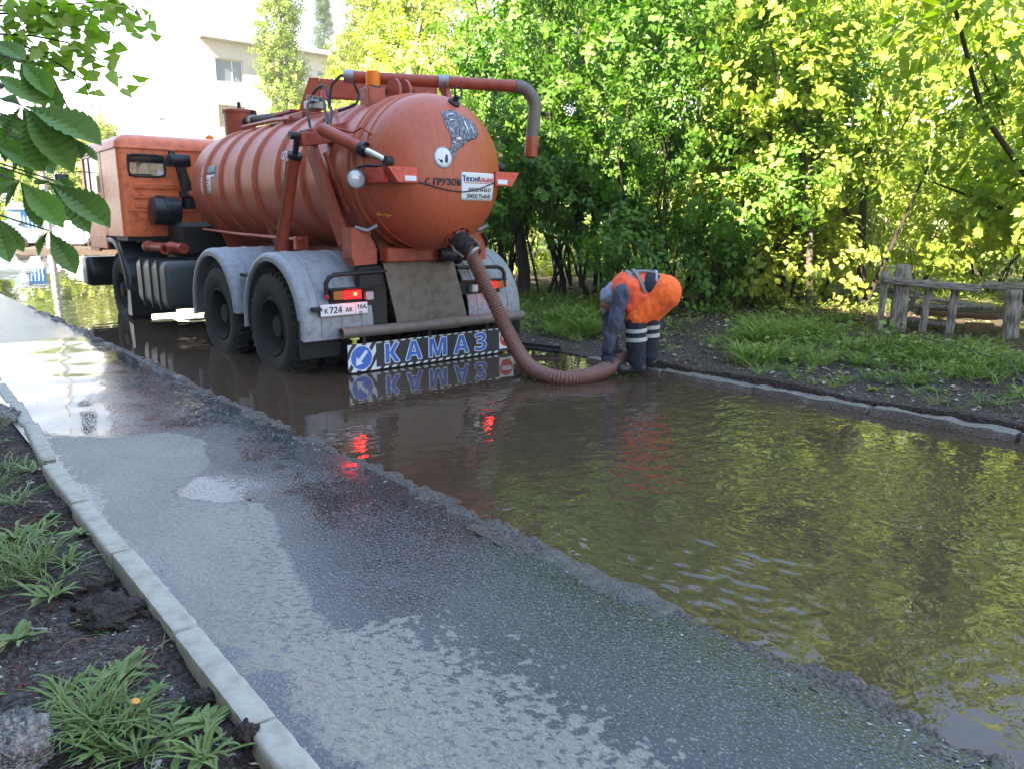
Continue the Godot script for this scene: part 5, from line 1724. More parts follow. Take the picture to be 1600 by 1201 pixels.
# ------------------------------------------------------------------ the worker
func build_worker() -> void:
	var F := Vector3(5.53, 0.06, -4.67)
	var U := Vector3(-0.764, 0, -0.645)     # the way the worker faces
	var N := Vector3(-0.645, 0, 0.764)      # towards the near side
	var j := func(u: float, y: float, w: float) -> Vector3: return F + U * u + N * w + Vector3(0, y - 0.06, 0)
	var p := thing("person", "worker in orange trousers and vest bending over the end of the suction hose", "person", F)
	var B := func(a: Vector3, b: Vector3, ra: float, rb: float) -> Array: return [a, b, ra, rb]
	var hipn: Vector3 = j.call(-0.19, 0.77, 0.09)
	var hipf: Vector3 = j.call(-0.22, 0.77, -0.09)
	var knn: Vector3 = j.call(0.07, 0.51, 0.10)
	var knf: Vector3 = j.call(-0.09, 0.51, -0.11)
	var ann: Vector3 = j.call(0.045, 0.14, 0.10)
	var anf: Vector3 = j.call(-0.1, 0.16, -0.11)
	var shn: Vector3 = j.call(0.2, 0.79, 0.16)
	var shf: Vector3 = j.call(0.2, 0.79, -0.16)
	var eln: Vector3 = j.call(0.27, 0.52, 0.18)
	var elf: Vector3 = j.call(0.29, 0.54, -0.14)
	var wrn: Vector3 = j.call(0.325, 0.27, 0.12)
	var wrf: Vector3 = j.call(0.26, 0.29, -0.08)
	var chest: Vector3 = j.call(0.15, 0.81, 0)
	var mid: Vector3 = j.call(-0.01, 0.84, 0)
	var pel: Vector3 = j.call(-0.2, 0.79, 0)
	# the body itself, one surface from head to feet
	var bones := [B.call(hipf, hipn, 0.105, 0.105), B.call(pel, mid, 0.1, 0.105), B.call(mid, chest, 0.105, 0.11), B.call(shf, shn, 0.055, 0.055), B.call(chest, j.call(0.27, 0.765, 0), 0.06, 0.05),
		B.call(j.call(0.27, 0.75, 0), j.call(0.31, 0.69, 0), 0.076, 0.068), B.call(j.call(0.315, 0.67, 0), j.call(0.29, 0.645, 0), 0.05, 0.04), B.call(j.call(0.365, 0.67, 0), j.call(0.375, 0.675, 0), 0.016, 0.012), B.call(j.call(0.29, 0.7, 0.074), j.call(0.285, 0.72, 0.078), 0.016, 0.014), B.call(j.call(0.29, 0.7, -0.074), j.call(0.285, 0.72, -0.078), 0.016, 0.014),
		B.call(hipn, knn, 0.085, 0.06), B.call(knn, ann, 0.058, 0.038), B.call(hipf, knf, 0.085, 0.06), B.call(knf, anf, 0.058, 0.038),
		B.call(shn, eln, 0.05, 0.038), B.call(eln, wrn, 0.038, 0.028), B.call(shf, elf, 0.05, 0.038), B.call(elf, wrf, 0.038, 0.028),
		B.call(ann, j.call(0.16, 0.085, 0.1), 0.035, 0.03), B.call(anf, j.call(0.02, 0.095, -0.11), 0.035, 0.03)]
	var bd := part("body", body(bones, 0.013, 0.03), M["skin"], p)
	for s: float in [-1.0, 1.0]:
		part("eye", lathe_mesh([Vector2(-0.011, 0.0), Vector2(-0.006, 0.01), Vector2(0.004, 0.011), Vector2(0.011, 0.0)], j.call(0.368, 0.695, s * 0.03), U, 10), M["white_print"], bd)
	part("hair", body([B.call(j.call(0.265, 0.765, 0), j.call(0.305, 0.72, 0), 0.076, 0.07)], 0.012, 0.02), M["hair"], p)
	# clothes
	part("trousers", body([B.call(hipf, hipn, 0.13, 0.13), B.call(j.call(-0.2, 0.785, -0.05), j.call(-0.2, 0.785, 0.05), 0.138, 0.138), B.call(pel, j.call(-0.13, 0.815, 0), 0.14, 0.13), B.call(j.call(-0.265, 0.72, -0.04), j.call(-0.12, 0.57, -0.11), 0.09, 0.088), B.call(hipn, j.call(0.065, 0.55, 0.1), 0.126, 0.1), B.call(hipf, j.call(-0.085, 0.55, -0.11), 0.126, 0.1)], 0.012, 0.045, 0.009, 16.0), M["orange_cloth"], p)
	for s: float in [1.0, -1.0]:
		var kn := knn if s > 0.0 else knf
		var an := ann if s > 0.0 else anf
		part("trouser_leg", body([B.call(kn + Vector3(0, 0.01, 0), kn.lerp(an, 0.55), 0.097, 0.088), B.call(kn.lerp(an, 0.55), an + Vector3(0, 0.0, 0), 0.088, 0.082)], 0.012, 0.03, 0.01, 14.0), M["navy_cloth"], p)
		var ax := an - kn
		for q: float in [0.2, 0.42]:
			part("reflective_band", lathe_mesh([Vector2(-0.018, 0.09), Vector2(-0.017, 0.103), Vector2(0.017, 0.102), Vector2(0.018, 0.088)], kn.lerp(an, q), ax, 26), M["reflective_band"], p)
		var toe := an + U * 0.14
		toe.y = 0.075 if s > 0.0 else 0.095
		var heel := an - U * 0.035
		heel.y = toe.y
		part("boot", body([B.call(an + Vector3(0, 0.0, 0), heel + Vector3(0, 0.012, 0), 0.06, 0.048), B.call(heel, toe, 0.045, 0.043), B.call(toe, toe - N * 0.012, 0.046, 0.046), B.call(toe, toe + N * 0.012, 0.046, 0.046)], 0.01, 0.03), M["boot_rubber"], p)
	part("shirt_hem", body([B.call(j.call(-0.09, 0.825, -0.03), j.call(-0.07, 0.83, 0.03), 0.128, 0.128)], 0.013, 0.03, 0.01, 12.0), M["navy_cloth"], p)
	part("shirt_stripe", lathe_mesh([Vector2(-0.012, 0.138), Vector2(-0.01, 0.147), Vector2(0.01, 0.147), Vector2(0.012, 0.138)], j.call(-0.092, 0.835, 0), j.call(0.06, 0.86, 0) - j.call(-0.12, 0.83, 0), 30), M["pale_blue_cloth"], p)
	part("vest", body([B.call(j.call(-0.02, 0.83, -0.02), chest, 0.14, 0.15), B.call(chest + N * 0.09, chest - N * 0.09, 0.122, 0.122), B.call(shf * 0.75 + shn * 0.25, shf * 0.25 + shn * 0.75, 0.095, 0.095), B.call(j.call(0.02, 0.75, 0.09), j.call(0.13, 0.66, 0.1), 0.085, 0.07), B.call(j.call(0.12, 0.7, -0.05), j.call(0.15, 0.64, 0.05), 0.06, 0.05)], 0.013, 0.035, 0.016, 11.0), M["vest_cloth"], p)
	var va := chest - mid
	for q: float in [0.3, 0.68]:
		part("vest_band", lathe_mesh([Vector2(-0.017, 0.15), Vector2(-0.015, 0.176), Vector2(0.015, 0.176), Vector2(0.017, 0.15)], mid.lerp(chest, q) + Vector3(0, -0.008, 0), va + Vector3(0, -0.03, 0) + N * 0.02, 30), M["grey_band"], p)
	for s: float in [-1.0, 1.0]:
		var st := []
		for k in 9:
			var t := k / 8.0
			st.append(j.call(-0.1 + 0.28 * t, 0.955 + 0.02 * sin(PI * t) - 0.035 * t * t, s * 0.055))
		part("vest_strap", tube_mesh(st, 0.014, 6), M["grey_band"], p)
	for s: float in [1.0, -1.0]:
		var sh := shn if s > 0.0 else shf
		var el := eln if s > 0.0 else elf
		var wr := wrn if s > 0.0 else wrf
		part("sleeve", body([B.call(sh + U * 0.015, el, 0.078, 0.061), B.call(el, wr, 0.063, 0.05), B.call(el.lerp(wr, 0.6), wr, 0.053, 0.052)], 0.011, 0.03, 0.02, 12.0), M["blue_sleeve"], p)
	part("hood", body([B.call(j.call(0.255, 0.785, 0), j.call(0.30, 0.735, 0), 0.09, 0.09), B.call(j.call(0.30, 0.76, 0.02), j.call(0.35, 0.735, 0.02), 0.062, 0.045), B.call(j.call(0.23, 0.8, -0.06), j.call(0.23, 0.8, 0.06), 0.06, 0.06)], 0.011, 0.03, 0.02, 14.0), M["pale_blue_cloth"], p)
	# gloved hands closed round the hose: palm, four fingers, thumb
	for s: float in [1.0, -1.0]:
		var wr := wrn if s > 0.0 else wrf
		var pu := 0.315 if s > 0.0 else 0.215
		var pw := 0.085 if s > 0.0 else -0.02
		var py := 0.2 if s > 0.0 else 0.225
		var hand := [B.call(wr + Vector3(0, 0.015, 0), wr, 0.043, 0.04), B.call(wr, j.call(pu, py, pw), 0.033, 0.03), B.call(j.call(pu + 0.032, py - 0.005, pw + 0.015), j.call(pu - 0.032, py - 0.005, pw + 0.015), 0.02, 0.02)]
		for k in 4:
			var fu := pu + 0.036 - 0.024 * k
			var ln: float = [0.86, 1.0, 0.97, 0.8][k]
			var a: Vector3 = j.call(fu, py - 0.008, pw + 0.03 * s)
			var b: Vector3 = j.call(fu + 0.003, py - 0.012 - 0.012 * ln, pw + (0.03 + 0.045 * ln) * s)
			var c: Vector3 = j.call(fu + 0.002, py - 0.03 - 0.04 * ln, pw + (0.035 + 0.055 * ln) * s)
			var d: Vector3 = j.call(fu - 0.002, py - 0.045 - 0.065 * ln, pw + (0.03 + 0.045 * ln) * s)
			hand.append_array([B.call(a, b, 0.0115, 0.011), B.call(b, c, 0.011, 0.0105), B.call(c, d, 0.0105, 0.0095)])
		var t0: Vector3 = j.call(pu + 0.03, py + 0.005, pw - 0.01 * s)
		var t1: Vector3 = j.call(pu + 0.045, py - 0.02, pw - 0.035 * s)
		var t2: Vector3 = j.call(pu + 0.04, py - 0.055, pw - 0.055 * s)
		hand.append_array([B.call(t0, t1, 0.015, 0.0125), B.call(t1, t2, 0.0125, 0.0105)])
		part("glove", body(hand, 0.0045, 0.007), M["glove_cloth"], p)


# ------------------------------------------------------------------ fence and what lies behind it
func build_fence() -> void:
	var A := Vector3(9.0, 0.08, -4.0)
	var d := Vector3(0.345, 0, 0.939)
	var n := Vector3(-0.939, 0, 0.345)
	var f := thing("wooden_fence", "weathered grey broken wooden fence with thick posts among the weeds", "fence", A)
	var w: Material = M["old_wood"]
	var at := func(s: float, y: float, o := 0.0) -> Vector3: return A + d * s + n * o + Vector3(0, y - 0.08, 0)
	var r := RandomNumberGenerator.new()
	r.seed = 3
	for q: Array in [[0.17, 0.17, 0.94, -0.05, 0.0], [1.27, 0.16, 0.7, 0.03, 0.03], [2.5, 0.17, 0.8, 0.0, 0.0]]:
		var s: float = q[0]
		var t := Transform3D(Basis(d, Vector3.UP, d.cross(Vector3.UP)) * Basis(Vector3(0, 0, 1), q[4]), at.call(s, 0, q[3]))
		lpart("fence_post", rough_block(Vector3(-q[1] * 0.5, -0.1, -q[1] * 0.45), Vector3(q[1] * 0.5, q[2], q[1] * 0.45), Vector3i(4, 14, 4), 0.006, 4.0, 200 + int(s * 10), 0.025), w, f, t)
	var rails := [[-0.02, 0.76, 0.95, 0.70, 0.085, 0.04], [0.95, 0.735, 2.7, 0.74, 0.08, -0.02], [-0.1, 0.64, 0.3, 0.63, 0.07, -0.08], [0.5, 0.05, 1.3, 0.06, 0.05, 0.09], [1.2, 0.075, 2.7, 0.05, 0.05, 0.07]]
	for q: Array in rails:
		var a: Vector3 = at.call(q[0], q[1], q[5])
		var b: Vector3 = at.call(q[2], q[3], q[5])
		var z := (b - a).normalized()
		var x := Vector3.UP.cross(z).normalized()
		var L := a.distance_to(b)
		var t := Transform3D(Basis(x, z.cross(x), z), (a + b) * 0.5)
		lpart("rail", rough_block(Vector3(-0.02, -q[4] * 0.5, -L * 0.5), Vector3(0.02, q[4] * 0.5, L * 0.5), Vector3i(2, 4, int(L * 14) + 2), 0.005, 4.0, 220 + int(q[2] * 10), 0.008), M["old_wood_rail"], f, t)
	for q: Array in [[-0.02, 0.86, 0.06, 0.075], [0.1, 0.72, -0.06, 0.05], [0.42, 0.72, 0.02, 0.08], [0.68, 0.71, 0.03, 0.09], [1.62, 0.72, 0.0, 0.08], [1.95, 0.7, 0.05, 0.08]]:
		var t := Transform3D(Basis(d, Vector3.UP, d.cross(Vector3.UP)) * Basis(Vector3(0, 0, 1), r.randf_range(-0.06, 0.03)), at.call(q[0], 0, q[2] - 0.04))
		lpart("picket", rough_block(Vector3(-q[3] * 0.5, -0.08, -0.014), Vector3(q[3] * 0.5, q[1], 0.014), Vector3i(4, 12, 2), 0.004, 4.0, 240 + int(q[0] * 10), 0.006), w, f, t)
	lpart("brace", rough_block(Vector3(-0.03, 0.0, -0.02), Vector3(0.03, 0.7, 0.02), Vector3i(2, 8, 2), 0.008, 6.0, 260, 0.006), w, f, Transform3D(Basis(d, Vector3.UP, d.cross(Vector3.UP)) * Basis(Vector3(0, 0, 1), -0.5), at.call(0.02, 0.02, -0.15)))
	# old planks and logs stacked behind it
	var ang := atan2(d.x, d.z)
	var labels := ["split grey plank lying across the top of the wood pile behind the fence", "long weathered plank under the top plank of the wood pile", "yellowish beam inside the wood pile behind the thin fence pickets", "brown log at the bottom of the wood pile behind the fence", "dark plank end beneath the yellowish beam of the wood pile", "reddish brown block at the right foot of the wood pile"]
	var i := 0
	for q: Array in [[0.62, 0.52, -0.32, 0.95, 0.035, 0.16, 0.10], [0.66, 0.46, -0.30, 0.9, 0.05, 0.2, -0.04], [0.75, 0.38, -0.28, 0.8, 0.07, 0.16, 0.02], [0.62, 0.1, -0.35, 1.0, 0.12, 0.2, 0.0], [0.5, 0.27, -0.33, 0.5, 0.06, 0.22, 0.05], [0.98, 0.19, -0.3, 0.3, 0.2, 0.2, 0.0]]:
		var o := lpart("plank" if i != 3 else "log", rough_block(Vector3(-q[5] * 0.5, -q[4] * 0.5, -q[3] * 0.5), Vector3(q[5] * 0.5, q[4] * 0.5, q[3] * 0.5), Vector3i(4, 3, 12), 0.014, 5.0, 270 + i, 0.015), M["log_wood"] if i in [2, 3, 5] else w, self, Transform3D(Basis(Vector3.UP, ang) * Basis(Vector3(1, 0, 0), q[6]), at.call(q[0], q[1], q[2])))
		tag(o, labels[i], "plank" if i != 3 else "log", "old wood stacked behind the fence")
		i += 1


# ------------------------------------------------------------------ far end of the yard
func car(called: String, label: String, at: Vector3, turn: float, paint: Material) -> void:
	var c := Node3D.new()
	c.name = numbered(called)
	add_child(c)
	c.position = at
	c.rotation.y = turn
	tag(c, label, "car", "cars parked at the far end of the yard")
	var b := MB.new()
	var side := PackedVector2Array([Vector2(-2.05, 0.3), Vector2(-2.1, 0.62), Vector2(-2.0, 0.86), Vector2(-1.25, 0.96), Vector2(-0.6, 1.4), Vector2(0.85, 1.43), Vector2(1.5, 1.02), Vector2(2.0, 0.98), Vector2(2.1, 0.7), Vector2(2.05, 0.3)])
	b.prism(side, Transform3D(Basis(Vector3(0, 0, 1), Vector3.UP, Vector3(-1, 0, 0)), Vector3(0.8, 0, 0)), 1.6)
	lpart("body", b.done(), paint, c)
	var g := MB.new()
	g.prism(PackedVector2Array([Vector2(-1.05, 0.97), Vector2(-0.55, 1.34), Vector2(0.8, 1.37), Vector2(1.25, 1.03)]), Transform3D(Basis(Vector3(0, 0, 1), Vector3.UP, Vector3(-1, 0, 0)), Vector3(0.81, 0, 0)), 1.62)
	lpart("side_glass", g.done(), M["house_glass"], c)
	for z: float in [-1.0, 1.0]:
		lpart("windscreen", rough_block(Vector3(-0.68, -0.24, -0.012), Vector3(0.68, 0.24, 0.012), Vector3i(1, 1, 1), 0.0, 1.0, 1, 0.005), M["house_glass"], c, Transform3D(Basis(Vector3(1, 0, 0), -0.98 if z < 0 else 0.98), Vector3(0, 1.19, -0.94 if z < 0.0 else 1.19)))
		for x: float in [-0.6, 0.6]:
			lpart("headlight", box_mesh(Vector3(x - 0.17, 0.68, z * 2.08 - 0.03), Vector3(x + 0.17, 0.8, z * 2.08 + 0.03), 0.015), M["lens"] if z > 0 else M["red_print"], c)
		lpart("bumper", box_mesh(Vector3(-0.8, 0.36, z * 2.1 - 0.06), Vector3(0.8, 0.52, z * 2.1 + 0.06), 0.03), M["black_plastic"], c)
		lpart("plate", box_mesh(Vector3(-0.26, 0.5, z * 2.17 - 0.01), Vector3(0.26, 0.61, z * 2.17 + 0.01), 0.003), M["white_print"], c)
		for x: float in [-0.72, 0.72]:
			lpart("wheel", lathe_mesh([Vector2(-0.1, 0.0), Vector2(-0.1, 0.28), Vector2(-0.07, 0.31), Vector2(0.07, 0.31), Vector2(0.1, 0.28), Vector2(0.1, 0.0)], Vector3(x, 0.31, z * 1.3), Vector3.RIGHT, 20), M["rubber"], c)


func build_far_things() -> void:
	car("parked_car", "white hatchback parked beyond the flooded road beside the truck cab", Vector3(9.3, 0.03, -44.5), 0.35, M["car_white"])
	car("parked_car", "pale blue grey car parked at the far end left of the utility pole", Vector3(5.6, 0.03, -47.5), 1.2, M["car_blue_grey"])
	car("parked_car", "white car parked behind the blue kiosk at the far end", Vector3(8.0, 0.03, -52.0), 1.4, M["car_white"])
	var k := thing("kiosk", "small blue and white kiosk standing by the parked cars", "kiosk", Vector3(7.1, 0.02, -48.8))
	part("wall", box_mesh(Vector3(6.5, 0.02, -49.6), Vector3(7.8, 2.0, -48.4), 0.02), M["kiosk_blue"], k)
	part("door", box_mesh(Vector3(6.55, 0.05, -48.4), Vector3(6.95, 1.9, -48.36), 0.01), M["plaster_white"], k)
	for q in 4:
		part("window_bar", box_mesh(Vector3(7.05 + q * 0.18, 0.9, -48.4), Vector3(7.09 + q * 0.18, 1.7, -48.35), 0.005), M["white_print"], k)
	part("roof", box_mesh(Vector3(6.4, 2.01, -49.7), Vector3(7.9, 2.12, -48.25), 0.01), M["roof_sheet"], k)
	var u := thing("utility_pole", "tall pale concrete utility pole at the far end of the flooded road", "utility pole", Vector3(7.25, -0.2, -43.0))
	part("pole", tube_mesh([Vector3(7.25, -0.2, -43), Vector3(7.25, 4.0, -43), Vector3(7.25, 8.6, -43)], [0.17, 0.15, 0.11], 14), M["pole_concrete"], u)
	part("crossarm", box_mesh(Vector3(6.4, 8.1, -43.06), Vector3(8.1, 8.2, -42.94), 0.01), M["pole_concrete"], u)
	for x: float in [6.5, 7.0, 7.5, 8.0]:
		part("insulator", lathe_mesh([Vector2(0, 0.05), Vector2(0.08, 0.055), Vector2(0.12, 0.03), Vector2(0.13, 0.0)], Vector3(x, 8.2, -43), Vector3.UP, 10), M["white_print"], u)


func build_bank_things() -> void:
	# fallen grey trunk that leans over the hedge's foot, and sticks on the bank
	var t := thing("leaning_trunk", "grey leaning dead trunk rising through the shrubs behind the tank", "tree trunk", Vector3(8.33, 0.1, -9.6))
	part("trunk", tube_mesh([Vector3(8.4, 0.0, -9.62), Vector3(8.33, 0.66, -9.55), Vector3(8.16, 1.3, -9.5), Vector3(8.03, 1.87, -9.5), Vector3(7.9, 2.5, -9.6), Vector3(7.8, 3.6, -9.8)], [0.11, 0.1, 0.085, 0.078, 0.06, 0.03], 12), M["bark_grey"], t)
	for q: Array in [[1.87, Vector3(-0.3, 0.02, 0.1)], [1.3, Vector3(0.2, 0.3, 0.1)]]:
		part("limb", tube_mesh([Vector3(8.1, q[0], -9.5), Vector3(8.1, q[0], -9.5) + (q[1] as Vector3) * 0.6, Vector3(8.1, q[0], -9.5) + (q[1] as Vector3) * 1.2], [0.03, 0.02, 0.012], 6), M["bark_grey"], t)
	var labels := ["thin dry stick lying on the soil under the broken fence", "grey dead twig sticking up from the weeds by the right kerb"]
	var i := 0
	for q: Array in [[Vector3(7.6, 0.2, -2.25), Vector3(7.1, 0.42, -2.9)], [Vector3(6.9, 0.15, -1.9), Vector3(7.4, 0.36, -2.3)]]:
		var m := tube_mesh([q[0], (q[0] as Vector3).lerp(q[1], 0.5) + Vector3(0, 0.03, 0), q[1]], [0.007, 0.005, 0.003], 6)
		tag(lpart("twig", m, M["bark_grey"], self), labels[i], "twig", "dry sticks on the bank")
		i += 1


# ------------------------------------------------------------------ leaves and trees
# kinds of outline: 0 oval, 1 heart, 2 five-lobed, 3 long
func leaf_into(b: MB, at: Vector3, dir: Vector3, up: Vector3, L: float, W: float, kind: int, fold := 0.18) -> void:
	var s := dir.cross(up).normalized()
	var n := s.cross(dir).normalized()
	var p := func(u: float, w: float) -> Vector3:
		return at + dir * (L * u) + s * (W * w) + n * (absf(w) * W * fold - 0.22 * L * u * u)
	if kind == 2:
		var o := [[0.0, 0.04], [0.08, 0.34], [0.3, 0.3], [0.36, 0.62], [0.56, 0.33], [0.72, 0.34], [1.0, 0.0]]
		for side: float in [-1.0, 1.0]:
			var prev: Vector3 = p.call(0.0, 0.0)
			for k in o.size():
				var q: Vector3 = p.call(o[k][0], o[k][1] * side)
				b.tri(p.call(0.3, 0.0), prev, q)
				prev = q
		return
	var w1: float = [0.42, 0.5, 0.0, 0.42][kind]
	var w2: float = [0.4, 0.34, 0.0, 0.36][kind]
	var u1: float = [0.28, 0.2, 0.0, 0.3][kind]
	var u2: float = [0.62, 0.55, 0.0, 0.66][kind]
	for side: float in [-1.0, 1.0]:
		var a: Vector3 = p.call(0.0, 0.0)
		var m1: Vector3 = p.call(u1, 0.0)
		var m2: Vector3 = p.call(u2, 0.0)
		var e1: Vector3 = p.call(u1, w1 * side)
		var e2: Vector3 = p.call(u2, w2 * side)
		var t: Vector3 = p.call(1.0, 0.0)
		b.tri(a, e1, m1)
		b.quad(m1, e1, e2, m2)
		b.tri(m2, e2, t)


func sprig(sd: int, n: int, twig: float, L: float, W: float, kind: int, droop: float, flat := 0.0) -> ArrayMesh:
	var r := RandomNumberGenerator.new()
	r.seed = sd
	var b := MB.new()
	b.color = Color(0.55, 0.45, 0.35)
	b.tube([Vector3.ZERO, Vector3(0, twig * 0.5, 0.02), Vector3(0.01, twig, 0)], [0.006, 0.004, 0.002], 4, false)
	for i in n:
		var t := (i + 0.6) / n
		var a := i * 2.4 + r.randf_range(-0.5, 0.5)
		var out := Vector3(cos(a), r.randf_range(-0.1, 0.7) - droop, sin(a))
		if flat > 0.0:
			out = Vector3(cos(a), r.randf_range(-0.2, 0.2) - droop, sin(a))
		var v := r.randf_range(0.75, 1.25)
		b.color = Color(v * r.randf_range(0.9, 1.1), v, v * r.randf_range(0.75, 1.1))
		var k := r.randf_range(0.7, 1.15)
		var up := Vector3(r.randf_range(-0.5, 0.5), 1.0, r.randf_range(-0.5, 0.5)).normalized()
		out = out.normalized()
		if absf(out.dot(up)) > 0.9:
			up = Vector3.RIGHT
		leaf_into(b, Vector3(0, twig * t, 0) + out * L * 0.3, out, up, L * k, W * k, kind)
	return b.done()


func scatter(called: String, parent: Node3D, mesh: Mesh, m: Material, ts: Array, cols: PackedColorArray) -> MultiMeshInstance3D:
	var buf := PackedFloat32Array()
	buf.resize(ts.size() * 16)
	var o: Vector3 = off.get(parent, Vector3.ZERO) if parent != self else Vector3.ZERO
	for i in ts.size():
		var t: Transform3D = ts[i]
		var q := t.origin - o
		var k := i * 16
		buf[k] = t.basis.x.x
		buf[k + 1] = t.basis.y.x
		buf[k + 2] = t.basis.z.x
		buf[k + 3] = q.x
		buf[k + 4] = t.basis.x.y
		buf[k + 5] = t.basis.y.y
		buf[k + 6] = t.basis.z.y
		buf[k + 7] = q.y
		buf[k + 8] = t.basis.x.z
		buf[k + 9] = t.basis.y.z
		buf[k + 10] = t.basis.z.z
		buf[k + 11] = q.z
		buf[k + 12] = cols[i].r
		buf[k + 13] = cols[i].g
		buf[k + 14] = cols[i].b
		buf[k + 15] = 1.0
	var mm := MultiMesh.new()
	mm.transform_format = MultiMesh.TRANSFORM_3D
	mm.use_colors = true
	mm.mesh = mesh
	mm.instance_count = ts.size()
	mm.buffer = buf
	var n := MultiMeshInstance3D.new()
	n.name = called if parent != self else numbered(called)
	n.multimesh = mm
	n.material_override = m
	n.set_meta("kind", "stuff")
	parent.add_child(n, true)
	return n


func turned(dir: Vector3, spin: float, sc: float, at: Vector3) -> Transform3D:
	var y := dir.normalized()
	var x := y.cross(Vector3(0.3, 0.2, 0.93)).normalized()
	var z := x.cross(y)
	return Transform3D((Basis(x, y, z) * Basis(Vector3.UP, spin)).scaled_local(Vector3.ONE * sc), at)


# blobs: [centre, radii, count]
func crown(parent: Node3D, blobs: Array, mesh: Mesh, m: Material, ca: Color, cb: Color, s0: float, s1: float, gap := -0.15, hang := 0.25) -> void:
	var ts := []
	var cols := PackedColorArray()
	var nz := noise(int(rng.randi() % 10000), 0.75, 2)
	for bl: Array in blobs:
		var c: Vector3 = bl[0]
		var R: Vector3 = bl[1]
		var tone := rng.randf()
		for i in int(bl[2]):
			var d := Vector3(rng.randfn(), rng.randfn(), rng.randfn()).normalized()
			var q := c + d * R * lerpf(0.35, 1.0, sqrt(rng.randf()))
			if nz.get_noise_3d(q.x * 1.2, q.y * 1.6, q.z * 1.2) < gap:
				continue
			var dir := d * 0.7 + Vector3(rng.randf_range(-0.7, 0.7), hang + rng.randf_range(-0.5, 0.5), rng.randf_range(-0.7, 0.7))
			ts.append(turned(dir, rng.randf() * TAU, rng.randf_range(s0, s1), q))
			cols.append(ca.lerp(cb, clampf(tone * 0.5 + rng.randf() * 0.6, 0.0, 1.0)))
	scatter("crown", parent, mesh, m, ts, cols)


func stem(pts: Array, r0: float, r1: float, seg := 8) -> ArrayMesh:
	var rs := []
	for i in pts.size():
		rs.append(lerpf(r0, r1, float(i) / (pts.size() - 1)))
	return tube_mesh(pts, rs, seg)


func wander(a: Vector3, b: Vector3, n: int, amp: float) -> Array:
	var o := []
	for i in n + 1:
		var t := float(i) / n
		var j := amp * sin(PI * t)
		o.append(a.lerp(b, t) + Vector3(rng.randf_range(-j, j), 0, rng.randf_range(-j, j)))
	return o


func polar(deg: float, r: float) -> Vector3:
	return Vector3(r * sin(deg_to_rad(deg)), 0, -r * cos(deg_to_rad(deg)))


var SP := {}


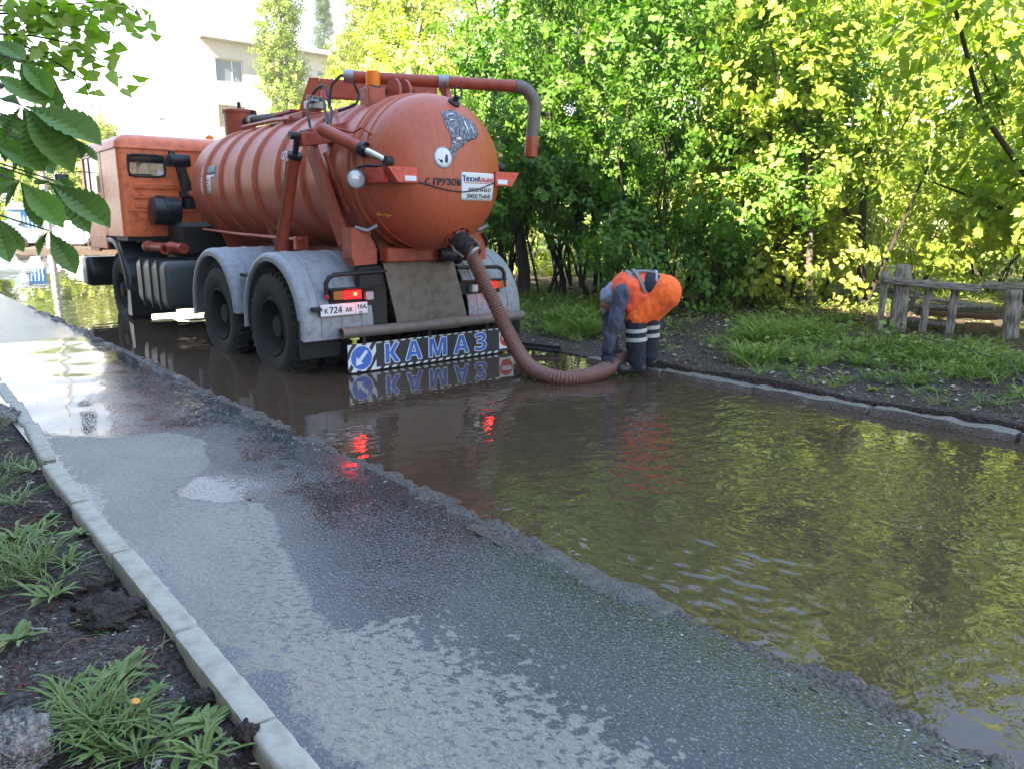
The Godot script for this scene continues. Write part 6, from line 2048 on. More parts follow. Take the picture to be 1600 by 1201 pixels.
func build_trees() -> void:
	SP.heart = sprig(1, 15, 0.34, 0.085, 0.075, 1, 0.25)
	SP.heart2 = sprig(2, 12, 0.3, 0.1, 0.085, 1, 0.35)
	SP.maple = sprig(3, 10, 0.34, 0.12, 0.125, 2, 0.15, 1.0)
	SP.small = sprig(4, 24, 0.5, 0.075, 0.06, 0, 0.3)
	SP.far = sprig(5, 20, 0.65, 0.14, 0.11, 0, 0.25)
	SP.needle = sprig(6, 30, 0.6, 0.2, 0.035, 3, 0.5)
	# trees behind the hedge in full sun: [deg, distance, height, crown radius, lowest leaf, label]
	var A := Color(0.23, 0.34, 0.06)
	var B := Color(0.46, 0.53, 0.13)
	var list := [
		[33.0, 24.0, 11.0, 2.6, 2.0, "sunlit yellow green tree rising behind the boom of the truck"],
		[37.5, 22.0, 10.0, 2.6, 1.0, "bright leafy tree behind the amber beacon on the tank"],
		[41.0, 26.0, 11.0, 3.0, 1.0, "tall bright tree behind the bent suction pipe"],
		[45.0, 21.0, 10.0, 2.7, 0.8, "sunlit tree showing through the hedge behind the hose"],
		[49.5, 24.0, 11.0, 3.0, 0.8, "bright tree behind the thickest part of the dark hedge"],
		[54.0, 19.5, 10.0, 2.6, 1.0, "yellow green tree above the bending worker"],
		[58.5, 23.0, 11.0, 3.0, 1.4, "sunlit maple beyond the forked dark sapling"],
		[63.0, 20.0, 10.5, 2.8, 2.6, "bright tree behind the thin grey birch"],
		[67.5, 24.0, 11.5, 3.2, 2.4, "tall sunlit tree behind the thick fence post"],
		[71.5, 19.5, 10.5, 2.8, 2.2, "sunlit tree behind the low pinkish house wall"],
		[76.5, 22.0, 11.0, 3.0, 1.6, "bright tree at the far right of the fence"],
		[82.0, 20.0, 10.0, 3.0, 1.0, "sunlit tree further along beyond the end of the fence"],
		[47.0, 34.0, 13.0, 4.0, 1.0, "big pale tree far behind the hedge"],
		[57.0, 35.0, 13.0, 4.0, 1.0, "big sunlit tree far beyond the worker"],
		[66.0, 36.0, 13.5, 4.2, 2.0, "big sunlit tree far beyond the fence posts"],
		[75.0, 34.0, 13.0, 4.2, 1.0, "big sunlit tree far beyond the low house"],
	]
	for q: Array in list:
		var at := polar(q[0], q[1])
		at.y = bank(at.x, at.z)
		var t := thing("leafy_tree", q[5], "tree", at, "sunlit trees beyond the hedge and fence")
		var pale := 1.0 if float(q[0]) < 42.0 else 0.0
		var h: float = q[2]
		var cr: float = q[3]
		var low: float = q[4]
		var top := at + Vector3(rng.randf_range(-0.6, 0.6), h * 0.8, rng.randf_range(-0.6, 0.6))
		var tp := wander(at + Vector3(0, -0.1, 0), top, 6, 0.35)
		part("trunk", stem(tp, 0.16 if h < 12 else 0.24, 0.03, 9), M["bark_pale"] if q[0] in [63.0, 33.0, 67.5] else M["bark_grey"], t)
		var blobs := []
		for k in 11:
			var y := lerpf(low, h - cr * 0.4, (k + 0.5) / 11.0)
			var w: float = cr * (0.55 + 0.45 * sin(PI * clampf((y - low) / (h - low) * 0.85 + 0.2, 0.0, 1.0)))
			var c := at + Vector3(rng.randf_range(-0.6, 0.6) * w, y, rng.randf_range(-0.6, 0.6) * w)
			blobs.append([c, Vector3(w * 0.75, 0.95, w * 0.75), 36 if h < 12 else 48])
			if k % 2 == 0:
				part("limb", stem(wander(at.lerp(top, clampf((y - 0.7) / (h * 0.8), 0.05, 0.95)), c, 4, 0.1), 0.05, 0.012, 6), M["bark_grey"], t)
		crown(t, blobs, SP.far, M["leaf_light"], A.lerp(Color(0.33, 0.43, 0.1), pale), B.lerp(Color(0.5, 0.56, 0.17), pale), 0.75, 1.15, -0.22)
	# trees at the far end of the yard
	var far := [
		["poplar", "tall narrow sunlit poplar in front of the white apartment block", Vector3(21.3, 0, -46.5), 21.0, 1.35, 1.0, Color(0.17, 0.28, 0.04), Color(0.3, 0.38, 0.06), 16],
		["spruce", "blue green conifer standing behind the apartment block's corner", Vector3(31.0, 0, -60.0), 19.5, 2.4, 1.0, Color(0.05, 0.11, 0.08), Color(0.09, 0.16, 0.1), 14],
		["birch", "drooping sunlit birch behind the tank's boom turret", Vector3(20.5, 0, -34.0), 12.5, 2.3, 1.0, Color(0.22, 0.29, 0.06), Color(0.34, 0.38, 0.1), 12],
		["birch", "pale birch right of the white apartment block", Vector3(24.5, 0, -44.0), 12.0, 2.2, 2.0, Color(0.22, 0.29, 0.06), Color(0.34, 0.38, 0.1), 12],
		["leafy_tree", "rounded sunlit tree behind the red canister on the truck", Vector3(19.0, 0, -39.0), 6.5, 1.8, 0.5, Color(0.18, 0.28, 0.04), Color(0.3, 0.38, 0.06), 9],
		["leafy_tree", "sunlit tree behind the truck's suction arm, left of the hedge", Vector3(18.2, 0, -27.0), 11.0, 2.4, 0.8, Color(0.17, 0.28, 0.03), Color(0.3, 0.38, 0.05), 12],
		["leafy_tree", "bright bush beside the kiosk at the far end", Vector3(5.3, 0, -56.0), 4.6, 2.2, 0.3, Color(0.2, 0.3, 0.04), Color(0.32, 0.4, 0.06), 8],
		["leafy_tree", "yellow green tree behind the utility pole", Vector3(10.2, 0, -60.0), 7.0, 2.4, 0.3, Color(0.2, 0.3, 0.04), Color(0.32, 0.4, 0.06), 10],
		["leafy_tree", "pale tree standing past the truck's door mirror", Vector3(13.0, 0, -58.0), 7.5, 2.0, 0.3, Color(0.24, 0.3, 0.06), Color(0.36, 0.4, 0.1), 9],
	]
	for q: Array in far:
		var at: Vector3 = q[2]
		var t := thing(q[0], q[1], "tree", at)
		var h: float = q[3]
		part("trunk", stem(wander(at + Vector3(0, -0.2, 0), at + Vector3(0, h * 0.85, 0), 5, 0.15), 0.2, 0.03, 9), M["bark_pale"] if q[0] == "birch" else M["bark_grey"], t)
		var blobs := []
		for k in int(q[8]):
			var f := (k + 0.5) / float(q[8])
			var y := lerpf(q[5], h, f)
			var w: float = q[4]
			if q[0] == "spruce":
				w *= 1.15 - f
			elif q[0] == "poplar":
				w *= 0.55 + 0.45 * sin(PI * minf(1.0, f * 0.8 + 0.2))
			else:
				w *= 0.5 + 0.5 * sin(PI * minf(1.0, f * 0.85 + 0.15))
			blobs.append([at + Vector3(rng.randf_range(-0.35, 0.35) * w, y, rng.randf_range(-0.35, 0.35) * w), Vector3(w * 0.9, h / float(q[8]) * 0.9, w * 0.9), 150])
			if k % 3 == 1:
				part("limb", stem([at + Vector3(0, y - 0.8, 0), at + Vector3(rng.randf_range(-0.6, 0.6) * w, y + 0.2, rng.randf_range(-0.6, 0.6) * w)], 0.05, 0.015, 5), M["bark_grey"], t)
		crown(t, blobs, SP.needle if q[0] == "spruce" else SP.far, M["leaf_light"], q[6], q[7], 0.8, 1.25, -0.3, -0.35 if q[0] in ["birch", "spruce"] else 0.5)


func build_shrubs() -> void:
	# dark hedge of lilac-like shrubs: [deg, distance, height, width, lowest leaf, label]
	var A := Color(0.075, 0.18, 0.032)
	var B := Color(0.18, 0.33, 0.05)
	var list := [
		[35.5, 14.0, 2.4, 1.3, 0.9, "dark green shrub just behind the tank's rear dome"],
		[39.3, 12.6, 3.2, 1.1, 1.1, "tall shrub with bare stems behind the right lid bracket of the tank"],
		[43.4, 12.4, 5.2, 1.3, 1.35, "leafy shrub with a pale lilac flower right of the bent pipe"],
		[46.8, 11.8, 5.3, 1.45, 0.9, "dense shrub above the grass left of the worker's head"],
		[50.2, 11.4, 5.2, 1.45, 0.5, "dense dark shrub directly behind the bending worker"],
		[53.7, 11.6, 5.5, 1.5, 0.35, "bushy shrub with low branches right of the worker's hips"],
		[57.2, 12.0, 4.8, 1.4, 0.5, "shrub over the brown leaf litter beside the thin grey birch"],
		[44.5, 14.5, 6.6, 2.0, 2.2, "taller shrub standing in the second row behind the lilac flower"],
		[51.5, 14.6, 6.8, 2.0, 1.6, "tallest dark shrub of the second row behind the worker"],
		[40.5, 16.0, 5.6, 1.5, 1.6, "back row shrub above the bent pipe"],
	]
	for q: Array in list:
		var at := polar(q[0], q[1])
		at.y = bank(at.x, at.z)
		var t := thing("shrub", q[5], "shrub", at, "dark shrubs of the hedge along the bank")
		var h: float = q[2]
		var w: float = q[3]
		var low: float = q[4]
		var blobs := []
		for k in 16:
			var f := (k + 0.5) / 16.0
			var y := lerpf(low, h, f)
			var a := rng.randf() * TAU
			var rr: float = w * (0.35 + 0.5 * sin(PI * clampf(f * 0.8 + 0.15, 0.0, 1.0)))
			var c := at + Vector3(cos(a) * rr * 0.75, y, sin(a) * rr * 0.75)
			blobs.append([c, Vector3(0.72, 0.5, 0.72) * rng.randf_range(0.85, 1.2), 50])
		for k in 7:
			var a := TAU * k / 7.0 + rng.randf() * 0.5
			var b0 := at + Vector3(cos(a) * 0.22, -0.08, sin(a) * 0.22)
			var c: Vector3 = blobs[(k * 5 + 3) % 16][0]
			part("stem", stem(wander(b0, c, 6, 0.14), rng.randf_range(0.018, 0.04), 0.008, 7), M["bark_dark"], t)
		crown(t, blobs, SP.heart if rng.randf() < 0.6 else SP.heart2, M["leaf_dark"], A, B, 0.75, 1.15, -0.2)
		if q[5].contains("lilac flower right"):
			var fl := MB.new()
			for k in 60:
				var d := Vector3(rng.randfn(), rng.randfn() * 1.3, rng.randfn()) * 0.035
				fl.box(Transform3D(Basis(Vector3(1, 0.3, 0.2).normalized(), rng.randf() * 6.0), at + Vector3(-0.85, 2.72, 1.15) + d), Vector3(0.016, 0.016, 0.006), 0.002)
			part("flower", fl.done(), mat("lilac_petals", lin(0.42, 0.4, 0.68), 0.7), t)
	# saplings and maples with larger, lighter leaves: [place, height, lean, blobs, label]
	var bushes := [
		[57.0, 15.5, 2.8, 1.7, "sunlit bush showing right of the hedge's foot"],
		[61.0, 16.5, 3.2, 1.8, "bright bush behind the thin birch"],
		[64.5, 19.0, 2.4, 1.9, "low bright bush behind the forked sapling"],
		[68.0, 17.0, 2.6, 1.8, "sunlit bush behind the left end of the fence"],
		[72.0, 15.5, 2.6, 1.6, "sunlit bush behind the wood pile"],
		[75.5, 14.5, 2.8, 1.6, "sunlit bush behind the right part of the fence"],
		[79.0, 15.0, 3.2, 1.8, "sunlit bush beyond the last fence post"],
		[55.6, 12.4, 2.3, 1.15, "light green bush filling the hedge's foot right of the worker"],
		[59.6, 12.2, 2.3, 1.1, "light green bush between the hedge and the thin birch"],
		[61.6, 13.6, 1.7, 0.8, "light green bush just right of the thin birch"],
		[42.0, 19.0, 2.6, 2.0, "bright bush glimpsed between hedge stems beside the truck"],
		[49.0, 19.0, 2.6, 2.0, "bright bush glimpsed between hedge stems behind the worker"],
	]
	for q: Array in bushes:
		var at := polar(q[0], q[1])
		at.y = bank(at.x, at.z)
		var t := thing("bush", q[4], "bush", at, "sunlit bushes behind the hedge and fence")
		var blobs := []
		for k in 7:
			var a := rng.randf() * TAU
			var w: float = q[3]
			blobs.append([at + Vector3(cos(a) * w * 0.5, lerpf(0.4, float(q[2]), (k + 0.5) / 7.0), sin(a) * w * 0.5), Vector3(w * 0.6, 0.5, w * 0.6), 46])
		for k in 4:
			part("stem", stem(wander(at + Vector3(0.1 * k - 0.15, -0.1, 0.0), blobs[k + 2][0], 4, 0.1), 0.025, 0.008, 6), M["bark_dark"], t)
		crown(t, blobs, SP.far, M["leaf_light"], Color(0.25, 0.36, 0.06), Color(0.5, 0.56, 0.14), 0.55, 0.85, -0.25)
	var MA := Color(0.17, 0.29, 0.045)
	var MBc := Color(0.41, 0.51, 0.09)
	var maples := [
		["maple_sapling", "forked dark stemmed sapling standing left of the fence", Vector3(11.4, 0.16, -5.4), [[Vector3(11.3, 1.0, -5.4), Vector3(11.0, 1.4, -5.45), Vector3(9.9, 2.2, -5.45), Vector3(9.2, 2.9, -5.6), Vector3(9.0, 3.6, -5.7)], [Vector3(11.25, 1.2, -5.4), Vector3(11.15, 2.2, -5.4), Vector3(11.3, 3.2, -5.3), Vector3(11.2, 4.4, -5.4)], [Vector3(11.3, 0.6, -5.4), Vector3(10.7, 1.5, -5.2), Vector3(10.4, 2.6, -5.0)], [Vector3(11.4, 0.3, -5.3), Vector3(11.6, 1.4, -5.0), Vector3(11.9, 2.6, -4.7)]], 0.055,
			[[Vector3(9.3, 3.2, -5.7), 0.9], [Vector3(10.0, 2.7, -5.5), 0.8], [Vector3(11.2, 4.3, -5.4), 1.0], [Vector3(10.5, 3.6, -5.0), 0.9], [Vector3(11.9, 3.0, -4.8), 0.9], [Vector3(10.3, 4.6, -5.8), 1.0], [Vector3(9.1, 4.1, -5.6), 0.9], [Vector3(11.9, 4.2, -4.6), 0.9], [Vector3(11.6, 2.2, -5.4), 0.55]]],
		["maple_sapling", "maple whose curved bough hangs over the broken fence", Vector3(10.9, 0.18, -2.3), [[Vector3(10.7, 1.0, -2.5), Vector3(9.9, 1.9, -3.0), Vector3(9.0, 2.5, -3.2), Vector3(8.1, 3.3, -3.2), Vector3(7.6, 3.9, -3.3)], [Vector3(10.8, 1.2, -2.4), Vector3(10.5, 2.6, -2.4), Vector3(10.3, 4.2, -2.3)], [Vector3(10.7, 1.1, -2.6), Vector3(10.3, 1.6, -3.4), Vector3(10.1, 1.9, -4.1)]], 0.05,
			[[Vector3(8.6, 3.0, -3.2), 0.75], [Vector3(9.6, 2.4, -3.0), 0.75], [Vector3(10.2, 1.75, -3.2), 0.6], [Vector3(10.5, 3.2, -2.5), 0.9], [Vector3(10.2, 4.1, -2.6), 0.9], [Vector3(8.0, 3.8, -3.2), 0.7], [Vector3(10.4, 1.5, -2.5), 0.6], [Vector3(10.0, 1.35, -2.0), 0.55], [Vector3(9.2, 3.9, -3.6), 0.8], [Vector3(10.3, 2.1, -4.0), 0.55], [Vector3(10.4, 1.15, -1.5), 0.5], [Vector3(10.2, 1.45, -3.1), 0.5], [Vector3(9.9, 1.25, -2.5), 0.42], [Vector3(10.3, 1.25, -3.7), 0.45], [Vector3(9.7, 1.6, -2.1), 0.5], [Vector3(10.0, 1.0, -1.7), 0.4]]],
		["maple_sapling", "light green maple sapling rising behind the wood pile", Vector3(12.6, 0.2, -3.6), [[Vector3(12.5, 1.5, -3.6), Vector3(12.3, 2.8, -3.5), Vector3(12.4, 4.4, -3.4)], [Vector3(12.5, 1.2, -3.6), Vector3(12.0, 2.0, -3.2), Vector3(11.6, 2.6, -2.9)]], 0.06,
			[[Vector3(12.3, 2.4, -3.5), 0.9], [Vector3(12.4, 3.4, -3.5), 1.1], [Vector3(11.7, 2.6, -3.0), 0.8], [Vector3(12.8, 4.6, -3.2), 1.1], [Vector3(12.9, 3.0, -2.4), 1.0], [Vector3(13.0, 2.0, -2.6), 0.8]]],
		["maple_sapling", "low leafy maple sapling left of the thin grey birch", Vector3(10.5, 0.16, -6.6), [[Vector3(10.4, 0.8, -6.6), Vector3(10.2, 1.6, -6.5), Vector3(10.1, 2.4, -6.4)], [Vector3(10.5, 0.6, -6.6), Vector3(10.8, 1.2, -6.2), Vector3(10.9, 1.7, -6.1)]], 0.025,
			[[Vector3(10.2, 1.0, -6.5), 0.55], [Vector3(10.1, 1.8, -6.4), 0.7], [Vector3(10.8, 1.5, -6.2), 0.6], [Vector3(10.0, 2.6, -6.5), 0.8], [Vector3(10.5, 0.6, -6.6), 0.45], [Vector3(9.6, 3.3, -6.4), 0.8], [Vector3(10.6, 3.4, -6.4), 0.9]]],
		["maple_sapling", "tall light green maple between the hedge and the birch", Vector3(13.2, 0.2, -8.6), [[Vector3(13.1, 1.6, -8.6), Vector3(12.9, 3.2, -8.5), Vector3(12.8, 5.4, -8.4)]], 0.07,
			[[Vector3(12.9, 2.6, -8.5), 1.1], [Vector3(12.5, 3.6, -8.3), 1.2], [Vector3(13.2, 4.6, -8.5), 1.3], [Vector3(12.2, 5.2, -8.1), 1.2], [Vector3(13.0, 1.4, -8.3), 0.8], [Vector3(12.0, 4.4, -7.6), 1.0]]],
		["maple_sapling", "light green maple at the end of the fence beyond the last post", Vector3(11.9, 0.2, -1.0), [[Vector3(11.8, 1.4, -1.1), Vector3(11.6, 2.6, -1.3), Vector3(11.5, 4.0, -1.4)]], 0.05,
			[[Vector3(11.6, 1.6, -1.4), 0.8], [Vector3(11.5, 2.6, -1.5), 0.9], [Vector3(11.4, 3.6, -1.6), 1.0], [Vector3(11.9, 1.0, -1.4), 0.6], [Vector3(12.2, 3.0, -0.8), 1.0], [Vector3(11.9, 4.6, -1.4), 1.0]]],
	]
	for q: Array in maples:
		var t := thing(q[0], q[1], "sapling", q[2], "maple saplings on the bank")
		for l: Array in q[3]:
			var pts: Array = [q[2] + Vector3(rng.randf_range(-0.06, 0.06), -0.1, rng.randf_range(-0.06, 0.06))]
			pts.append_array(l)
			part("stem", stem(pts, q[4], 0.01, 8), M["bark_dark"], t)
		var blobs := []
		for b: Array in q[5]:
			var w: float = b[1]
			blobs.append([b[0], Vector3(w, w * 0.62, w), int(62 * w * w) + 8])
			var from: Vector3 = q[3][0][1]
			part("twig", stem(wander((b[0] as Vector3).lerp(from, 0.55), b[0], 3, 0.05), 0.012, 0.005, 5), M["bark_dark"], t)
		crown(t, blobs, SP.maple, M["leaf_light"], MA, MBc, 0.7, 1.1, -0.25, 0.5)
	var bt := thing("birch_tree", "thin grey birch standing behind the weeds left of the fence", "tree", Vector3(10.0, 0.16, -5.4))
	part("trunk", tube_mesh([Vector3(10.05, 0.05, -5.5), Vector3(9.98, 0.5, -5.46), Vector3(9.88, 0.9, -5.44), Vector3(9.92, 1.5, -5.5), Vector3(9.84, 2.4, -5.6), Vector3(9.7, 3.6, -5.6)], [0.06, 0.05, 0.042, 0.036, 0.028, 0.015], 12), M["bark_grey"], bt)
	crown(bt, [[Vector3(9.8, 3.4, -5.6), Vector3(0.9, 0.7, 0.9), 60], [Vector3(9.6, 4.2, -5.7), Vector3(1.0, 0.8, 1.0), 60], [Vector3(9.9, 2.2, -5.5), Vector3(0.6, 0.6, 0.6), 40], [Vector3(9.7, 1.6, -5.8), Vector3(0.5, 0.4, 0.5), 24]], SP.small, M["leaf_light"], MA, MBc, 0.7, 1.1)


# ------------------------------------------------------------------ branches that hang in from the left
func leaflet(hub: Vector3, tip: Vector3, wide: float, sd: int) -> ArrayMesh:
	# obovate chestnut leaflet with pleats along its side veins and a toothed edge
	var r := RandomNumberGenerator.new()
	r.seed = sd
	var d := tip - hub
	var L := d.length()
	var x := d / L
	var eye := Vector3(-0.25, 0.75, 0.6).normalized()
	var s := x.cross(eye).normalized()
	var n := s.cross(x)
	var tilt := r.randf_range(0.15, 0.75)
	var nu := 46
	var nv := 8
	var b := MB.new()
	var rows := []
	for i in nu + 1:
		var u := float(i) / nu
		var w := wide * L * pow(sin(PI * pow(u, 1.75) * 0.985), 0.8) * 0.5
		if u > 0.9:
			w *= 1.0 - (u - 0.9) * 5.0
		if i == nu:
			w = 0.0
		var row := []
		for k in nv + 1:
			var v := 2.0 * k / nv - 1.0
			var tooth := 1.0 + (0.05 if i % 2 and absf(v) > 0.95 else 0.0)
			var a := u - absf(v) * 0.16 * (1.0 - u)
			var pleat := 0.0065 * sin(a * 66.0) * (1.0 - absf(v) * 0.3) * sin(PI * u)
			var fold := absf(v) * w * tilt
			row.append(hub + x * (L * u - absf(v) * w * 0.25 * (1.0 - u)) + s * (v * w * tooth) + n * (fold + pleat + 0.12 * L * u * (1.0 - u)) + Vector3(0, -0.03 * L * u * u, 0))
		rows.append(row)
	for i in nu:
		for k in nv:
			var v := r.randf_range(0.95, 1.05)
			b.color = Color(v, v, v) * (Color(1.35, 1.25, 1.1) if k in [3, 4] and absf(k - 3.5) < 0.4 else Color.WHITE)
			b.quad(rows[i][k], rows[i + 1][k], rows[i + 1][k + 1], rows[i][k + 1], 1 if k < 4 else 2)
	return b.done()


func build_near_branches() -> void:
	var lf := mat("chestnut_leaf", lin(0.11, 0.2, 0.03), 0.5)
	lf.vertex_color_use_as_albedo = true
	lf.backlight_enabled = true
	lf.backlight = Color(0.75, 1.0, 0.3) * 0.7
	var lf2 := mat("chestnut_leaf_bright", lin(0.19, 0.33, 0.06), 0.45)
	lf2.vertex_color_use_as_albedo = true
	lf2.backlight_enabled = true
	lf2.backlight = Color(0.8, 1.0, 0.3)
	var t := thing("chestnut_tree", "horse chestnut whose big drooping compound leaves hang in beside the truck cab", "tree", Vector3(-1.6, 0.08, -3.4))
	part("trunk", stem([Vector3(-1.6, -0.1, -3.4), Vector3(-1.55, 1.2, -3.35), Vector3(-1.4, 2.6, -3.2), Vector3(-1.5, 4.6, -3.2)], 0.13, 0.06, 12), M["bark_grey"], t)
	part("branch", stem([Vector3(-1.45, 2.1, -3.25), Vector3(-0.8, 2.2, -2.9), Vector3(-0.1, 2.0, -2.6), Vector3(0.2, 1.85, -2.4), Vector3(0.33, 1.74, -2.32)], 0.03, 0.007, 8), M["bark_grey"], t)
	part("branch", stem([Vector3(-1.5, 1.7, -3.3), Vector3(-0.7, 1.75, -2.9), Vector3(0.0, 1.62, -2.5), Vector3(0.26, 1.55, -2.28)], 0.026, 0.006, 8), M["bark_grey"], t)
	var leaves := [
		[[0.379, 1.806, -2.330], [[0.448, 1.689, -2.291], [0.397, 1.692, -2.207], [0.386, 1.761, -2.363], [0.412, 1.713, -2.200]]],
		[[0.355, 1.693, -2.252], [[0.381, 1.542, -2.238], [0.416, 1.536, -2.083], [0.320, 1.607, -2.307], [0.475, 1.600, -2.051], [0.330, 1.720, -2.331]]],
		[[0.318, 1.511, -2.166], [[0.349, 1.408, -2.160], [0.370, 1.409, -2.021], [0.290, 1.455, -2.223], [0.267, 1.478, -2.127]]],
		[[0.400, 1.516, -2.298], [[0.473, 1.393, -2.255], [0.490, 1.410, -2.115], [0.453, 1.469, -2.294], [0.361, 1.510, -2.252]]],
		[[0.374, 1.397, -2.221], [[0.355, 1.336, -2.271], [0.399, 1.300, -2.097], [0.396, 1.347, -2.239]]],
		[[0.254, 1.434, -2.132], [[0.301, 1.352, -2.116], [0.259, 1.334, -2.029], [0.237, 1.363, -2.173]]],
		[[0.315, 1.618, -2.466], [[0.362, 1.567, -2.466], [0.387, 1.546, -2.304], [0.358, 1.593, -2.476]]],
		[[0.360, 1.808, -2.614], [[0.417, 1.797, -2.619], [0.424, 1.729, -2.454], [0.401, 1.779, -2.628]]],
		[[0.437, 1.524, -2.403], [[0.489, 1.514, -2.412], [0.444, 1.506, -2.310]]],
		[[0.319, 1.693, -2.550], [[0.367, 1.597, -2.538], [0.378, 1.640, -2.403], [0.329, 1.591, -2.568]]],
		[[0.282, 1.558, -2.410], [[0.346, 1.532, -2.401], [0.319, 1.483, -2.280], [0.298, 1.469, -2.425]]],
		[[0.388, 1.688, -2.692], [[0.439, 1.610, -2.685], [0.385, 1.570, -2.573], [0.372, 1.591, -2.737]]],
		[[0.388, 1.950, -2.898], [[0.445, 1.860, -2.886], [0.454, 1.883, -2.731], [0.409, 1.860, -2.917]]],
		[[0.425, 1.633, -2.578], [[0.379, 1.562, -2.654], [0.439, 1.549, -2.457], [0.410, 1.537, -2.621]]],
		[[0.450, 1.624, -2.220], [[0.500, 1.570, -2.213], [0.446, 1.568, -2.131], [0.444, 1.612, -2.273]]],
	]
	var k := 0
	for l: Array in leaves:
		var hub := Vector3(l[0][0], l[0][1], l[0][2])
		var root := Vector3(hub.x - 0.12, hub.y + 0.05, hub.z - 0.1)
		var st := part("leaf", stem([root + Vector3(-0.06, 0.02, -0.02), root, hub], 0.003, 0.0022, 6), M["bark_grey"], t)
		for q: Array in l[1]:
			var tip := Vector3(q[0], q[1], q[2])
			part("leaflet", leaflet(hub, tip, 0.34, 900 + k), lf2 if k % 7 in [3] or l in [leaves[7], leaves[8], leaves[10]] else lf, st)
			k += 1
	# thin twigs with rounded pointed leaves above them
	var lt := thing("linden_tree", "thin leafy twigs of a linden hanging above the chestnut leaves", "tree", Vector3(-1.2, 0.1, -5.8))
	part("trunk", stem([Vector3(-1.2, -0.1, -5.8), Vector3(-1.15, 1.5, -5.7), Vector3(-1.0, 3.2, -5.5), Vector3(-0.9, 5.0, -5.4)], 0.11, 0.05, 10), M["bark_dark"], lt)
	part("branch", stem([Vector3(-1.05, 2.7, -5.55), Vector3(-0.3, 2.7, -5.0), Vector3(0.3, 2.55, -4.55), Vector3(0.65, 2.4, -4.28)], 0.03, 0.01, 8), M["bark_dark"], lt)
	var twigs := [
		[[0.605, 2.319, -4.290], [0.787, 2.319, -4.136], [0.940, 2.329, -4.010], [1.064, 2.348, -3.910], [1.119, 2.309, -3.853]],
		[[0.593, 2.232, -4.275], [0.736, 2.222, -4.152], [0.846, 2.193, -4.052], [0.935, 2.125, -3.957], [0.969, 2.096, -3.921]],
		[[0.697, 2.436, -4.244], [0.790, 2.339, -4.139], [0.878, 2.261, -4.043], [0.925, 2.222, -3.992]],
		[[0.611, 2.358, -4.296], [0.729, 2.339, -4.190], [0.868, 2.358, -4.078], [1.037, 2.377, -3.941]],
		[[0.693, 2.183, -4.178], [0.796, 2.106, -4.069], [0.883, 2.028, -3.974], [0.894, 1.941, -3.940]],
		[[0.583, 2.154, -4.263], [0.685, 2.125, -4.168], [0.757, 2.096, -4.100]],
		[[0.773, 2.048, -4.073], [0.807, 1.912, -4.006], [0.832, 1.849, -3.967]],
	]
	var dens := [25, 15, 18, 27, 6, 15, 4]
	var shapes := []
	for v in 4:
		var b := MB.new()
		var r := RandomNumberGenerator.new()
		r.seed = 40 + v
		b.color = Color(r.randf_range(0.85, 1.2), r.randf_range(0.9, 1.15), 0.9)
		leaf_into(b, Vector3.ZERO, Vector3(0, 0, 1), Vector3.UP, 1.0, 0.92, 1, r.randf_range(0.1, 0.35))
		shapes.append(b.done())
	var lm := mat("linden_leaf", lin(0.4, 0.5, 0.12), 0.55)
	lm.vertex_color_use_as_albedo = true
	lm.backlight_enabled = true
	lm.backlight = Color(0.85, 1.0, 0.35)
	var rr := RandomNumberGenerator.new()
	rr.seed = 8
	for i in twigs.size():
		var pts := []
		for p: Array in twigs[i]:
			pts.append(Vector3(p[0], p[1], p[2]))
		part("twig", stem(pts, 0.005, 0.002, 5), M["bark_dark"], lt)
		for s in pts.size() - 1:
			for q in (dens[i] if s < pts.size() - 2 else int(dens[i] * 0.55)):
				var c: Vector3 = (pts[s] as Vector3).lerp(pts[s + 1], rr.randf()) + Vector3(rr.randf_range(-0.09, 0.09), rr.randf_range(-0.1, 0.06), rr.randf_range(-0.09, 0.09)) * (1.0 if i < 4 else 0.5)
				var dir := Vector3(rr.randf_range(-1, 1), rr.randf_range(-1.1, 0.2), rr.randf_range(-1, 1)).normalized()
				var z := dir
				var x := z.cross(Vector3(rr.randf_range(-0.4, 0.4), 0.6, rr.randf_range(-0.8, 0.8))).normalized()
				lpart("leaf", shapes[rr.randi() % 4], lm, lt, Transform3D(Basis(x, z.cross(x), z).scaled_local(Vector3.ONE * rr.randf_range(0.05, 0.08)), c))


# ------------------------------------------------------------------ near soil: stones, weeds
func weed_mesh(sd: int, n: int, L: float, W: float, upright: float, wavy: float) -> ArrayMesh:
	var r := RandomNumberGenerator.new()
	r.seed = sd
	var b := MB.new()
	for i in n:
		var a := TAU * i / n + r.randf_range(-0.5, 0.5)
		var e := r.randf_range(upright * 0.5, upright * 1.2)
		var d := Vector3(cos(a), e, sin(a)).normalized()
		var side := d.cross(Vector3.UP).normalized()
		var l := L * r.randf_range(0.55, 1.2)
		var w := W * r.randf_range(0.7, 1.2)
		var v := r.randf_range(0.75, 1.25)
		b.color = Color(v * r.randf_range(0.9, 1.15), v, v * r.randf_range(0.8, 1.1))
		var prev := []
		var seg := 9
		for k in seg + 1:
			var u := float(k) / seg
			var c := d * (l * u) + Vector3(0, -l * (0.55 * u * u) * (0.4 + e * 0.25), 0) + side * (0.08 * l * sin(u * 4.0 + i))
			c.y = maxf(c.y, 0.004 + 0.004 * (i % 4))
			var ww := w * pow(sin(PI * minf(1.0, 0.08 + u * 0.92)), 0.8) * (1.0 + wavy * sin(k * 2.1 + i))
			if k == seg:
				ww = 0.0005
			var up := Vector3.UP * ww * 0.35
			var cur := [c + side * ww + up, c, c - side * ww + up]
			if k > 0:
				b.quad(prev[0], cur[0], cur[1], prev[1], 1)
				b.quad(prev[1], cur[1], cur[2], prev[2], 2)
			prev = cur
	return b.done()


